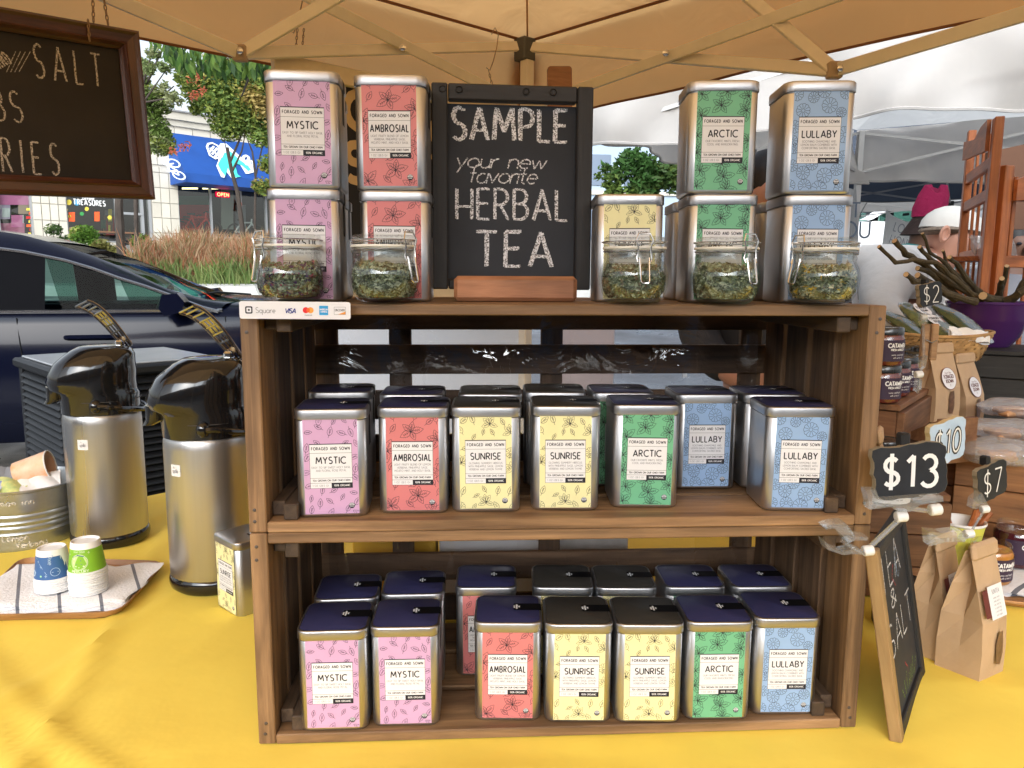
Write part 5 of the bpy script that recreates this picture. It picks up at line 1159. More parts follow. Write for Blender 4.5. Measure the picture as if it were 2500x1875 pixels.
for s_, nm in ((1, 'roof_rail'), (-1, 'roof_rail')):
    g = MB(); g.loft([[(x, y * s_, z) for (x, z), y in zip(sil, yS)], [((a[0] + b_[0]) / 2, (y1 + y2) / 2 * s_ * 1.03, (a[1] * .4 + b_[1] * .6) + .018) for a, b_, y1, y2 in zip(sil, chr_, yS, yC)], [(x, y * s_, z) for (x, z), y in zip(chr_, yC)]], False); g.build(nm, M_navy, car)
    g = MB(); g.tube([(x, (y - .006) * s_, z - .006) for (x, z), y in zip(chr_[2:], yC[2:])], .011, 6); g.tube([(-4.4, -.872 * s_, 1.032), (-3, -.885 * s_, 1.036), (-1.9, -.885 * s_, 1.036), (-1.68, -.87 * s_, 1.034)], .0125, 6); g.build('chrome_trim', M_csil, car)
def across(i0, i1, bulge, m_, nm, dz=0):
    g = MB(); P = sil[i0:i1]; Yv = yS[i0:i1]
    g.loft([[(x + bulge * (1 - t * t), y0 * t * -1 * -1, z + .012 * (1 - t * t) + dz) for t in [-1 + 2 * k / 12 for k in range(13)]] for (x, z), y0 in zip(P, [abs(v) for v in Yv])], False); return g.build(nm, m_, car)
across(3, 9, .0, M_navy, 'roof'); across(0, 4, -.06, M_cg, 'rear_window')
g = MB(); P = list(zip(sil[8:], yS[8:]))
g.loft([[(x + .0 + .05 * (1 - t * t) * min(1, k / 3), abs(y0) * t, z + .004 * (1 - t * t)) for t in [-1 + 2 * q_ / 12 for q_ in range(13)]] for k, ((x, z), y0) in enumerate(P)], False); g.build('windscreen', M_cg, car)
for s_ in (1, -1):
    top_ = [(x, y, z - .012) for (x, z), y in zip(chr_, yC)]
    def cut(x0, x1, nm, m_, off=0):
        pts = [p for p in top_ if x0 < p[0] < x1]
        def zt_(x):
            for a, b_ in zip(top_, top_[1:]):
                if a[0] <= x <= b_[0]: f = (x - a[0]) / (b_[0] - a[0]); return a[1] + (b_[1] - a[1]) * f, a[2] + (b_[2] - a[2]) * f
            return top_[-1][1], top_[-1][2]
        xs_ = [x0] + [p[0] for p in pts] + [x1]
        g = MB(); g.loft([[(x, (zt_(x)[0] - off) * s_, zt_(x)[1]) for x in xs_], [(x + (.10 if x == x0 and x0 > -2.9 else 0), (-.875 - off) * s_, 1.03) for x in xs_]], False, smooth=False); return g.build(nm, m_, car)
    cut(-2.72, -2.00, 'side_window', M_cg); cut(-4.3, -3.02, 'side_window', M_cg); cut(-3.02, -2.72, 'centre_pillar', mat('pillar_black', (.006, .006, .007), .9, spec=.05), .004); cut(-2.02, -1.75, 'mirror_patch', mat('pillar_black', (.006, .006, .007), .9, spec=.05), .003)
    g = MB(); g.tube([(-2.60, -.935 * s_, .885), (-2.57, -.955 * s_, .888), (-2.34, -.955 * s_, .888), (-2.30, -.935 * s_, .885)], .014, 6); g.build('door_handle', M_navy, car)
    g = MB(); g.loft([[( -1.95 + .0 + dx * k, (-.93 - dy) * s_, 1.035 + dz * k2) for dx, dz in ((-.07, .02), (-.05, .10), (.04, .11), (.08, .06), (.06, .0), (-.04, -.02)) for k, k2 in ((1, 1),)] for dy in (.0, .02, .16, .19)], True)
    mr_ = g.build('side_mirror', M_navy, car)
    g = MB(); g.tube([(-1.93, -.86 * s_, 1.03), (-1.93, -.95 * s_, 1.05)], .03, 6); g.build('mirror_arm', mat('gloss_black', (.006, .006, .008), .15), car)
    for x0 in (-2.83, -1.62, -4.0):
        g = MB(); g.tube([(x0, -.944 * s_, .35), (x0 - .01, -.9435 * s_, .62), (x0 - .02, -.929 * s_, .80), (x0 - .04, -.903 * s_, 1.0)], .0035, 4); g.build('door_seam', mat('seam', (.002, .002, .003), .8), car)
for x in (-.95, -4.15):
    for s_ in (-1, 1):
        g = MB(); g.M = T((x, s_ * .80, .33)) @ RX(math.pi / 2); g.lathe([(.20, -.11), (.32, -.11), (.335, -.08), (.335, .08), (.32, .11), (.20, .11)], 28, caps=(False, False)); w_ = g.build('wheel', mat('rubber', (.02, .02, .02), .8), car)
        g = MB(); g.M = T((x, s_ * .80, .33)) @ RX(math.pi / 2); g.lathe([(.02, -.07), (.20, -.06), (.215, -.10), (.215, .10), (.2, .06), (.02, .07)], 20); g.build('rim', M_csil, w_)
car.scale = (.93, 1, 1); car.rotation_euler = (0, 0, R(15)); _pv = Matrix.Rotation(R(15), 3, 'Z') @ V((-1.77 * .93, -.92, 0)); car.location = (-1.85 - _pv.x, 4.60 - _pv.y, 0)
# inside: seats, dash, wheel, mirror
g = MB(); g.box(-1.95, -1.55, -.74, .74, .55, 1.03, .06); g.build('dashboard', M_cint, car)
for y in (-.40, .40):
    st = MB().box(-3.35, -2.80, y - .26, y + .26, .50, .68, .05).build('seat', M_cint, car)
    g = MB(); g.M = T((-3.25, y, .62)) @ RY(-.28); g.box(-.07, .07, -.25, .25, 0, .56, .05); g.box(-.05, .05, -.13, .13, .60, .78, .05); g.build('backrest', M_cint, st)
g = MB(); g.M = T((-2.28, .40, .99)) @ RY(-1.15); g.tube(circ(.19, 0, 28), .016, 8, True); g.box(-.18, .18, -.02, .02, -.02, .01); g.box(-.02, .02, -.18, .02, -.02, .01); g.ball((0, 0, 0), (.06, .06, .03)); g.build('steering_wheel', mat('wheel_leather', (.02, .03, .03), .4), car)
MB().box(-2.52, -2.49, -.12, .12, 1.28, 1.35, .01).build('rear_view_mirror', mat('mirror_back', (.03, .01, .02), .5), car)
MB().tube([(-2.0, -.5, 1.1), (-1.8, -.1, 1.13), (-1.6, .5, 1.1)], .008, 5).build('wiper', M_cint, car)

# ---------------------------------------------------------------- black louvred bin
zb = .965
L0, K0, R0 = on_z(26, 868, zb), on_z(354, 839, zb), on_z(532, 868, zb); bc_ = (L0 + R0) / 2
hd_ = (R0 - L0).length / 2; 
b_c = V(((L0.x + R0.x) / 2, (L0.y + R0.y) / 2 + .03, 0)); sb_ = hd_ * 1.02
bn = thing('louvred_bin', 'black louvred bin with pale grey top standing behind the airpots', 'bin', b_c, math.pi / 4)
q_ = sb_ / math.sqrt(2)
M_bin = mat('bin_black', (.012, .013, .015), .45, var=.3, vs=10)
MB().box(-q_ + .02, q_ - .02, -q_ + .02, q_ - .02, .02, zb - .03).build('inner_box', mat('bin_inside', (.005, .005, .005), .8), bn)
MB().box(-q_ - .015, q_ + .015, -q_ - .015, q_ + .015, zb - .045, zb - .012, .008).build('rim', M_bin, bn)
MB().box(-q_ + .01, q_ - .01, -q_ + .01, q_ - .01, zb - .0118, zb - .004, .003).build('top', mat('bin_top', (.36, .37, .38), .25, var=.1, vs=6), bn)
ME_lv = MB().box(-q_ + .03, q_ - .03, -.014, .014, -.0025, .0025, .001).mesh('louvre', M_bin)
for fx in range(2):
    base_m = T((0, -q_ + .008, 0)) if fx == 0 else RZ(-math.pi / 2) @ T((0, -q_ + .008, 0))
    for k in range(38): link('louvre', ME_lv, bn, base_m @ T((0, 0, zb - .065 - k * .0235)) @ RX(.75))
for sx2 in (-1, 1):
    for sy2 in (-1, 1): MB().box(sx2 * q_ - .03 * (sx2 > 0) , sx2 * q_ + .03 * (sx2 < 0), sy2 * q_ - .03 * (sy2 > 0), sy2 * q_ + .03 * (sy2 < 0), 0, zb - .046, .004).build('corner_post', M_bin, bn)

# ---------------------------------------------------------------- airpots
M_steel = mat('brushed_steel', (.50, .49, .48), .34, .95, var=.2, vs=14, stretch=(1, 1, .04), rv=.10, bump=.02, bs=200)
def airpot(px, py, r_, turn, lb, spx, spy):
    c = on_z(px, py, TZ); c = V((c.x, c.y, 0)) + V((c.x, c.y, 0)).normalized() * r_
    t = thing('airpot', lb, 'airpot', (c.x, c.y, TZ + .0005), 0, 'pump airpots of hot tea')
    k = r_ / .079
    g = MB(); g.lathe([(.02, .001), (.074, .001), (.080, .006), (.082, .012), (.082, .018), (.0798, .0235), (.078, .025)], 40); g.build('base_ring', M_black, t)
    g = MB(); g.lathe([(.0785, .0245), (.0792, .027), (.0792, .228), (.0785, .238), (.0765, .243), (.0755, .2445)], 48, caps=(False, False)); g.build('steel_body', M_steel, t)
    g = MB(); tr_ = [(.2445, .0745, .0745, 0), (.2455, .0785, .0785, 0), (.278, .0795, .0800, -.001), (.283, .0800, .0805, -.005), (.289, .0860, .081, -.012), (.302, .0885, .082, -.015), (.318, .0860, .082, -.011), (.334, .079, .080, -.006), (.347, .070, .073, .003), (.356, .060, .063, .008), (.3625, .047, .05, .010), (.3645, .025, .03, .010)]
    rings = []
    for z, rx, ry, sh in tr_:
        ring = []
        for i in range(40):
            a = 2 * math.pi * i / 40; x = math.copysign(abs(math.cos(a)) ** .9, math.cos(a)) * rx + sh; y = math.copysign(abs(math.sin(a)) ** .9, math.sin(a)) * ry
            ring.append((x, y, z))
        rings.append(ring)
    g.M = RZ(turn); g.loft(rings); g.build('pump_head', M_black, t, sharp=50)
    g = MB(); g.M = RZ(turn); g.loft([[(-.100 + .012 * math.cos(a), .014 * math.sin(a) , z) for a in [2 * math.pi * i / 16 for i in range(16)]] if z < .27 else [(-.088 + .018 * math.cos(a), .020 * math.sin(a), z) for a in [2 * math.pi * i / 16 for i in range(16)]] for z in (.262, .270, .292)]); g.build('spout', M_black, t)
    # collar seam, carrying handle with pivots
    g = MB(); g.M = RZ(turn); g.tube([(.0805 * math.cos(a * .2618), .081 * math.sin(a * .2618), .2685) for a in range(24)], .0007, 4, True); g.build('seam_ring', mat('seam_grey', (.05, .05, .05), .4), t)
    g = MB(); g.M = RZ(turn); g.tube([(0, -.086, .262), (.02, -.088, .262), (.055, -.074, .255), (.084, -.035, .248), (.093, 0, .245), (.084, .035, .248), (.055, .074, .255), (.02, .088, .262), (0, .086, .262)], [.006] + [.0045] * 7 + [.006], 8)
    for s_ in (-1, 1): g.ball((0, .084 * s_, .262), (.012, .009, .012), 10, 6)
    g.build('carrying_handle', M_black, t)
    # raised chrome pump lever with slots
    g = MB(); g.M = RZ(turn) @ T((.026, 0, .352)) 
    cv = []
    for i in range(9):
        a = i / 8; cv.append(V((.034 - .085 * a, 0, .008 + .078 * math.sin(a * 1.45))))
    WV = V((.72, -.62, .30)).normalized()
    for s_ in (-1, 1): g.tube([p + WV * (s_ * (.0125 + .0065 * (i / 8))) for i, p in enumerate(cv)], .0026, 6)
    for i in (0, 2, 3, 4, 5, 6, 7, 8):
        w2 = .0125 + .0065 * i / 8; p = cv[i]; g.tube([p - WV * w2, p + WV * w2], .0020, 5)
    [g.loft([[tuple(p + WV * ((.0125 + .0065 * i / 8) * f0)) for i, p in enumerate(cv[:6])], [tuple(p + WV * ((.0125 + .0065 * i / 8) * f1)) for i, p in enumerate(cv[:6])]], False) for f0, f1 in ((-.8, -.4), (-.2, .2), (.4, .8))]
    lv = g.build('lever', mat('dark_chrome', (.35, .34, .33), .14, 1), t)
    g = MB(); g.M = RZ(turn); g.box(.035, .050, -.008, .008, .350, .372, .003); g.build('lever_bracket', M_chrome, t); g = MB(); g.M = RZ(turn); g.ball((.055, .0, .376), (.006, .006, .006), 8, 6); g.build('lever_pin', mat('pin_tan', (.45, .33, .18), .4), t)
    # square sticker
    s0 = on_pl(spx, spy, V((c.x, c.y - r_, 0)), (0, 1, 0)); dx = max(-.9, min(.9, (s0.x - c.x) / r_)); a = math.asin(dx); nn = V((math.sin(a), -math.cos(a), 0)); z = s0.z - TZ
    g = MB(); g.M = T((0, 0, 0)); 
    pts = lambda u: (.0797 * math.sin(a + u), -.0797 * math.cos(a + u))
    g.loft([[(*pts(u), z - .009) for u in (-.14, -.05, .05, .14)], [(*pts(u), z + .009) for u in (-.14, -.05, .05, .14)]], False, smooth=False); st_ = g.build('sticker', M_paper, t)
    g = MB(); g.M = frame(V((nn.x * .0806, nn.y * .0806, z)), (-nn.y, nn.x, 0), (0, 0, 1)); text(g, 'updlo', 0, -.003, .0060, .0009, 0, 'c', .12, .8); g.ribbon([(-.005, .003), (-.003, .006), (-.001, .003)], .0006); g.build('sticker_print', M_grey, st_)
    for ch_ in t.children: pass
    t.scale = (k, k, 1)
    return t
airpot(274, 1345, .0645, .35, 'rear left steel airpot with black pump head and chrome lever', 202, 1087)
airpot(528, 1458, .0650, .30, 'front steel airpot standing beside the crates', 425, 1152)

# ---------------------------------------------------------------- metal pail of packets
pc = on_z(18, 1353, TZ); pc = V((pc.x - .014, pc.y + .083, TZ + .0005)); pail = thing('metal_pail', 'galvanised metal pail with chalk writing lemon verbena at the left edge', 'pail', pc)
M_galv = mat('galvanised', (.42, .44, .45), .38, .85, var=.18, vs=25, rv=.12)
pr_ = [(.02, .0), (.080, .0), (.0815, .003)]; z = .008
for i in range(34):
    z = .006 + i * .003; r_ = .0815 + .0115 * z / .11 + (.0011 * math.sin((z - .03) * 2 * math.pi / .0105) if .032 < z < .074 else 0); pr_.append((r_, z))
pr_ += [(.0925, .108), (.0955, .110), (.0960, .1125), (.0945, .1140), (.0925, .1135), (.0905, .108), (.0805, .005), (.02, .004)]
MB().lathe(pr_, 48, caps=(True, True)).build('bucket_wall', M_galv, pail)
M_ckp = chalk('pail_chalk', (.72, .68, .62), .50, 260)
def wrap(mb_, rad_of_z, a0):
    nv = []
    for x, y, z in mb_.v: rr_ = rad_of_z(y) + .0004 + z; aa = a0 + x / .088; nv.append((rr_ * math.sin(aa), -rr_ * math.cos(aa), y))
    mb_.v = nv; return mb_
g = MB(); random.seed(5); text(g, '$2/ Lemon mn', .014, .088, .0115, .0022, 0, 'c', .25, 1, 0, 0, .03); text(g, 'Lemon', .030, .022, .0120, .0026, 0, 'c', .22, 1, 0, 0, .03); text(g, 'Verbena', .055, .0085, .0115, .0024, 0, 'c', .2, 1, 0, 0, .03)
for v_ in range(len(g.v)): pass
wrap(g, lambda y: .0815 + .0115 * y / .11 + .0008, 0).build('chalk_writing', M_ckp, pail)
def packet(nm, lb, c, rot, sz, m_, crink=.004, cat='packet', parent=None):
    g = MB(); g.M = Matrix.Rotation(rot[2], 4, 'Z') @ RX(rot[0]) @ RY(rot[1]); rn = random.Random(lb)
    def pf(i, j):
        x = (i - .5) * sz[0]; y = (j - .5) * sz[1]; return (x, y, crink * math.sin(i * 9 + j * 4) + .012 * math.sin(math.pi * i) * math.sin(math.pi * j) * sz[2])
    def pf2(i, j): p = pf(i, j); return (p[0], p[1], -p[2] * .8 - .001)
    g.grid(pf, 10, 8); g.grid(pf2, 10, 8); o = g.build(nm, m_); o.location = c; return tag(o, lb, cat)
packet('tea_packet', 'yellow green packet lying in the metal pail', pc + V((-.008, -.045, .112)), (.35, .1, .3), (.075, .05, .35), mat('packet_yellow', (.72, .70, .25), .4, var=.35, vs=90, c2=(.35, .50, .20)))
packet('tea_packet', 'white packet with blue corner at the front of the pail', pc + V((-.035, -.060, .108)), (.55, 0, .1), (.06, .045, .4), mat('packet_blue', (.7, .7, .72), .4, var=.3, vs=40, c2=(.05, .12, .4)))
packet('tea_packet', 'white packet leaning on the right rim of the pail', pc + V((.045, -.028, .113)), (.4, -.2, .5), (.07, .05, .3), mat('packet_white', (.75, .74, .73), .45))
packet('tea_packet', 'grey packet at the back of the metal pail', pc + V((-.04, .03, .112)), (.3, .2, .2), (.08, .05, .3), mat('packet_grey', (.25, .26, .28), .45))
pcup = thing('paper_cup', 'orange printed paper cup lying tilted in the pail', 'cup', pc + V((.018, .002, .132))); g = MB(); g.M = RZ(.25) @ RY(1.35) @ T((0, 0, -.03))
g.lathe([(.020, 0), (.0275, .058), (.0265, .058), (.019, .001)], 24, caps=(False, False)); g.build('sleeve', mat('cup_orange', (.80, .36, .16), .5, var=.3, vs=30, c2=(.75, .6, .45)), pcup)
g = MB(); g.M = RZ(.25) @ RY(1.35) @ T((0, 0, -.03)); g.tube([(.0272 * math.cos(a * .3142), .0272 * math.sin(a * .3142), .059) for a in range(20)], .0014, 6, True); g.build('rim', M_white, pcup); g = MB(); g.M = RZ(.25) @ RY(1.35) @ T((0, 0, -.03)); g.lathe([(.0005, .001), (.0192, .001)], 20, caps=(False, False)); g.build('cup_bottom', M_white, pcup)

# ---------------------------------------------------------------- tray, striped towel, cup stacks
M_tray = wood('tray_wood', (.56, .31, .14), (.42, .21, .09), .45)
P_ = [on_z(-90, 1520, TZ + .004), on_z(290, 1512, TZ + .004), on_z(402, 1386, TZ + .004), on_z(55, 1376, TZ + .004)]
tc_ = sum(P_, V()) / 4; tray = thing('wooden_tray', 'tan wooden tray under the striped towel', 'tray', (tc_.x, tc_.y, TZ + .0025))
def rp(P, s_, z): 
    out = []
    n = len(P)
    for i in range(n):
        a, b_, c_ = P[i - 1], P[i], P[(i + 1) % n]; u = (a - b_).normalized() * .03; w_ = (c_ - b_).normalized() * .03
        for t in (0, .25, .5, .75, 1): q1 = (b_ + u).lerp(b_, t).lerp(b_.lerp(b_ + w_, t), t); out.append(((q1.x - tc_.x) * s_, (q1.y - tc_.y) * s_, z))
    return out
g = MB(); g.loft([rp(P_, .93, .0), rp(P_, 1.0, .007), rp(P_, 1.02, .013), rp(P_, 1.005, .0135), rp(P_, .96, .006), rp(P_, .5, .005)], True); g.build('tray_body', M_tray, tray)
def stripes(name, base, strp, period, width, ang, off=0):
    M = mat(name, base, .85, var=.04, vs=10, bump=.25, bs=220); t = M.node_tree; N = t.nodes.new; L = t.links.new
    tc = N('ShaderNodeTexCoord'); mp = N('ShaderNodeMapping'); mp.inputs['Rotation'].default_value = (0, 0, ang); L(tc.outputs['Object'], mp.inputs[0]); sx = N('ShaderNodeSeparateXYZ'); L(mp.outputs[0], sx.inputs[0])
    a = N('ShaderNodeMath'); a.operation = 'ADD'; a.inputs[1].default_value = 10 + off; L(sx.outputs[0], a.inputs[0]); md = N('ShaderNodeMath'); md.operation = 'MODULO'; md.inputs[1].default_value = period; L(a.outputs[0], md.inputs[0])
    lt = N('ShaderNodeMath'); lt.operation = 'LESS_THAN'; lt.inputs[1].default_value = width; L(md.outputs[0], lt.inputs[0]); mx = N('ShaderNodeMix'); mx.data_type = 'RGBA'; L(lt.outputs[0], mx.inputs[0])
    src = t.nodes['Principled BSDF'].inputs['Base Color'].links[0].from_socket; L(src, mx.inputs[6]); mx.inputs[7].default_value = (*strp, 1); L(mx.outputs[2], t.nodes['Principled BSDF'].inputs['Base Color']); return M
M_tow = stripes('striped_towel', (.86, .86, .88), (.20, .21, .25), .052, .0045, -.55)
tw_ = thing('striped_towel', 'white kitchen towel with dark stripes folded on the tray at left', 'towel', (tc_.x, tc_.y, TZ + .009))
for k in range(4):
    Q = [on_z(-90 + 4 * k, 1500 - k, TZ + .01), on_z(288 + 6 * k, 1492 - 3 * k, TZ + .01), on_z(388 + 4 * k, 1386 + 2 * k, TZ + .01), on_z(40, 1386, TZ + .01)]
    if k == 0: Q[2] = on_z(372, 1392, TZ + .01)
    def tf(i, j, s_=0, k=k):
        a = Q[0].lerp(Q[1], i).lerp(Q[3].lerp(Q[2], i), j); e = min(i, 1 - i, j, 1 - j); b2 = min(1, e * 14)
        z = .0028 * k + (.0026 * b2 ** .5) * s_ + .0018 * math.sin(i * 21 + k) * math.sin(j * 6 + k) * (1 - b2 * .6) + .010 * max(0, i + j * .7 - 1.35) * (k + 1) * .5 + (.0012 * math.sin(i * 8 + j * 5))
        return (a.x - tc_.x + .003 * math.sin(j * 12 + k), a.y - tc_.y + .003 * math.sin(i * 17 + k * 2), z)
    g = MB(); g.grid(lambda i, j: tf(i, j, 1), 60, 30); g.grid(lambda i, j: tf(i, j, -.2), 60, 30); g.build('fold', M_tow, tw_)
b = MB(); b.lathe([(.0205, .0545), (.0225, .0560), (.0235, .0545), (.0300, .0035)], 32, caps=(False, False)); b.tube([(.0302 * math.cos(a * .2244), .0302 * math.sin(a * .2244), .0022) for a in range(28)], .0018, 6, True); b.lathe([(.0005, .0520), (.0205, .0522), (.0207, .0545)], 24, caps=(False, False))
ME_cup = b.mesh('cup_wall', mat('cup_white', (.80, .80, .80), .5))
def stack(px, py, n, m_print, kind, lbs):
    c = on_z(px, py, TZ + .020); c = V((c.x, c.y + .028, TZ + .021))
    for k in range(n):
        top_ = k == n - 1
        if not top_:
            o = tag(link('paper_cup', ME_cup), 'white cup rim ' + ('lowest', 'second from bottom', 'third from bottom', 'fourth from bottom', 'fifth from bottom', 'sixth from bottom', 'seventh from bottom', 'eighth from bottom', 'ninth from bottom')[k] + lbs[0], 'cup', lbs[2]); o.scale = (.84, .84, .84); o.location = c + V((.0006 * math.sin(k * 2), 0, k * .0036)); o.rotation_euler = (0, .01 * math.sin(k), k)
        else:
            t = thing('paper_cup', lbs[1], 'cup', c + V((0, 0, k * .0036)), 0, lbs[2]); t.scale = (.84, .84, .84); link('cup_wall', ME_cup, t)
            g = MB(); f_ = lambda z: .0239 + (.0300 - .0239) * (.0545 - z) / .051
            g.lathe([(f_(.005) + .0003, .005), (f_(.045) - .0002, .045)], 40, caps=(False, False)); g.build('printed_sleeve', m_print, t)
            g = MB()
            if kind == 'blue':
                g.m = 0; text(g, 'Dixie', .008, .040, .008, .0008, 0, 'c', .15, 1, 0, -math.pi / 2)
                g.ribbon([(.018 + .007 * math.cos(a * .35), .018 + .007 * math.sin(a * .35)) for a in range(19)], .0008); g.ribbon([(.013, .018), (.023, .018)], .001)
                for k2, (x, y) in enumerate(((-.010, .037), (-.004, .028), (-.016, .017), (.004, .012))): g.ribbon([(x - .002, y), (x + .002, y)], .0006); g.ribbon([(x, y - .0025), (x, y + .0025)], .0006)
                g.disc(-.022, .015, .006, .0001); g.ribbon([(-.018, .045), (-.005, .030), (.005, .015), (.022, .006)], .0006); g.m = 1; g.disc(-.004, .012, .0018, .0001, 8)
                mm = [mat('cup_print_pale', (.40, .55, .72), .5), mat('cup_print_green', (.3, .6, .35), .5)]
            else:
                g.m = 0; g.disc(.002, .024, .0125, 0, 24); g.m = 1; g.ribbon([(.002 + .0135 * math.cos(a * .3), .024 + .0135 * math.sin(a * .3)) for a in range(22)], .0009, .0001)
                for x, y, r_ in ((-.006, .030, .0016), (-.007, .023, .001), (.009, .017, .0014), (.002, .015, .0009), (-.003, .017, .0012)): g.disc(x, y, r_, .0001, 8)
                g.m = 2; g.ribbon([(-.009, .033), (.0, .0365), (.010, .034)], .0018, .0002); g.disc(.005, .027, .0008, .0003, 8)
                for x in (-.002, .006): g.ribbon([(x - .0015, .0215), (x, .0205), (x + .0015, .0215)], .0005, .0002)
                g.m = 1; text(g, 'MERCURY', .003, .006, .0048, .0009, .0001, 'c', .2); text(g, 'STAY COLD', .002, .0405, .0028, .0005, .0001, 'c', .2)
                for x, y in ((-.018, .036), (-.016, .016), (.018, .040)): g.ribbon([(x - .002, y), (x + .002, y)], .0006); g.ribbon([(x, y - .002), (x, y + .002)], .0006)
                mm = [mat('planet_pale', (.52, .68, .30), .5), mat('cup_print_light', (.62, .75, .50), .5), mat('cup_print_navy', (.05, .10, .25), .5)]
            nv = []
            for x, y, z in g.v: r2 = f_(y) + .0004 + z; aa = x / .027; nv.append((r2 * math.sin(aa), -r2 * math.cos(aa), y))
            g.v = nv; g.build('cup_print', mm, t)
stack(106, 1456, 6, mat('cup_blue', (.045, .13, .34), .5, var=.1, vs=20), 'blue', (' in the blue topped stack', 'upturned blue printed paper cup topping the left stack', 'nested paper cups in the blue topped stack'))
stack(192, 1462, 10, mat('cup_green', (.22, .48, .03), .5, var=.08, vs=20), 'green', (' in the green topped stack', 'upturned green paper cup with smiling planet topping the taller stack', 'nested paper cups in the green topped stack'))

# ---------------------------------------------------------------- things standing behind the crates, seen through the slats
def bx_(nm, lb, cat, u0, u1, v0, v1, w0, w1, m_):
    t = thing(nm, lb, cat, cr((u0 + u1) / 2, (v0 + v1) / 2), CYAW); 
    MB().box(-(u1 - u0) / 2, (u1 - u0) / 2, -(v1 - v0) / 2, (v1 - v0) / 2, w0 + .001, w1, .002).build('carton', m_, t); return t
M_ctn = mat('white_carton', (.80, .80, .81), .5)
bx_('carton', 'yellow carton seen through the left gap of the lower crate', 'box', .045, .17, .36, .46, 0, .232, mat('carton_yellow', (.75, .45, .05), .5))
t = bx_('carton', 'white carton with dark brush strokes seen through the lower slats', 'box', .175, .34, .37, .47, 0, .232, M_ctn)
g = MB(); g.M = T((0, -.0505, 0)); g.M = frame((0, -.0507, 0), (1, 0, 0), (0, 0, 1)); rn = random.Random(9)
for k in range(9): x = -.07 + .017 * k; g.ribbon([(x, .10 + .02 * rn.random()), (x + .008, .118), (x + .02 * rn.random(), .135)], .003 + .004 * rn.random())
g.build('brush_print', M_ink, t)
bx_('carton', 'grey white carton seen right of the middle of the lower slats', 'box', .35, .47, .38, .48, 0, .232, mat('carton_grey', (.55, .54, .52), .5, var=.3, vs=20))
wbd = thing('white_board', 'large white board standing on the road, seen through the left slats of the upper crate', 'board', (-.37, 3.15, 0))
MB().box(-.42, .40, -.02, .02, .12, 1.07, .004).build('panel', mat('board_white', (.85, .85, .86), .5, var=.04, vs=3), wbd)
for x in (-.36, .34): MB().box(x - .02, x + .02, .02, .045, 0, 1.0, .003).build('leg', M_wbar, wbd)
wb2 = thing('white_board', 'smaller pinkish board standing beside the large white one behind the crates', 'board', (.30, 3.2, 0))
MB().box(-.17, .13, -.02, .02, .12, 1.05, .004).build('panel', mat('board_pink', (.72, .62, .62), .5, var=.06, vs=3), wb2)
for x in (-.13, .09): MB().box(x - .02, x + .02, .02, .045, 0, 1.0, .003).build('leg', M_wbar, wb2)
# ---------------------------------------------------------------- right hand side of the stall
PLQ = [(550, 430), (640, 400), (740, 405), (850, 400), (900, 385), (960, 370), (1040, 370), (1150, 345), (1290, 355), (1370, 400), (1380, 460), (1365, 520), (1385, 580), (1400, 660), (1395, 720), (1410, 800), (1380, 880), (1300, 910), (1200, 915), (1100, 920), (1030, 950), (960, 945), (870, 950), (800, 970), (700, 965), (640, 930), (595, 870), (605, 800), (600, 740), (570, 690), (580, 620), (575, 560), (545, 500)]
def plaque(lb, c, xd, yd, w_, txt, th, m_face, m_edge, m_txt, sw, outline=None, tab=None):
    t = thing('price_sign', lb, 'price sign', mw=frame(c, xd, yd)); s_ = w_ / 865
    P = [((x - 978) * s_, (657 - y) * s_) for x, y in PLQ]
    MB().prism(P[::-1], -.006, 0).build('plaque_edge', m_edge, t)
    g = MB(); g.prism([(x * .985, y * .985) for x, y in P][::-1], 0, .0006); g.build('plaque', m_face, t)
    g = MB(); g.M = T((0, 0, .0009))
    if outline: g.m = 1; text(g, txt, 0, -th / 2, th, sw * 2.7, 0, 'c', .3)
    g.m = 0; g.M = T((0, 0, .0011)); text(g, txt, 0, -th / 2, th, sw, 0, 'c', .3); g.build('price', [m_txt, M_ink], t)
    if tab: MB().box(-w_ * .10, w_ * .02, .28 * w_, .46 * w_, -.014, -.002, .002).build('peg', M_mblack, t)
    return t
M_plq = mat('plaque_black', (.015, .017, .022), .55, var=.4, vs=40)
M_acr = clear('clear_acrylic', (.93, .93, .91), .10, .04, 0, 20, .10, (.8, .8, .76))
M_jnt = mat('white_joint', (.75, .75, .73), .35)
plaque('black scalloped price sign reading 13 dollars clipped beside the crates', at(2221, 1150, .735), (1, .10, -.0), (-.035, .05, 1), .082, '$13', .031, M_plq, mat('plaque_edge', (.25, .20, .13), .7), M_white, .0042, tab=1)
pl10 = plaque('pale blue price sign reading 10 dollars behind the larger black one', at(2313, 1078, .93), (.85, .52, -.0), (-.0, .0, 1), .084, '$10', .030, mat('plaque_blue', (.46, .60, .78), .6, var=.15, vs=40), mat('plaque_edge2', (.55, .42, .22), .7), M_white, .0026, 1)
plaque('small black price sign reading 7 dollars in front of the wooden box', at(2422, 1175, .98), (.86, .50, .05), (.0, .05, 1), .074, '$7', .032, M_plq, mat('plaque_edge', (.25, .2, .13), .7), M_white, .0022, tab=1)
plaque('small black price sign reading 2 dollars in front of the basket', at(2272, 718, 1.10), (.9, .42, .05), (.0, .05, 1), .050, '$2', .024, M_plq, mat('plaque_edge', (.25, .2, .13), .7), M_white, .0014, tab=1)
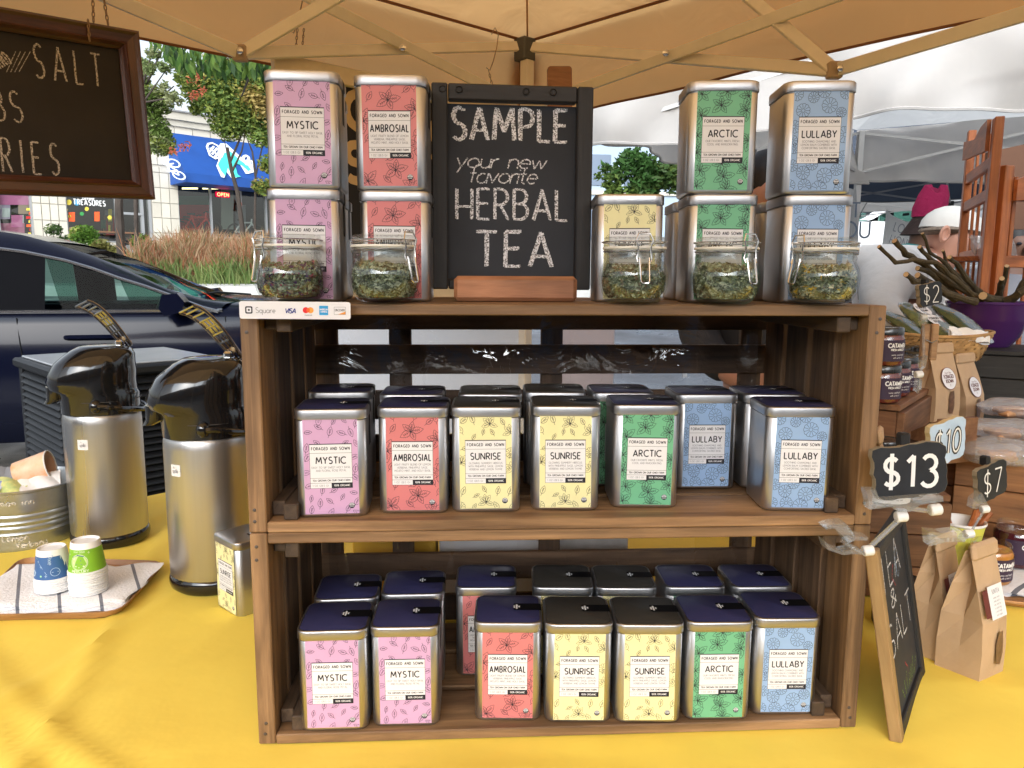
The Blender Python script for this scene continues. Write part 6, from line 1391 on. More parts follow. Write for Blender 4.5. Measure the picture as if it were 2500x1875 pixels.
def arm(nm, lb, pts, boxes=(), balls=(), rods=(), cat='clip'):
    t = thing(nm, lb, cat, pts[0]); o = V(pts[0])
    for q_, r_ in rods: MB().tube([V(a) - o for a in q_], r_, 8).build('rod', M_acr, t)
    for c, r_ in balls: g = MB(); c2 = V(c) - o; g.M = T(c2) @ RY(1.45); g.lathe([(.003, -r_), (r_ * .85, -r_ * .98), (r_, -r_ * .8), (r_, r_ * .8), (r_ * .85, r_ * .98), (.003, r_)], 14); g.build('joint', M_jnt, t)
    for P, h_, y_ in boxes:
        g = MB(); Q = [V(p) - o for p in P]; g.loft([[(q.x, q.y - h_ / 2, q.z) for q in Q], [(q.x, q.y + h_ / 2, q.z) for q in Q]], True, smooth=False); g.build(y_, M_acr, t)
    return t
pp = lambda L_, Y: [at(x, y, Y) for x, y in L_]
Yc = .715
arm('sign_clip', 'clear plastic clip gripping the lower crate and holding up the big black sign', [at(2115, 1330, Yc)],
    boxes=[(pp([(2004, 1280), (2030, 1273), (2055, 1270), (2068, 1285), (2078, 1302), (2111, 1306), (2108, 1313), (2080, 1312), (2062, 1320), (2048, 1300), (2030, 1284), (2008, 1286)], Yc), .016, 'jaw'), (pp([(2004, 1312), (2020, 1330), (2050, 1342), (2080, 1332), (2104, 1343), (2104, 1349), (2075, 1345), (2050, 1348), (2012, 1335)], Yc), .016, 'jaw'), (pp([(2060, 1318), (2100, 1340), (2096, 1346), (2056, 1326)], Yc), .01, 'jaw')],
    balls=[(at(2119, 1344, Yc), .0052), (at(2200, 1261, .725), .0055)], rods=[([at(2119, 1340, Yc), at(2196, 1268, .725)], .0026)])
arm('sign_holder', 'clear plastic rail clamp under the thirteen dollar sign', [at(2200, 1240, .725)], boxes=[(pp([(2108, 1192), (2132, 1192), (2140, 1218), (2252, 1210), (2294, 1207), (2295, 1220), (2240, 1228), (2215, 1245), (2186, 1245), (2178, 1232), (2116, 1240)], .722), .012, 'clamp')], balls=[(at(2283, 1244, .735), .0058)], rods=[([at(2284, 1220, .735), at(2283, 1240, .735)], .0018), ([at(2210, 1240, .73), at(2270, 1248, .735)], .0024)])
arm('sign_clip', 'clear plastic clip and joint below the seven dollar sign', [at(2360, 1302, .90)], boxes=[(pp([(2258, 1292), (2290, 1296), (2340, 1290), (2356, 1302), (2346, 1318), (2300, 1318), (2262, 1328)], .90), .016, 'jaw')], balls=[(at(2365, 1303, .905), .0056), (at(2404, 1243, .945), .0050)], rods=[([at(2372, 1296, .905), at(2400, 1250, .945)], .0016)])
arm('sign_holder', 'clear plastic clamp behind the seven dollar sign', [at(2380, 1215, .95)], boxes=[(pp([(2390, 1200), (2402, 1222), (2412, 1238), (2395, 1240), (2366, 1238), (2370, 1215)], .955), .012, 'clamp')], balls=[])
arm('sign_clip', 'clear plastic joints hanging below the two dollar sign', [at(2254, 800, 1.07)], boxes=[(pp([(2246, 765), (2260, 765), (2262, 785), (2252, 795), (2244, 785)], 1.07), .008, 'jaw'), (pp([(2250, 870), (2262, 868), (2256, 895), (2246, 902), (2244, 885)], 1.07), .008, 'jaw'), (pp([(2236, 925), (2248, 928), (2246, 950), (2232, 955)], 1.07), .008, 'jaw')], balls=[(at(2243, 914, 1.07), .0052), (at(2256, 775, 1.07), .004)], rods=[([at(2254, 795, 1.07), at(2256, 870, 1.07)], .0018), ([at(2250, 900, 1.07), at(2240, 960, 1.07)], .0018)])
M_peg = wood('peg_wood', (.42, .25, .12), (.28, .15, .07), .6)
cp = thing('clothes_peg', 'wooden clothes peg hanging under the two dollar sign', 'clothes peg', at(2268, 835, 1.08))
for dx in (-.0065, .0065): MB().box(dx - .005, dx + .005, -.004, .004, -.026, .026, .0015).build('jaw', M_peg, cp)
MB().tube([(-.008, -.005, .004), (.0, -.007, .0), (.008, -.005, .004)], .0012, 6).build('spring', M_wire, cp)

# small standing chalkboard, seen edge on
a, b_ = on_z(2187, 1812, TZ), on_z(2246, 1642, TZ); topn = at(2133, 1335, a.y + .035); upv = (topn - a)
bd_m = frame(a, b_ - a, upv); nrm = bd_m.to_3x3() @ V((0, 0, 1)); bw_, bh_ = (b_ - a).length, upv.length
sb = thing('standing_chalkboard', 'small chalkboard reading tea and salt standing nearly edge on', 'chalkboard', mw=bd_m)
sgn = 1 if nrm.dot(CAM - a) > 0 else -1
M_nat = wood('natural_frame', (.55, .36, .16), (.42, .25, .10), .55)
MB().box(.012, bw_ - .012, .012, bh_ - .012, -.002, .002).build('slate', M_slate, sb)
board(sb, bh_, .014, .013, T((.006, bh_ / 2, 0)) @ RZ(math.pi / 2), M_nat, 'frame_stile'); board(sb, bh_, .016, .013, T((bw_ - .008, bh_ / 2, 0)) @ RZ(math.pi / 2), M_bframe, 'frame_stile')
for y in (.007, bh_ - .007): board(sb, bw_ - .028, .014, .012, T((bw_ / 2, y, 0)), M_bframe, 'frame_rail')
g = MB(); zz = .0024 * sgn; g.M = T((0, 0, zz)) if sgn > 0 else T((bw_, 0, zz)) @ RY(math.pi)
X = lambda f: f * bw_
g.m = 0
for s_, y, h_, x0_, x1_ in (('TEA', .72, .20, .10, .72), ('&', .60, .09, .30, .48), ('SALT', .38, .17, .12, .90)):
    n0 = sum(glyph(c)[0] for c in s_); hh_ = h_ * bh_; wx_ = (X(x1_ - x0_) / hh_) / (n0 + .22 * (len(s_) - 1)); text(g, s_, X(x0_), bh_ * y, hh_, .0022, 0, 'l', .22 * wx_, wx_)
g.m = 1; g.ribbon([(X(.62) + .010 * math.cos(a_ * .4), bh_ * .78 + .017 * math.sin(a_ * .4)) for a_ in range(16)], .0016); g.ribbon([(X(.62) - .006, bh_ * .78 - .012 + .004 * k) for k in range(6)], .006, 2e-5)
g.m = 2; g.ribbon([(X(.5), bh_ * .80), (X(.42), bh_ * .74), (X(.5), bh_ * .68)], .0016); g.ribbon([(X(.48), bh_ * .25), (X(.55), bh_ * .20)], .002)
g.m = 3
for k in range(7): g.ribbon([(X(.35 + .06 * k), bh_ * .10), (X(.30 + .09 * k), bh_ * (.16 + .02 * (k % 3)))], .0022)
g.m = 0; 
g.build('chalk_drawing', [M_ck, chalk('chalk_blue', (.25, .33, .45), .5, 500), chalk('chalk_red', (.5, .06, .07), .5, 500), chalk('chalk_green', (.22, .35, .08), .5, 500)], sb)

# kraft paper bags
M_kraft = mat('kraft_paper', (.50, .34, .20), .75, var=.07, vs=25, bump=.12, bs=60)
M_kraft_d = mat('kraft_window', (.16, .085, .05), .35, var=.5, vs=120)
M_maroon = mat('maroon_paper', (.12, .018, .02), .5)
def bag(lb, c, yaw, W_, G_, H_, kind, tilt=0):
    t = thing('paper_bag', lb, 'paper bag', c, yaw, 'folded top brown paper bags of goods'); rn = random.Random(lb)
    def ring(z, w2, g2, pin, j=.0): return [(-w2, -g2, z), (0, -g2 - j, z), (w2, -g2, z), (w2 - pin, 0, z), (w2, g2, z), (0, g2 + j, z), (-w2, g2, z), (-w2 + pin, 0, z)]
    w2, g2 = W_ / 2, G_ / 2
    g = MB(); g.loft([ring(0, w2, g2, 0), ring(H_ * .22, w2 * 1.0, g2 * 1.02, .002, .002), ring(H_ * .45, w2 * .99, g2 * .93, .006, .004), ring(H_ * .7, w2 * .98, g2 * .55, .016, .003), ring(H_ * .92, w2 * .96, .005, .022), ring(H_ * .965, w2 * .96, .0028, .024)], smooth=False)
    g.build('bag_body', M_kraft, t)
    g = MB(); g.M = T((0, -.005, H_ * .945)) @ RX(-.15); g.box(-w2 * .97, w2 * .97, -.0045, .0045, -.008, .013, .0035); g.build('folded_top', M_kraft, t)
    # front face plane from 45% to 92% height
    p0 = V((0, -g2 * .93 - .0046, H_ * .45)); p1 = V((0, -g2 * .55 - .0036, H_ * .7)); p2 = V((0, -.0055, H_ * .90)); fr_ = frame(p1, (1, 0, 0), p2 - p1); 
    if kind == 'round':
        g = MB(); g.M = frame(p0 + V((0, -.0008, 0)), (1, 0, 0), p1 - p0) @ T((0, H_ * .13, 0.0004)); g.m = 1; g.disc(0, 0, .0215, 0, 28); g.m = 0; g.M = g.M @ T((0, 0, .0001)); g.disc(0, 0, .0205, 0, 28); g.m = 1; g.M = g.M @ T((0, 0, .0001))
        text(g, 'Acorn Flour', 0, .0095, .0035, .0004, 0, 'c', .12, 1, .2); g.m = 2; text(g, 'FORAGED', 0, .0005, .0065, .0014, .00001, 'c', .12, .85); text(g, '&SOWN', 0, -.008, .0062, .0013, .00001, 'c', .12, .85); g.m = 1; text(g, '17', 0, -.015, .004, .0004); g.build('round_label', [M_paper, mat('label_maroon', (.16, .03, .05), .5), mat('label_brown', (.12, .03, .03), .5)], t)
    else:
        g = MB(); g.M = frame(p0 + V((0, -.0006, 0)), (1, 0, 0), p1 - p0) @ T((0, H_ * .15, .0010)); g.m = 1; g.rect(-w2 * .96, -.016, -w2 * .3, .017); g.m = 0; g.M = g.M @ T((0, 0, .0001)); g.rect(-w2 * .55, -.020, w2 * .62, .020); g.m = 2; g.M = g.M @ T((0, 0, .0001))
        text(g, 'ACORN TEA' if kind == 'a' else 'SUNTEA', w2 * .04, .010, .005, .0007, 0, 'c', .15, .8)
        for k in range(6): text(g, 'sumac and staghorn'[k:k + 11], w2 * .04, .004 - .0042 * k, .0026, .0003, 0, 'c', .15, .9)
        g.build('paper_label', [M_paper, M_maroon, M_grey], t)
    g = MB(); g.M = frame(V((w2 * .15, -g2 * 1.0 - .0042, H_ * .12)), (1, 0, 0), (0, 0, 1)); g.poly([(-.006, .0), (.004, -.003), (.008, .012), (.006, .03), (.003, .042), (-.006, .040), (-.010, .025)], .0006) ; g.build('leaf_window', M_kraft_d, t)
    g = MB(); g.M = T((w2 + .0005, 0, 0)); g.build if 0 else None
    return t
c = on_z(2364, 1632, TZ); bag('front right brown paper bag with white and maroon label, right of the edge on chalkboard', (c.x, c.y, TZ + .001), R(32), .058, .054, .165, 'b')
c = on_z(2280, 1600, TZ); bag('front left brown paper bag with maroon label, directly behind the edge on chalkboard', (c.x + .004, c.y + .012, TZ + .001), R(36), .054, .048, .158, 'a')

# lidded jars and jam
M_jam = mat('jam_red', (.16, .028, .018), .2, coat=.4); M_jamo = mat('jam_orange', (.50, .20, .03), .3, coat=.5, var=.3, vs=80); M_jamd = mat('jam_dark', (.06, .006, .015), .15, coat=.6)
M_jl = mat('label_plum', (.035, .018, .045), .5); M_lid = mat('black_lid', (.02, .02, .02), .25, coat=.4)
def jam(lb, c, lines, yaw=0, lid=True, jm=M_jam, r_=.031, h_=.058, lab=M_jl, cat='jar', nm='jam_jar', grp=None, tx=None):
    t = thing(nm, lb, cat, c, yaw, grp); 
    MB().lathe([(.003, .0005), (r_ * .93, .0005), (r_, .004), (r_, h_ * .76), (r_ * .93, h_ * .84), (.003, h_ * .84)], 28).build('jam', jm, t)
    g = MB(); g.lathe([(r_ * .9, h_ * .80), (r_ * .88, h_ * .86), (r_ * .93, h_ * .88), (r_ * .93, h_ * .97), (r_ * .90, h_), (r_ * .86, h_), (r_ * .84, h_ * .86)], 28, caps=(False, False)); g.lathe([(r_ * .95, .0002), (r_ + .0009, .004), (r_ + .0009, h_ * .76), (r_ * .92, h_ * .86)], 28, caps=(False, False)); g.build('glass', M_glass, t)
    if lid: MB().lathe([(r_ * .97, h_ * .83), (r_ * .99, h_ * .84), (r_ * .99, h_ * 1.0), (r_ * .95, h_ * 1.03), (r_ * .88, h_ * 1.03), (r_ * .85, h_ * 1.015), (.003, h_ * 1.015)], 28, caps=(False, False)).build('lid', M_lid, t)
    a0, a1 = -1.25, 1.25; R2 = r_ + .0013
    g = MB(); g.loft([[(R2 * math.sin(a0 + (a1 - a0) * k / 16), -R2 * math.cos(a0 + (a1 - a0) * k / 16), z) for k in range(17)] for z in (h_ * .12, h_ * .70)], False); lb_ = g.build('paper_label', lab, t)
    g = MB()
    for s_, y, hh_, sw in lines: text(g, s_, 0, y * h_, hh_, sw, 0, 'c', .14)
    for y in (.66, .38): g.ribbon([(-.028, y * h_), (.028, y * h_)], .0004)
    g.v = [((R2 + .0002 + z) * math.sin(x / R2), -(R2 + .0002 + z) * math.cos(x / R2), y) for x, y, z in g.v]; g.build('label_print', tx or M_white, lb_)
    return t
CT = [('CATAWBA', .50, .0065, .0017), ('FRESH APRICOT', .41, .0032, .0008), ('sunny and bright', .28, .0030, .0003), ('with a hint of', .20, .0028, .0003)]
NT = [('NORTHERN', .50, .0065, .0017), ('SUNCOAST', .41, .0032, .0008), ('sweet and deep', .26, .0030, .0003)]
GJ = 'dark lidded jam jars stacked beside the upper crate'
# box carrying the jars
M_box = wood('box_wood', (.26, .125, .055), (.15, .062, .025), .6)
def wbox(lb, c, yaw, W_, D_, z0, z1, th=.012, open_top=True, nm='wooden_box', front=True, m_=M_box):
    t = thing(nm, lb, 'wooden box', (c[0], c[1], z0), yaw); H_ = z1 - z0; n = max(2, round(H_ / .055)); s_ = H_ / n
    for k in range(n):
        z = s_ * (k + .5)
        if front: board(t, W_, s_ - .002, th, frame((0, -D_ / 2, z), (1, 0, 0), (0, 0, 1)), m_, 'plank')
        board(t, W_, s_ - .002, th, frame((0, D_ / 2, z), (1, 0, 0), (0, 0, 1)), m_, 'plank')
        for s2 in (-1, 1): board(t, D_ - th - .001, s_ - .002, th, frame((s2 * (W_ / 2 - th / 2), 0, z), (0, 1, 0), (0, 0, 1)), m_, 'plank')
    if not open_top:
        k = max(1, round(D_ / .07))
        for i in range(k): board(t, W_, D_ / k - .003, .01, T((0, -D_ / 2 + D_ / k * (i + .5), H_ + .006)), m_, 'lid_plank')
    return t
zj = 1.045
c0 = V((.72, 1.42, 0))
wbox('brown wooden box beneath the stacked jam jars right of the crates', (.70, 1.40), R(52), .36, .12, TZ + .002, zj - .012, open_top=False)
JP = [(2150, 942, 0, CT, 'jam jar with plum label nearest the upper crate, below another jar'), (2200, 962, 0, CT, 'second jam jar with plum label in the receding row'), (2222, 925, 0, CT, 'third jam jar with plum label in the receding row'), (2250, 915, 0, NT, 'jam jar with dark label at the far end of the row')]
pj = []
for i, (px, py, lv, ln, lb) in enumerate(JP):
    Y = (1.26, 1.33, 1.40, 1.50)[i]; x = at((2152, 2176, 2199, 2236)[i], 900, Y).x; pj.append((x, Y)); jam(lb, (x, Y, zj + .001), ln, .35, True, M_jam, .031, .060, M_jl, grp=GJ)
jam('jam jar stacked on top of the jar nearest the upper crate', (pj[0][0], pj[0][1], zj + .0635), CT, .35, True, M_jam, .031, .060, grp=GJ)
for i, (dx, dy, lb) in enumerate(((.035, .10, 'jam jar in the back row beside the basket, lid only showing'), (.06, .03, 'jam jar under the basket rim, right of the dark labelled jar'), (-.03, .16, 'jam jar deepest in the back row under the basket'))):
    jam(lb, (pj[3][0] + dx * .5, pj[3][1] + dy * .6, zj + .001), NT, .3, True, M_jam, .031, .066, grp=GJ)
# nearer box with black lidded tins
zn = .925
wbox('brown wooden box standing directly right of the crates behind the black sign', (.575, 1.20), R(-8), .20, .16, TZ + .002, zn - .01, open_top=False)
PT = [('FORAGED', .62, .004, .0006), ('PSR', .48, .006, .0009), ('HERB', .36, .006, .0009), ('and salt', .24, .0025, .0003)]
for i, (px, Y, z, r_, h_, lb) in enumerate(((2166, 1.16, zn, .028, .072, 'round jar with white label reading psr herb beside the crate'), (2235, 1.24, zn, .036, .05, 'wide black lidded jar behind the thirteen dollar sign, rearmost'), (2212, 1.12, zn, .038, .045, 'wide black lidded jar just above the thirteen dollar sign'), (2180, 1.07, zn, .030, .042, 'small black lidded jar left of the wide ones'))):
    jam(lb, (at(px, 1000, Y).x, Y, z + .003), PT, .1, True, mat('dark_contents', (.05, .03, .02), .5), r_, h_, M_paper, nm='lidded_jar', tx=M_ink, grp='black lidded jars beside the crates')
# slanted display box with card reader sign
p0 = on_z(2190, 1035, zn + .0); q0 = V((at(2188, 1000, 1.30).x, 1.30, 0)); q1 = V((at(2292, 1000, 1.22).x, 1.22, 0))
ds = thing('display_box', 'reddish brown open display box with slanted side and card sign', 'wooden box', (q0.x, q0.y, zn + .02)); xd = (q1 - q0).normalized(); W_ = (q1 - q0).length
g = MB(); g.M = frame((0, 0, 0), xd, (0, 0, 1)); g.prism([(0, 0), (W_, 0), (W_, .075), (0, .028)][::1], -.010, 0); g.build('slanted_side', M_box, ds)
g = MB(); g.M = frame((0, 0, 0), xd, (0, 0, 1)); g.box(W_ * .99 - .010, W_, 0, .075, -.09, -.011); g.box(0, .010, 0, .028, -.09, -.011); g.build('box_end', M_box, ds)
g = MB(); g.M = frame(V((0, -.001, 0)) , xd, (0, 0, 1)) @ T((.002, -.018, .004)); g.m = 0; g.poly([(0, 0), (.028, .004), (.028, .040), (0, .034)]); g.M = g.M @ T((0, 0, .0002)); g.m = 1; g.poly(rrp(.003, .006, .009, .012, .001)); g.m = 0; g.poly(rrp(.0045, .0075, .0075, .0105, .0003), .0001); g.m = 1; text(g, 'Square', .011, .0075, .005, .0005, 0, 'l', .12, .7, 0, .15); g.build('card_sign', [M_paper, M_ink], ds)
# label bag poking out behind the crate
c = at(2150, 1080, .98); bag('narrow brown paper bag half hidden behind the right crate edge', (at(2138, 1080, 1.08).x, 1.08, zn + .003), R(62), .05, .04, .10, 'a')
# big wooden box at the right with goods on top
zr = .952
wbox('orange brown wooden box at the right edge behind the seven dollar sign', (1.0, 1.36), R(-34), .30, .26, TZ + .002, zr - .011, open_top=False, m_=wood('orange_wood', (.36, .165, .06), (.24, .10, .035), .55))
c = at(2345, 1040, 1.42); bag('upright brown paper bag with round foraged and sown label', (on_z(2335, 1040, zr).x, on_z(2335, 1040, zr).y, zr + .003), R(34), .075, .065, .142, 'round')
bag('second brown paper bag with round label behind the upright one', (at(2275, 1040, 1.44).x, 1.44, zr + .03), R(28), .075, .055, .142, 'round')
wbox('small box under the rear paper bag', (at(2275, 1040, 1.45).x, 1.46), R(-40), .12, .10, TZ + .002, zr + .016, open_top=False)
M_film = clear('clear_bag', (.90, .90, .92), .14, .05, .9, 25, .25, (.8, .8, .82))
M_cook = mat('biscuit_tan', (.55, .30, .15), .7, var=.3, vs=60)
for i, (px, py, Y, s_, lb) in enumerate(((2450, 1040, 1.24, (.12, .08, .035), 'clear bag of tan biscuits on the wooden box, lower'), (2460, 1000, 1.32, (.12, .07, .03), 'clear bag of tan biscuits lying on another bag'), (2475, 968, 1.42, (.11, .06, .03), 'rear crumpled clear bag near the right edge'))):
    p_ = at(px, py, Y); t = thing('clear_bag', lb, 'plastic bag', (p_.x, Y, zr + .012 + .022 * i)); g = MB()
    def bf(i_, j_, s_=s_, k=i): a = 2 * math.pi * i_; e = math.pi * j_; n_ = .18 * noise.noise(V((i_ * 6 + k, j_ * 6, 1))); return (s_[0] * math.sin(e) * math.cos(a) * (1 + n_) * .6, s_[1] * math.sin(e) * math.sin(a) * (1 + n_) * .7, s_[2] * (-math.cos(e)) * (1 + n_) * .6)
    g.grid(bf, 30, 16); g.build('film', M_film, t)
    for k in range(3): MB().box(-.030, .020, -.012, .012, -.005, .005, .003).build('biscuit', M_cook, t, T((.006 * k - .01, -.022 + .015 * k, -.006 + .004 * (k % 2))) @ RZ(.3 - .2 * k))
p_ = on_z(2420, 1087, zr + .004)
g = MB(); g.lathe([(.002, 0), (.046, 0), (.0465, .0012), (.046, .0018), (.002, .0018)], 32); o = g.build('card_disc', mat('card_disc', (.60, .50, .40), .6, var=.1, vs=20)); o.location = (p_.x, p_.y, zr + .0025); tag(o, 'pale printed card disc lying at the front of the wooden box', 'card disc')
wb_ = thing('wood_slab', 'small pale wooden slab standing on the card disc', 'wooden block', (p_.x + .012, p_.y + .01, zr + .0045), .25); MB().box(-.045, .04, -.006, .010, 0, .010, .002).build('slab', M_nat, wb_)
# black crate behind and what stands on it
zk = 1.085
kx = at(2400, 900, 1.78).x
wbox('black painted wooden crate under the basket and purple bowl', (kx + .03, 1.86), R(-30), .36, .24, TZ + .002, zk - .01, open_top=False, m_=wood('black_crate_wood', (.035, .033, .030), (.015, .014, .013), .6))
# woven basket
M_bask = mat('basket_straw', (.50, .29, .11), .6, var=.35, vs=30, rand=.15)
bc2 = at(2292, 840, 1.60); bk = thing('woven_basket', 'oval woven tan basket holding packs of herbs', 'basket', (bc2.x, 1.62, zk - .005), -.25)
BA, BB, BHt = .108, .075, .052
def bsk(a, z): k = .80 + .22 * (z / BHt) ** .8; return V((BA * k * math.cos(a), BB * k * math.sin(a), z + .008 * (z / BHt) * math.cos(a) ** 2))
nS = 56
for i in range(nS):
    g = MB(); a = 2 * math.pi * i / nS
    pts = []
    for k in range(9):
        z = BHt * k / 8; aa = a + .35 * k / 8; p = bsk(aa, z); q = 1 + (.018 if (k + i) % 2 else -.012); pts.append(V((p.x * q, p.y * q, p.z)))
    L1 = [p + V((-math.sin(a), math.cos(a), 0)) * .0045 for p in pts]; L2 = [p - V((-math.sin(a), math.cos(a), 0)) * .0045 for p in pts]
    g.loft([L1, L2], False); g.build('upright_strip', M_bask, bk)
for k in range(6): g = MB(); z = .004 + .0085 * k; g.loft([[bsk(2 * math.pi * i / 60, z - .003) * 1 for i in range(61)], [bsk(2 * math.pi * i / 60, z + .003) for i in range(61)]], False); g.build('woven_strip', M_bask, bk)
g = MB(); g.tube([bsk(2 * math.pi * i / 48, BHt) for i in range(48)], .0035, 6, True); g.build('rim', M_bask, bk); g = MB(); g.prism([tuple(bsk(2 * math.pi * i / 30, 0).xy) for i in range(30)], .001, .004); g.build('basket_floor', M_bask, bk)
M_herbf = mat('herb_in_bag', (.12, .15, .055), .6, var=.5, vs=90); M_hdk = mat('herb_dark_in_bag', (.05, .075, .025), .5, var=.5, vs=90)
for i, (dx, dy, dz, rz_, rx_, sz, m_, lb) in enumerate(((-.055, .0, .060, -.5, .5, (.035, .075), M_hdk, 'dark herb pack at the left of the basket'), (-.02, .01, .075, -.75, .6, (.035, .070), M_herbf, 'light green herb pack with two round stickers in the basket'), (.055, .0, .072, -.65, .55, (.032, .080), M_hdk, 'dark green herb pack leaning right in the basket'), (.01, -.02, .055, -.9, .4, (.03, .06), M_herbf, 'green herb pack lowest in the basket'))):
    t = thing('herb_pack', lb, 'herb pack', mw=T(V((bc2.x, 1.62, zk)) + V((dx, dy, dz))) @ RZ(rz_ + 1.2) @ RX(rx_)); 
    def hf(i_, j_, sz=sz): a = 2 * math.pi * i_; e = math.pi * j_; return (sz[0] * math.copysign(abs(math.sin(e)) ** .6, 1) * math.cos(a) * .9, -sz[1] * math.cos(e) * .9, .014 * math.sin(e) * math.sin(a) * (1 + .3 * noise.noise(V((i_ * 5, j_ * 5, 3)))))
    g = MB(); g.grid(hf, 18, 12); g.build('herb_filling', m_, t); g = MB(); g.grid(lambda a, b2: tuple(x * 1.06 for x in hf(a, b2)), 18, 12); g.build('film', clear('herb_film', (.93, .95, .92), .05, .06, .5, 40), t)
    if i == 1:
        for k in range(2): g = MB(); g.M = T((.004, .02 - .038 * k, .0165)); g.m = 0; g.disc(0, 0, .021, 0, 20); g.m = 1; g.M = g.M @ T((0, 0, .0003)); text(g, 'FORAGED', 0, .002, .007, .0012, 0, 'c', .12, .8); text(g, '&SOWN', 0, -.008, .006, .0011, 0, 'c', .12, .8); g.build('round_sticker', [M_paper, M_ink], t)
packet('cloth_scrap', 'crumpled white paper lining the front rim of the basket', V((bc2.x + .035, 1.62 - .066, zk + .05)), (.9, .2, -.2), (.08, .03, .4), M_white, .006, 'paper')
# purple bowl with cut branches
M_pur = mat('purple_plastic', (.075, .022, .13), .25, coat=.3)
pb = at(2410, 800, 1.86); bw = thing('purple_bowl', 'deep purple plastic bowl full of cut branches', 'bowl', (pb.x, 1.86, zk + .002))
g = MB(); g.lathe([(.02, .0), (.05, 0), (.070, .025), (.083, .06), (.088, .066), (.092, .10), (.0955, .104), (.0955, .109), (.0925, .109), (.088, .10), (.080, .06), (.05, .006), (.02, .005)], 40); g.build('bowl_wall', M_pur, bw)
M_brn = mat('branch_bark', (.085, .062, .030), .8, var=.45, vs=40, bump=.3, bs=150); M_cut = mat('cut_wood', (.60, .42, .24), .7)
def stick(P, r0, lb, i):
    t = thing('cut_branch', lb, 'branch', P[0], group='cut branches in the purple bowl'); o = V(P[0]); Q = [V(p) - o for p in P]; n = len(Q); D = []
    for k in range(n - 1):
        for m_ in range(3): D.append(Q[k].lerp(Q[k + 1], m_ / 3) + V((random.uniform(-1, 1), random.uniform(-1, 1), random.uniform(-1, 1))) * r0 * .3)
    D.append(Q[-1]); rs = [r0 * (1 - .35 * k / len(D)) * (1 + .18 * (k % 3 == 0)) for k in range(len(D))]
    MB().tube(D, rs, 8).build('bark', M_brn, t); d_ = (D[-1] - D[-2]).normalized(); g = MB(); g.tube([D[-1] + d_ * .0001, D[-1] + d_ * .0010], rs[-1] * .9, 8); g.build('cut_end', M_cut, t)
random.seed(12)
BP = [([(2395, 735), (2330, 680), (2285, 640), (2232, 635), (2185, 585 + 55), (2146, 602)], 1.80, .0060), ([(2400, 735), (2320, 690), (2250, 640), (2212, 620), (2184, 588)], 1.84, .0085), ([(2410, 730), (2330, 690), (2290, 650), (2272, 632), (2245, 603)], 1.88, .0070), ([(2380, 738), (2310, 715), (2260, 690), (2230, 685), (2212, 670)], 1.76, .0080), ([(2420, 735), (2350, 690), (2305, 640), (2270, 618), (2252, 570)], 1.92, .0050), ([(2400, 730), (2360, 680), (2340, 650), (2318, 628)], 1.86, .0070), ([(2425, 735), (2380, 700), (2330, 665), (2310, 640), (2302, 612)], 1.95, .0045),
      ([(2440, 735), (2400, 722)], 1.82, .012), ([(2430, 735), (2450, 690), (2458, 650)], 1.90, .0070), ([(2440, 735), (2442, 700), (2446, 680)], 1.84, .0075), ([(2470, 735), (2500, 690), (2540, 650)], 1.88, .0085), ([(2460, 738), (2490, 715), (2560, 680)], 1.80, .0100), ([(2330, 730), (2290, 700), (2240, 672)], 1.80, .0090), ([(2350, 735), (2300, 690), (2265, 660), (2240, 655)], 1.85, .0075)]
BL = ['long thin branch reaching furthest left from the purple bowl', 'thick forked looking branch ending high at the left', 'branch with a knuckle ending above the white shirt', 'low thick branch with a curled tip just above the two dollar sign', 'slender branch reaching highest over the white shirt', 'short thick branch in front of the orange rack stile', 'thinnest dark twig rising toward the rack', 'stubby branch end with pale cut at the bowl rim', 'upright branch with pale cut end at the right', 'short upright branch with pale cut beside the upright one', 'branch leaning to the right edge', 'thick branch lying low to the right edge', 'thick olive branch lowest on the left of the bowl', 'middle branch lying across the left bowl rim']
for (P, Y, r_), lb in zip(BP, BL): n = len(P); stick([at(x, y, Y - .10 * k / n) for k, (x, y) in enumerate(P)], r_, lb, 0)
# orange wooden rack panels
M_rack = wood('rack_orange', (.52, .17, .045), (.38, .10, .025), .45, rand=.08)
def rack(lb, a, b_, z0, z1a, z1b, ns, rails):
    a = V(a); b_ = V(b_); u = (b_ - a); L_ = u.length; t = thing('slatted_rack', lb, 'rack', mw=frame((a.x, a.y, z0), u, (0, 0, 1))); Ha, Hb = z1a - z0, z1b - z0
    for x, H_, w_ in ((.017, Ha, .034), (L_ - .02, Hb, .04)): board(t, H_, w_, .022, frame((x, H_ / 2, 0), (0, 1, 0), (-1, 0, 0)), M_rack, 'stile', .002)
    for r_ in rails: board(t, L_ - .076, .03, .016, T((L_ / 2 - .003, r_ - z0, 0)), M_rack, 'rail', .002)
    for k in range(ns): x = .036 + (L_ - .076) * (k + .5) / ns; H_ = Ha + (Hb - Ha) * x / L_; board(t, H_ - .03, .014, .007, frame((x, (H_ - .03) / 2, -.012), (0, 1, 0), (-1, 0, 0)), M_rack, 'slat', .001)
    g = MB(); g.prism([(.034, Ha - .09), (L_ - .04, Hb - .08), (L_ - .04, Hb - .0), (L_ * .7, Hb - .002), (L_ * .5, Hb - .02), (.034, Ha - .035)][::1], .012, .022); g.build('arched_top', M_rack, t)
    return t
ra = at(2338, 700, 2.45); rb = at(2404, 700, 2.02); zb0 = .80
rack('tall narrow orange wooden rack panel with arched top and slats', (ra.x, ra.y, 0), (rb.x, rb.y, 0), zb0, at(2344, 322, 2.45).z, at(2410, 283, 2.02).z, 4, [at(2400, 400, 2.1).z, at(2400, 478, 2.1).z, at(2400, 620, 2.1).z])
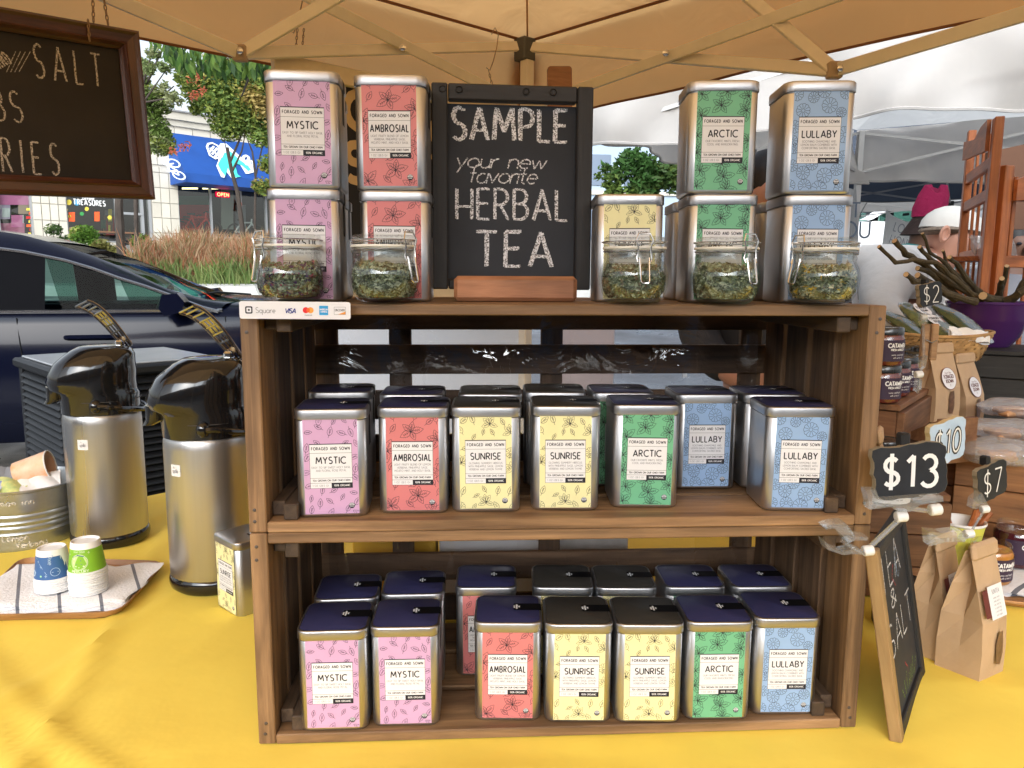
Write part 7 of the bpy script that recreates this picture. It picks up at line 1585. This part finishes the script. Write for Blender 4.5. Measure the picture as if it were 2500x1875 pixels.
rc = at(2720, 700, 2.25); rack('wide orange wooden rack panel running off the right edge', (rb.x + .03, rb.y + .02, 0), (rc.x, rc.y, 0), zb0, at(2430, 405, 2.05).z, at(2600, 385, 2.2).z, 6, [at(2470, 480, 2.1).z, at(2470, 640, 2.1).z, at(2470, 760, 2.1).z])
sh = thing('rack_shelf', 'wooden shelf between the orange rack panels', 'shelf', (rb.x + .18, rb.y + .16, at(2470, 632, 2.15).z)); board(sh, .34, .16, .014, RZ(.2), M_rack, 'shelf_board')
for i in range(4): packet('clear_packet', ('first', 'second', 'third', 'fourth')[i] + ' small clear packet from the left on the orange rack shelf', V((rb.x + .06 + .085 * i, rb.y + .13 + .02 * i, at(2470, 632, 2.15).z + .035)), (1.1, .2, .3 * i), (.06, .06, 1.2), clear('clear_packet', (.85, .84, .83), .12, .08, .6, 40, .35, (.65, .62, .6)), .006)
tbp = MB().box(-.5, .6, -.25, .35, .70, .79, .01).build('side_table_top', mat('brown_cloth', (.10, .05, .03), .8)); tbp.location = (rb.x + .25, rb.y + .22, 0); tag(tbp, 'dark brown cloth covered side table under the orange rack', 'table')
pnl = thing('brown_panel', 'broad brown board hanging behind the orange rack at the right', 'board', (0, 0, 0)); q_ = [at(2412, 372, 2.7), at(2620, 325, 2.7), at(2620, 560, 2.7), at(2412, 560, 2.7)]; g = MB(); g.loft([[tuple(p) for p in q_], [tuple(p + V((0, .02, 0))) for p in q_]], smooth=False); g.build('panel', mat('brown_board', (.14, .065, .035), .7, var=.2, vs=4), pnl)
for x in (.9, 3.2): pass
# front right: towel with open jam, tub of pretzels
ty = on_z(2440, 1440, TZ)
tr2 = thing('round_tray', 'wooden tray under the striped towel at the right edge', 'tray', (ty.x + .02, ty.y + .06, TZ + .003)); MB().lathe([(.003, 0), (.135, 0), (.145, .008), (.145, .012), (.135, .009), (.003, .008)], 40).build('tray_body', M_tray, tr2)
M_tow2 = stripes('striped_towel_right', (.78, .78, .80), (.16, .17, .20), .055, .007, .9)
tw2 = thing('striped_towel', 'white towel with dark stripes under the jam jars at the right edge', 'towel', (ty.x + .02, ty.y + .06, TZ + .012))
for k in range(3):
    g = MB()
    def t2(i, j, s_, k=k): a = 2 * math.pi * i; r_ = .142 * j * (1 + .07 * math.sin(5 * a + k) * j); return (r_ * math.cos(a), r_ * math.sin(a) * .9, .003 * k + .003 * s_ * (1 - j ** 8) + .004 * math.sin(7 * a + k) * j ** 3 - .004 * j ** 6)
    g.grid(lambda i, j: t2(i, j, 1), 60, 16); g.grid(lambda i, j: t2(i, j, -.2), 60, 16); g.build('fold', M_tow2, tw2)
zc_ = TZ + .023
jp = on_z(2442, 1432, zc_); jam('open jar of orange apricot jam on the striped towel', (jp.x, jp.y + .030, zc_), CT, .25, False, M_jamo, .0305, .060, M_jl)
jp = on_z(2505, 1390, zc_); jam('open jar of dark red jam behind the orange one at the right edge', (jp.x, jp.y + .03, zc_), CT, .2, False, M_jamd, .033, .068, M_jl)
cp_ = on_z(2380, 1400, zc_); tbm = thing('paper_tub', 'yellow patterned paper tub with pretzel sticks', 'paper tub', (cp_.x, cp_.y + .045, zc_))
MB().lathe([(.022, 0), (.034, .072)], 32, caps=(True, False)).build('tub_wall', mat('tub_yellow', (.70, .65, .06), .5, var=.25, vs=70, c2=(.55, .6, .15)), tbm); MB().lathe([(.0335, .069), (.0355, .071), (.0352, .0745), (.033, .0735), (.021, .004)], 32, caps=(False, False)).build('rim', M_white, tbm)
M_prz = mat('pretzel', (.35, .11, .03), .4, var=.4, vs=90)
for i, (x, y, tx_, ty_) in enumerate(((-.014, .0, -.25, .1), (.012, .008, .45, .05), (.016, .002, .55, -.1), (.008, -.004, .35, .2))):
    t = thing('pretzel_stick', ('short pretzel stick at the left of the yellow tub', 'longest pretzel stick leaning right in the tub', 'pretzel stick lowest at the right of the tub', 'pretzel stick in the middle of the tub')[i], 'pretzel', V((cp_.x + x, cp_.y + .045 + y, zc_ + .04))); MB().tube([(0, 0, 0), (tx_ * .02, ty_ * .02, .022), (tx_ * .05, ty_ * .05, .048)], [.005, .0055, .0045], 7).build('stick', M_prz, t)
lidp = on_z(2225, 1420, TZ); jam('black lidded jar with white label on the cloth behind the paper bags', (at(2222, 1380, 1.0).x, 1.02, TZ + .001), PT, 0, True, mat('dark_contents', (.05, .03, .02), .5), .034, .066, M_paper, nm='lidded_jar', tx=M_ink)
packet('white_napkin', 'folded white napkin beside the yellow tub', on_z(2300, 1430, TZ) + V((.01, .03, .035)), (1.1, .1, .3), (.05, .07, .6), M_white, .005, 'napkin')

# ---------------------------------------------------------------- people
M_skin = mat('skin', (.50, .25, .17), .5, var=.08, vs=20); M_skin2 = mat('skin_dark', (.20, .10, .065), .5)
def skin(nm, pts, edges, m_, parent, sub=2):
    me = bpy.data.meshes.new(nm); me.from_pydata([p[0] for p in pts], edges, []); o = bpy.data.objects.new(nm, me); COL.objects.link(o)
    md = o.modifiers.new('s', 'SKIN'); md.use_smooth_shade = True
    for v, p in zip(me.skin_vertices[0].data, pts): r_ = p[1]; v.radius = r_ if isinstance(r_, tuple) else (r_, r_)
    me.skin_vertices[0].data[0].use_root = True
    o.modifiers.new('u', 'SUBSURF').levels = sub
    dg = bpy.context.evaluated_depsgraph_get(); me2 = bpy.data.meshes.new_from_object(o.evaluated_get(dg)); me2.materials.clear(); me2.materials.append(m_)
    for p in me2.polygons: p.use_smooth = True
    bpy.data.objects.remove(o); return link(nm, me2, parent)
def person(lb, base_, pose, m_skin, cloth, hair=None, hk='hair', legs=True):
    t = thing('person', lb, 'person', base_); P = pose
    skin('body', [(P['pel'], .13), (P['chest'], .14), (P['neckb'], .075), (P['head0'], .062), (P['head1'], (.085, .095)), (P['head2'], (.070, .08)),
        (P['sl'], .065), (P['el'], .042), (P['hl'], .030), (P['fl'], .024), (P['sr'], .065), (P['er'], .042), (P['hr'], .030), (P['fr'], .024),
        (P['kl'], .075), (P['al'], .05), (P['tl'], .035), (P['kr'], .075), (P['ar'], .05), (P['trr'], .035)],
        [(0, 1), (1, 2), (2, 3), (3, 4), (4, 5), (2, 6), (6, 7), (7, 8), (8, 9), (2, 10), (10, 11), (11, 12), (12, 13), (0, 14), (14, 15), (15, 16), (0, 17), (17, 18), (18, 19)], m_skin, t)
    mc, mt = cloth
    skin('shirt', [(P['pel'], .165), (P['chest'], (.19, .185)), (P['neckb'], .10), (P['sl'], .10), (P['el'], .070), (P['sr'], .10), (P['er'], .070), (P['hl'], .048), (P['hr'], .048)], [(0, 1), (1, 2), (2, 3), (3, 4), (2, 5), (5, 6), (4, 7), (6, 8)], mc, t)
    skin('trousers', [(P['pel'], .155), (P['kl'], .10), (P['al'], .075), (P['kr'], .10), (P['ar'], .075)], [(0, 1), (1, 2), (0, 3), (3, 4)], mt, t)
    return t
M_shirt = mat('white_shirt', (.62, .60, .57), .85, var=.12, vs=5, bump=1.0, bs=9); M_trs = mat('dark_trousers', (.03, .035, .05), .8)
Y = 2.75
def pz(px, py, Y_): return at(px, py, Y_)
hd = pz(2328, 582, Y); bs = V((pz(2200, 900, Y).x, Y + .15, .0))
o = lambda v: V(v) - bs
nb = pz(2222, 648, Y + .03); chst = pz(2180, 740, Y + .05); pel = V((pz(2120, 740, Y).x, Y + .15, .98))
pose = dict(pel=o(pel), chest=o(chst), neckb=o(nb), head0=o(pz(2285, 635, Y)), head1=o(pz(2324, 592, Y)), head2=o(pz(2316, 540, Y)), sl=o(pz(2165, 665, Y - .12)), el=o(pz(2150, 775, Y - .30)), hl=o(pz(2260, 800, Y - .42)), fl=o(pz(2310, 790, Y - .46)),
            sr=o(pz(2280, 690, Y + .2)), er=o(pz(2300, 800, Y + .15)), hr=o(pz(2360, 800, Y)), fr=o(pz(2400, 790, Y)), kl=V((-.06, 0, .50)), al=V((-.06, .05, .10)), tl=V((-.04, -.1, .04)), kr=V((.12, .08, .50)), ar=V((.14, .12, .10)), trr=V((.16, -.02, .04)))
pe = person('person in white cap and pale shirt bending over beyond the basket', bs, pose, M_skin, (M_shirt, M_trs))
cpm = frame(o(pz(2324, 555, Y)), (1, -.1, -.12), (.1, 1, 0)); g = MB(); g.M = cpm
g.loft([[((.108 * math.cos(e) * math.cos(a)), (.085 * math.cos(e) * math.sin(a)), .085 * math.sin(e) - .01) for a in [2 * math.pi * i / 28 for i in range(28)]] for e in [0, .3, .6, .9, 1.2, 1.45]]); g.loft([[(.085 + .075 * math.cos(a) , .07 * math.sin(a), -.006 - .012 * math.cos(a) + z) for a in [math.pi * i / 14 - math.pi / 2 for i in range(15)]] for z in (0, .004)], True); g.build('cap', mat('cap_white', (.62, .60, .55), .8, bump=.2, bs=30), pe)
g = MB(); g.M = T(o(pz(2304, 572, Y - .092))) @ RY(.2); g.loft([[(.016 * k * math.cos(a), -.008 * z, .028 * k * math.sin(a)) for a in [2 * math.pi * i / 16 for i in range(16)]] for k, z in ((1, 0), (1.1, 1), (.8, 1.5), (.5, .9))]); g.build('ear', M_skin, pe)
g = MB(); g.M = T(o(pz(2300, 563, Y - .01))); g.ball((0, 0, 0), (.075, .085, .018), 16, 8); g.build('hair', mat('short_hair', (.20, .15, .11), .8, var=.4, vs=80), pe)
g = MB(); g.M = T(o(pz(2382, 605, Y - .01))); g.ball((0, 0, 0), (.018, .014, .02), 10, 6); g.build('nose', M_skin, pe)
for dy in (-.038, .03): g = MB(); g.M = T(o(pz(2370, 590, Y + dy))); g.ball((0, 0, 0), (.010, .012, .006), 8, 6); g.build('eye', M_ink, pe)
def stander(lb, px, Y_, ztop, cloth, hairc, faceang=0, sk=M_skin, hat=None):
    x = at(px, 600, Y_).x; b0 = V((x, Y_, gz(Y_))); H_ = ztop - b0.z; k = H_ / 1.7
    L_ = lambda a, b_, c_: V((a * k, b_ * k, c_ * k))
    t = person(lb, b0, dict(pel=L_(0, 0, .95), chest=L_(0, 0, 1.22), neckb=L_(0, .01, 1.40), head0=L_(0, 0, 1.47), head1=L_(0, -.02, 1.55), head2=L_(0, 0, 1.62), sl=L_(-.18, 0, 1.38), el=L_(-.22, -.03, 1.1), hl=L_(-.16, -.22, 1.0), fl=L_(-.12, -.30, .98), sr=L_(.18, 0, 1.38), er=L_(.22, -.03, 1.1), hr=L_(.16, -.22, 1.0), fr=L_(.12, -.30, .98), kl=L_(-.09, 0, .5), al=L_(-.09, .02, .1), tl=L_(-.09, -.12, .04), kr=L_(.09, 0, .5), ar=L_(.09, .02, .1), trr=L_(.09, -.12, .04)), sk, cloth)
    if hairc: g = MB(); g.loft([[(.094 * math.cos(e) * math.cos(a), .02 + .105 * math.cos(e) * math.sin(a) + (.03 if e < 0 else 0), 1.58 * k + .125 * math.sin(e)) for a in [2 * math.pi * i / 24 for i in range(24)]] for e in [-.9, -.4, 0, .4, .8, 1.2, 1.5]]); g.build('hair', mat('dark_hair', (.012, .009, .008), .5, var=.3, vs=100), t)
    for dx in (-.032, .032): g = MB(); g.M = T((dx * k, -.105 * k, 1.56 * k)); g.ball((0, 0, 0), (.011, .007, .006), 8, 6); g.build('eye', M_ink, t)
    g = MB(); g.M = T((0, -.118 * k, 1.535 * k)); g.ball((0, 0, 0), (.012, .016, .02), 8, 6); g.build('nose', sk, t)
    return t, k
stander('dark haired person half hidden between the green and blue tin stacks', 1868, 2.42, at(1860, 368, 2.42).z, (mat('dark_top', (.03, .03, .035), .8), M_trs), True)
stander('dark haired person partly seen through the orange rack', 2468, 3.1, at(2460, 520, 3.1).z, (mat('grey_top', (.2, .2, .22), .8), M_trs), True, sk=M_skin2)
t, k = stander('person in knitted pink and brown hat and teal scarf behind the white cap', 2248, 5.2, at(2250, 515, 5.2).z, (mat('teal_top', (.02, .18, .19), .85), M_trs), False, sk=M_skin2)
g = MB(); g.loft([[((.115 - .0 * z) * (1 - .2 * z) * math.cos(a) + .05 * z, .11 * (1 - .2 * z) * math.sin(a), 1.575 * k + .11 * z) for a in [2 * math.pi * i / 26 for i in range(26)]] for z in (-.3, 0, .4, .8)]); g.build('hat_band', mat('knit_brown', (.05, .032, .03), .95, bump=.8, bs=60), t)
g = MB(); g.loft([[(.10 * q_ * math.cos(a) + sx3, .09 * q_ * math.sin(a) * (1 - .3 * z), 1.66 * k + .15 * z + .06 * z * math.cos(a) ** 2) for a in [2 * math.pi * i / 26 for i in range(26)]] for z, q_, sx3 in ((0, 1, .03), (.3, 1.1, .04), (.7, 1.0, .06), (1, .75, .07), (1.02, .3, .07))]); g.build('hat_crown', mat('knit_pink', (.42, .02, .10), .95, bump=.8, bs=60), t)
g = MB(); g.tube([(.13 * math.cos(a) - .05, .13 * math.sin(a), 1.40 * k + .03 * math.sin(2 * a)) for a in [2 * math.pi * i / 16 for i in range(16)]], .055, 8, True); g.build('scarf', mat('scarf_teal', (.02, .22, .22), .95, bump=.8, bs=40), t)

# ---------------------------------------------------------------- far right background
M_wpaint = mat('white_car_paint', (.75, .75, .75), .2, coat=.8)
def recolor(o_, a_, b_):
    for c_ in [o_] + list(o_.children_recursive):
        if c_.type == 'MESH' and a_.name in [m_.name for m_ in c_.data.materials if m_]:
            c_.data = c_.data.copy()
            for i, m_ in enumerate(c_.data.materials):
                if m_ == a_: c_.data.materials[i] = b_
c2 = copy_tree(car); c2['label'] = 'distant white car beyond the tents at the right'; q_ = at(2150, 600, 22); c2.location = (q_.x + 2.6, 22, gz(22) - .05); recolor(c2, M_navy, M_wpaint)
c3 = copy_tree(c2); c3['label'] = 'second distant white vehicle left of the first, mostly hidden'; q_ = at(2060, 600, 27); c3.location = (q_.x + 2.0, 27, gz(27)); c3.scale = (1.1, 1.1, 1.35)
bnm = thing('banner', 'white cloth banner with faint writing hung between tent poles', 'banner', (0, 0, 0)); P4 = [at(2165, 508, 7.6), at(2250, 530, 7.2), at(2245, 640, 7.2), at(2152, 612, 7.6)]
g = MB(); g.grid(lambda i, j: tuple(P4[0].lerp(P4[1], i).lerp(P4[3].lerp(P4[2], i), j) + V((0, .03 * math.sin(i * 11), -.08 * math.sin(math.pi * i) * (1 - j)))), 16, 10); g.build('cloth', M_wcan, bnm)
g = MB(); xd = (P4[1] - P4[0]); g.M = frame(P4[0].lerp(P4[1], .5).lerp(P4[3].lerp(P4[2], .5), .55) + V((0, -.06, 0)), xd, (P4[0] - P4[3])); text(g, 'LOCAL', 0, .02, .08, .010); text(g, 'HONEY', 0, -.1, .08, .010); g.build('writing', mat('faded_ink', (.38, .37, .38), .8), bnm)
bn2 = thing('banner', 'narrow grey banner with dark letters hanging beside the blue tin stack', 'banner', (0, 0, 0)); P4 = [at(2048, 458, 5.6), at(2092, 462, 5.5), at(2094, 590, 5.5), at(2050, 590, 5.6)]
g = MB(); g.grid(lambda i, j: tuple(P4[0].lerp(P4[1], i).lerp(P4[3].lerp(P4[2], i), j) + V((0, .02 * math.sin(i * 9 + j), 0))), 8, 8); g.build('cloth', mat('grey_cloth', (.42, .43, .44), .8), bn2)
g = MB(); g.M = frame(at(2080, 545, 5.45), (1, -.1, 0), (0, 0, 1)); text(g, 'IT', .01, .04, .10, .012); text(g, 'SOU', -.01, -.10, .11, .014); g.build('letters', mat('banner_ink', (.12, .15, .2), .7), bn2)
wt = thing('trestle_table', 'white cloth covered table beyond the crates at the right', 'table', (at(2150, 700, 4.6).x + .5, 4.7, 0)); MB().box(-1.0, .9, -.35, .35, 0, .78, .01).build('white_cover', mat('white_cover', (.8, .8, .8), .8), wt)
for x, lb in ((at(2100, 690, 4.3).x, 'dark bicycle standing behind the crates at the right'),):
    t = thing('bicycle', lb, 'bicycle', mw=frame((x - .1, 4.15, .0), (1, .3, 0), (0, 0, 1)))
    for cx in (0, 1.02): MB().tube([(cx + .33 * math.cos(a * .3), .34 + .33 * math.sin(a * .3), 0) for a in range(21)], .018, 6, True).build('wheel', mat('rubber', (.02, .02, .02), .8), t)
    g = MB()
    for pts in ([(0, .34), (.28, .75), (.78, .78), (1.02, .34)], [(0, .34), (.42, .33), (.80, .74)], [(.42, .33), (.26, .84)], [(.78, .78), (.80, .95)]): g.tube([(a_, b2, 0) for a_, b2 in pts], .016, 6)
    g.build('bicycle_frame', M_mblack, t)
# unseen building added behind the camera to darken reflections in car and tins
hb_ = thing('added_hall', 'low brick building added behind the camera to darken reflections', 'building', (0, -10, 0)); MB().box(-25, 25, -3, 0, 0, 3.6).build('wall', mat('brick_wall', (.20, .13, .10), .8, var=.3, vs=2), hb_)
for k in range(10): MB().box(-24 + 5 * k, -21.5 + 5 * k, 0, .05, .9, 2.6).build('window', mat('far_glass', (.1, .14, .2), .15), hb_)
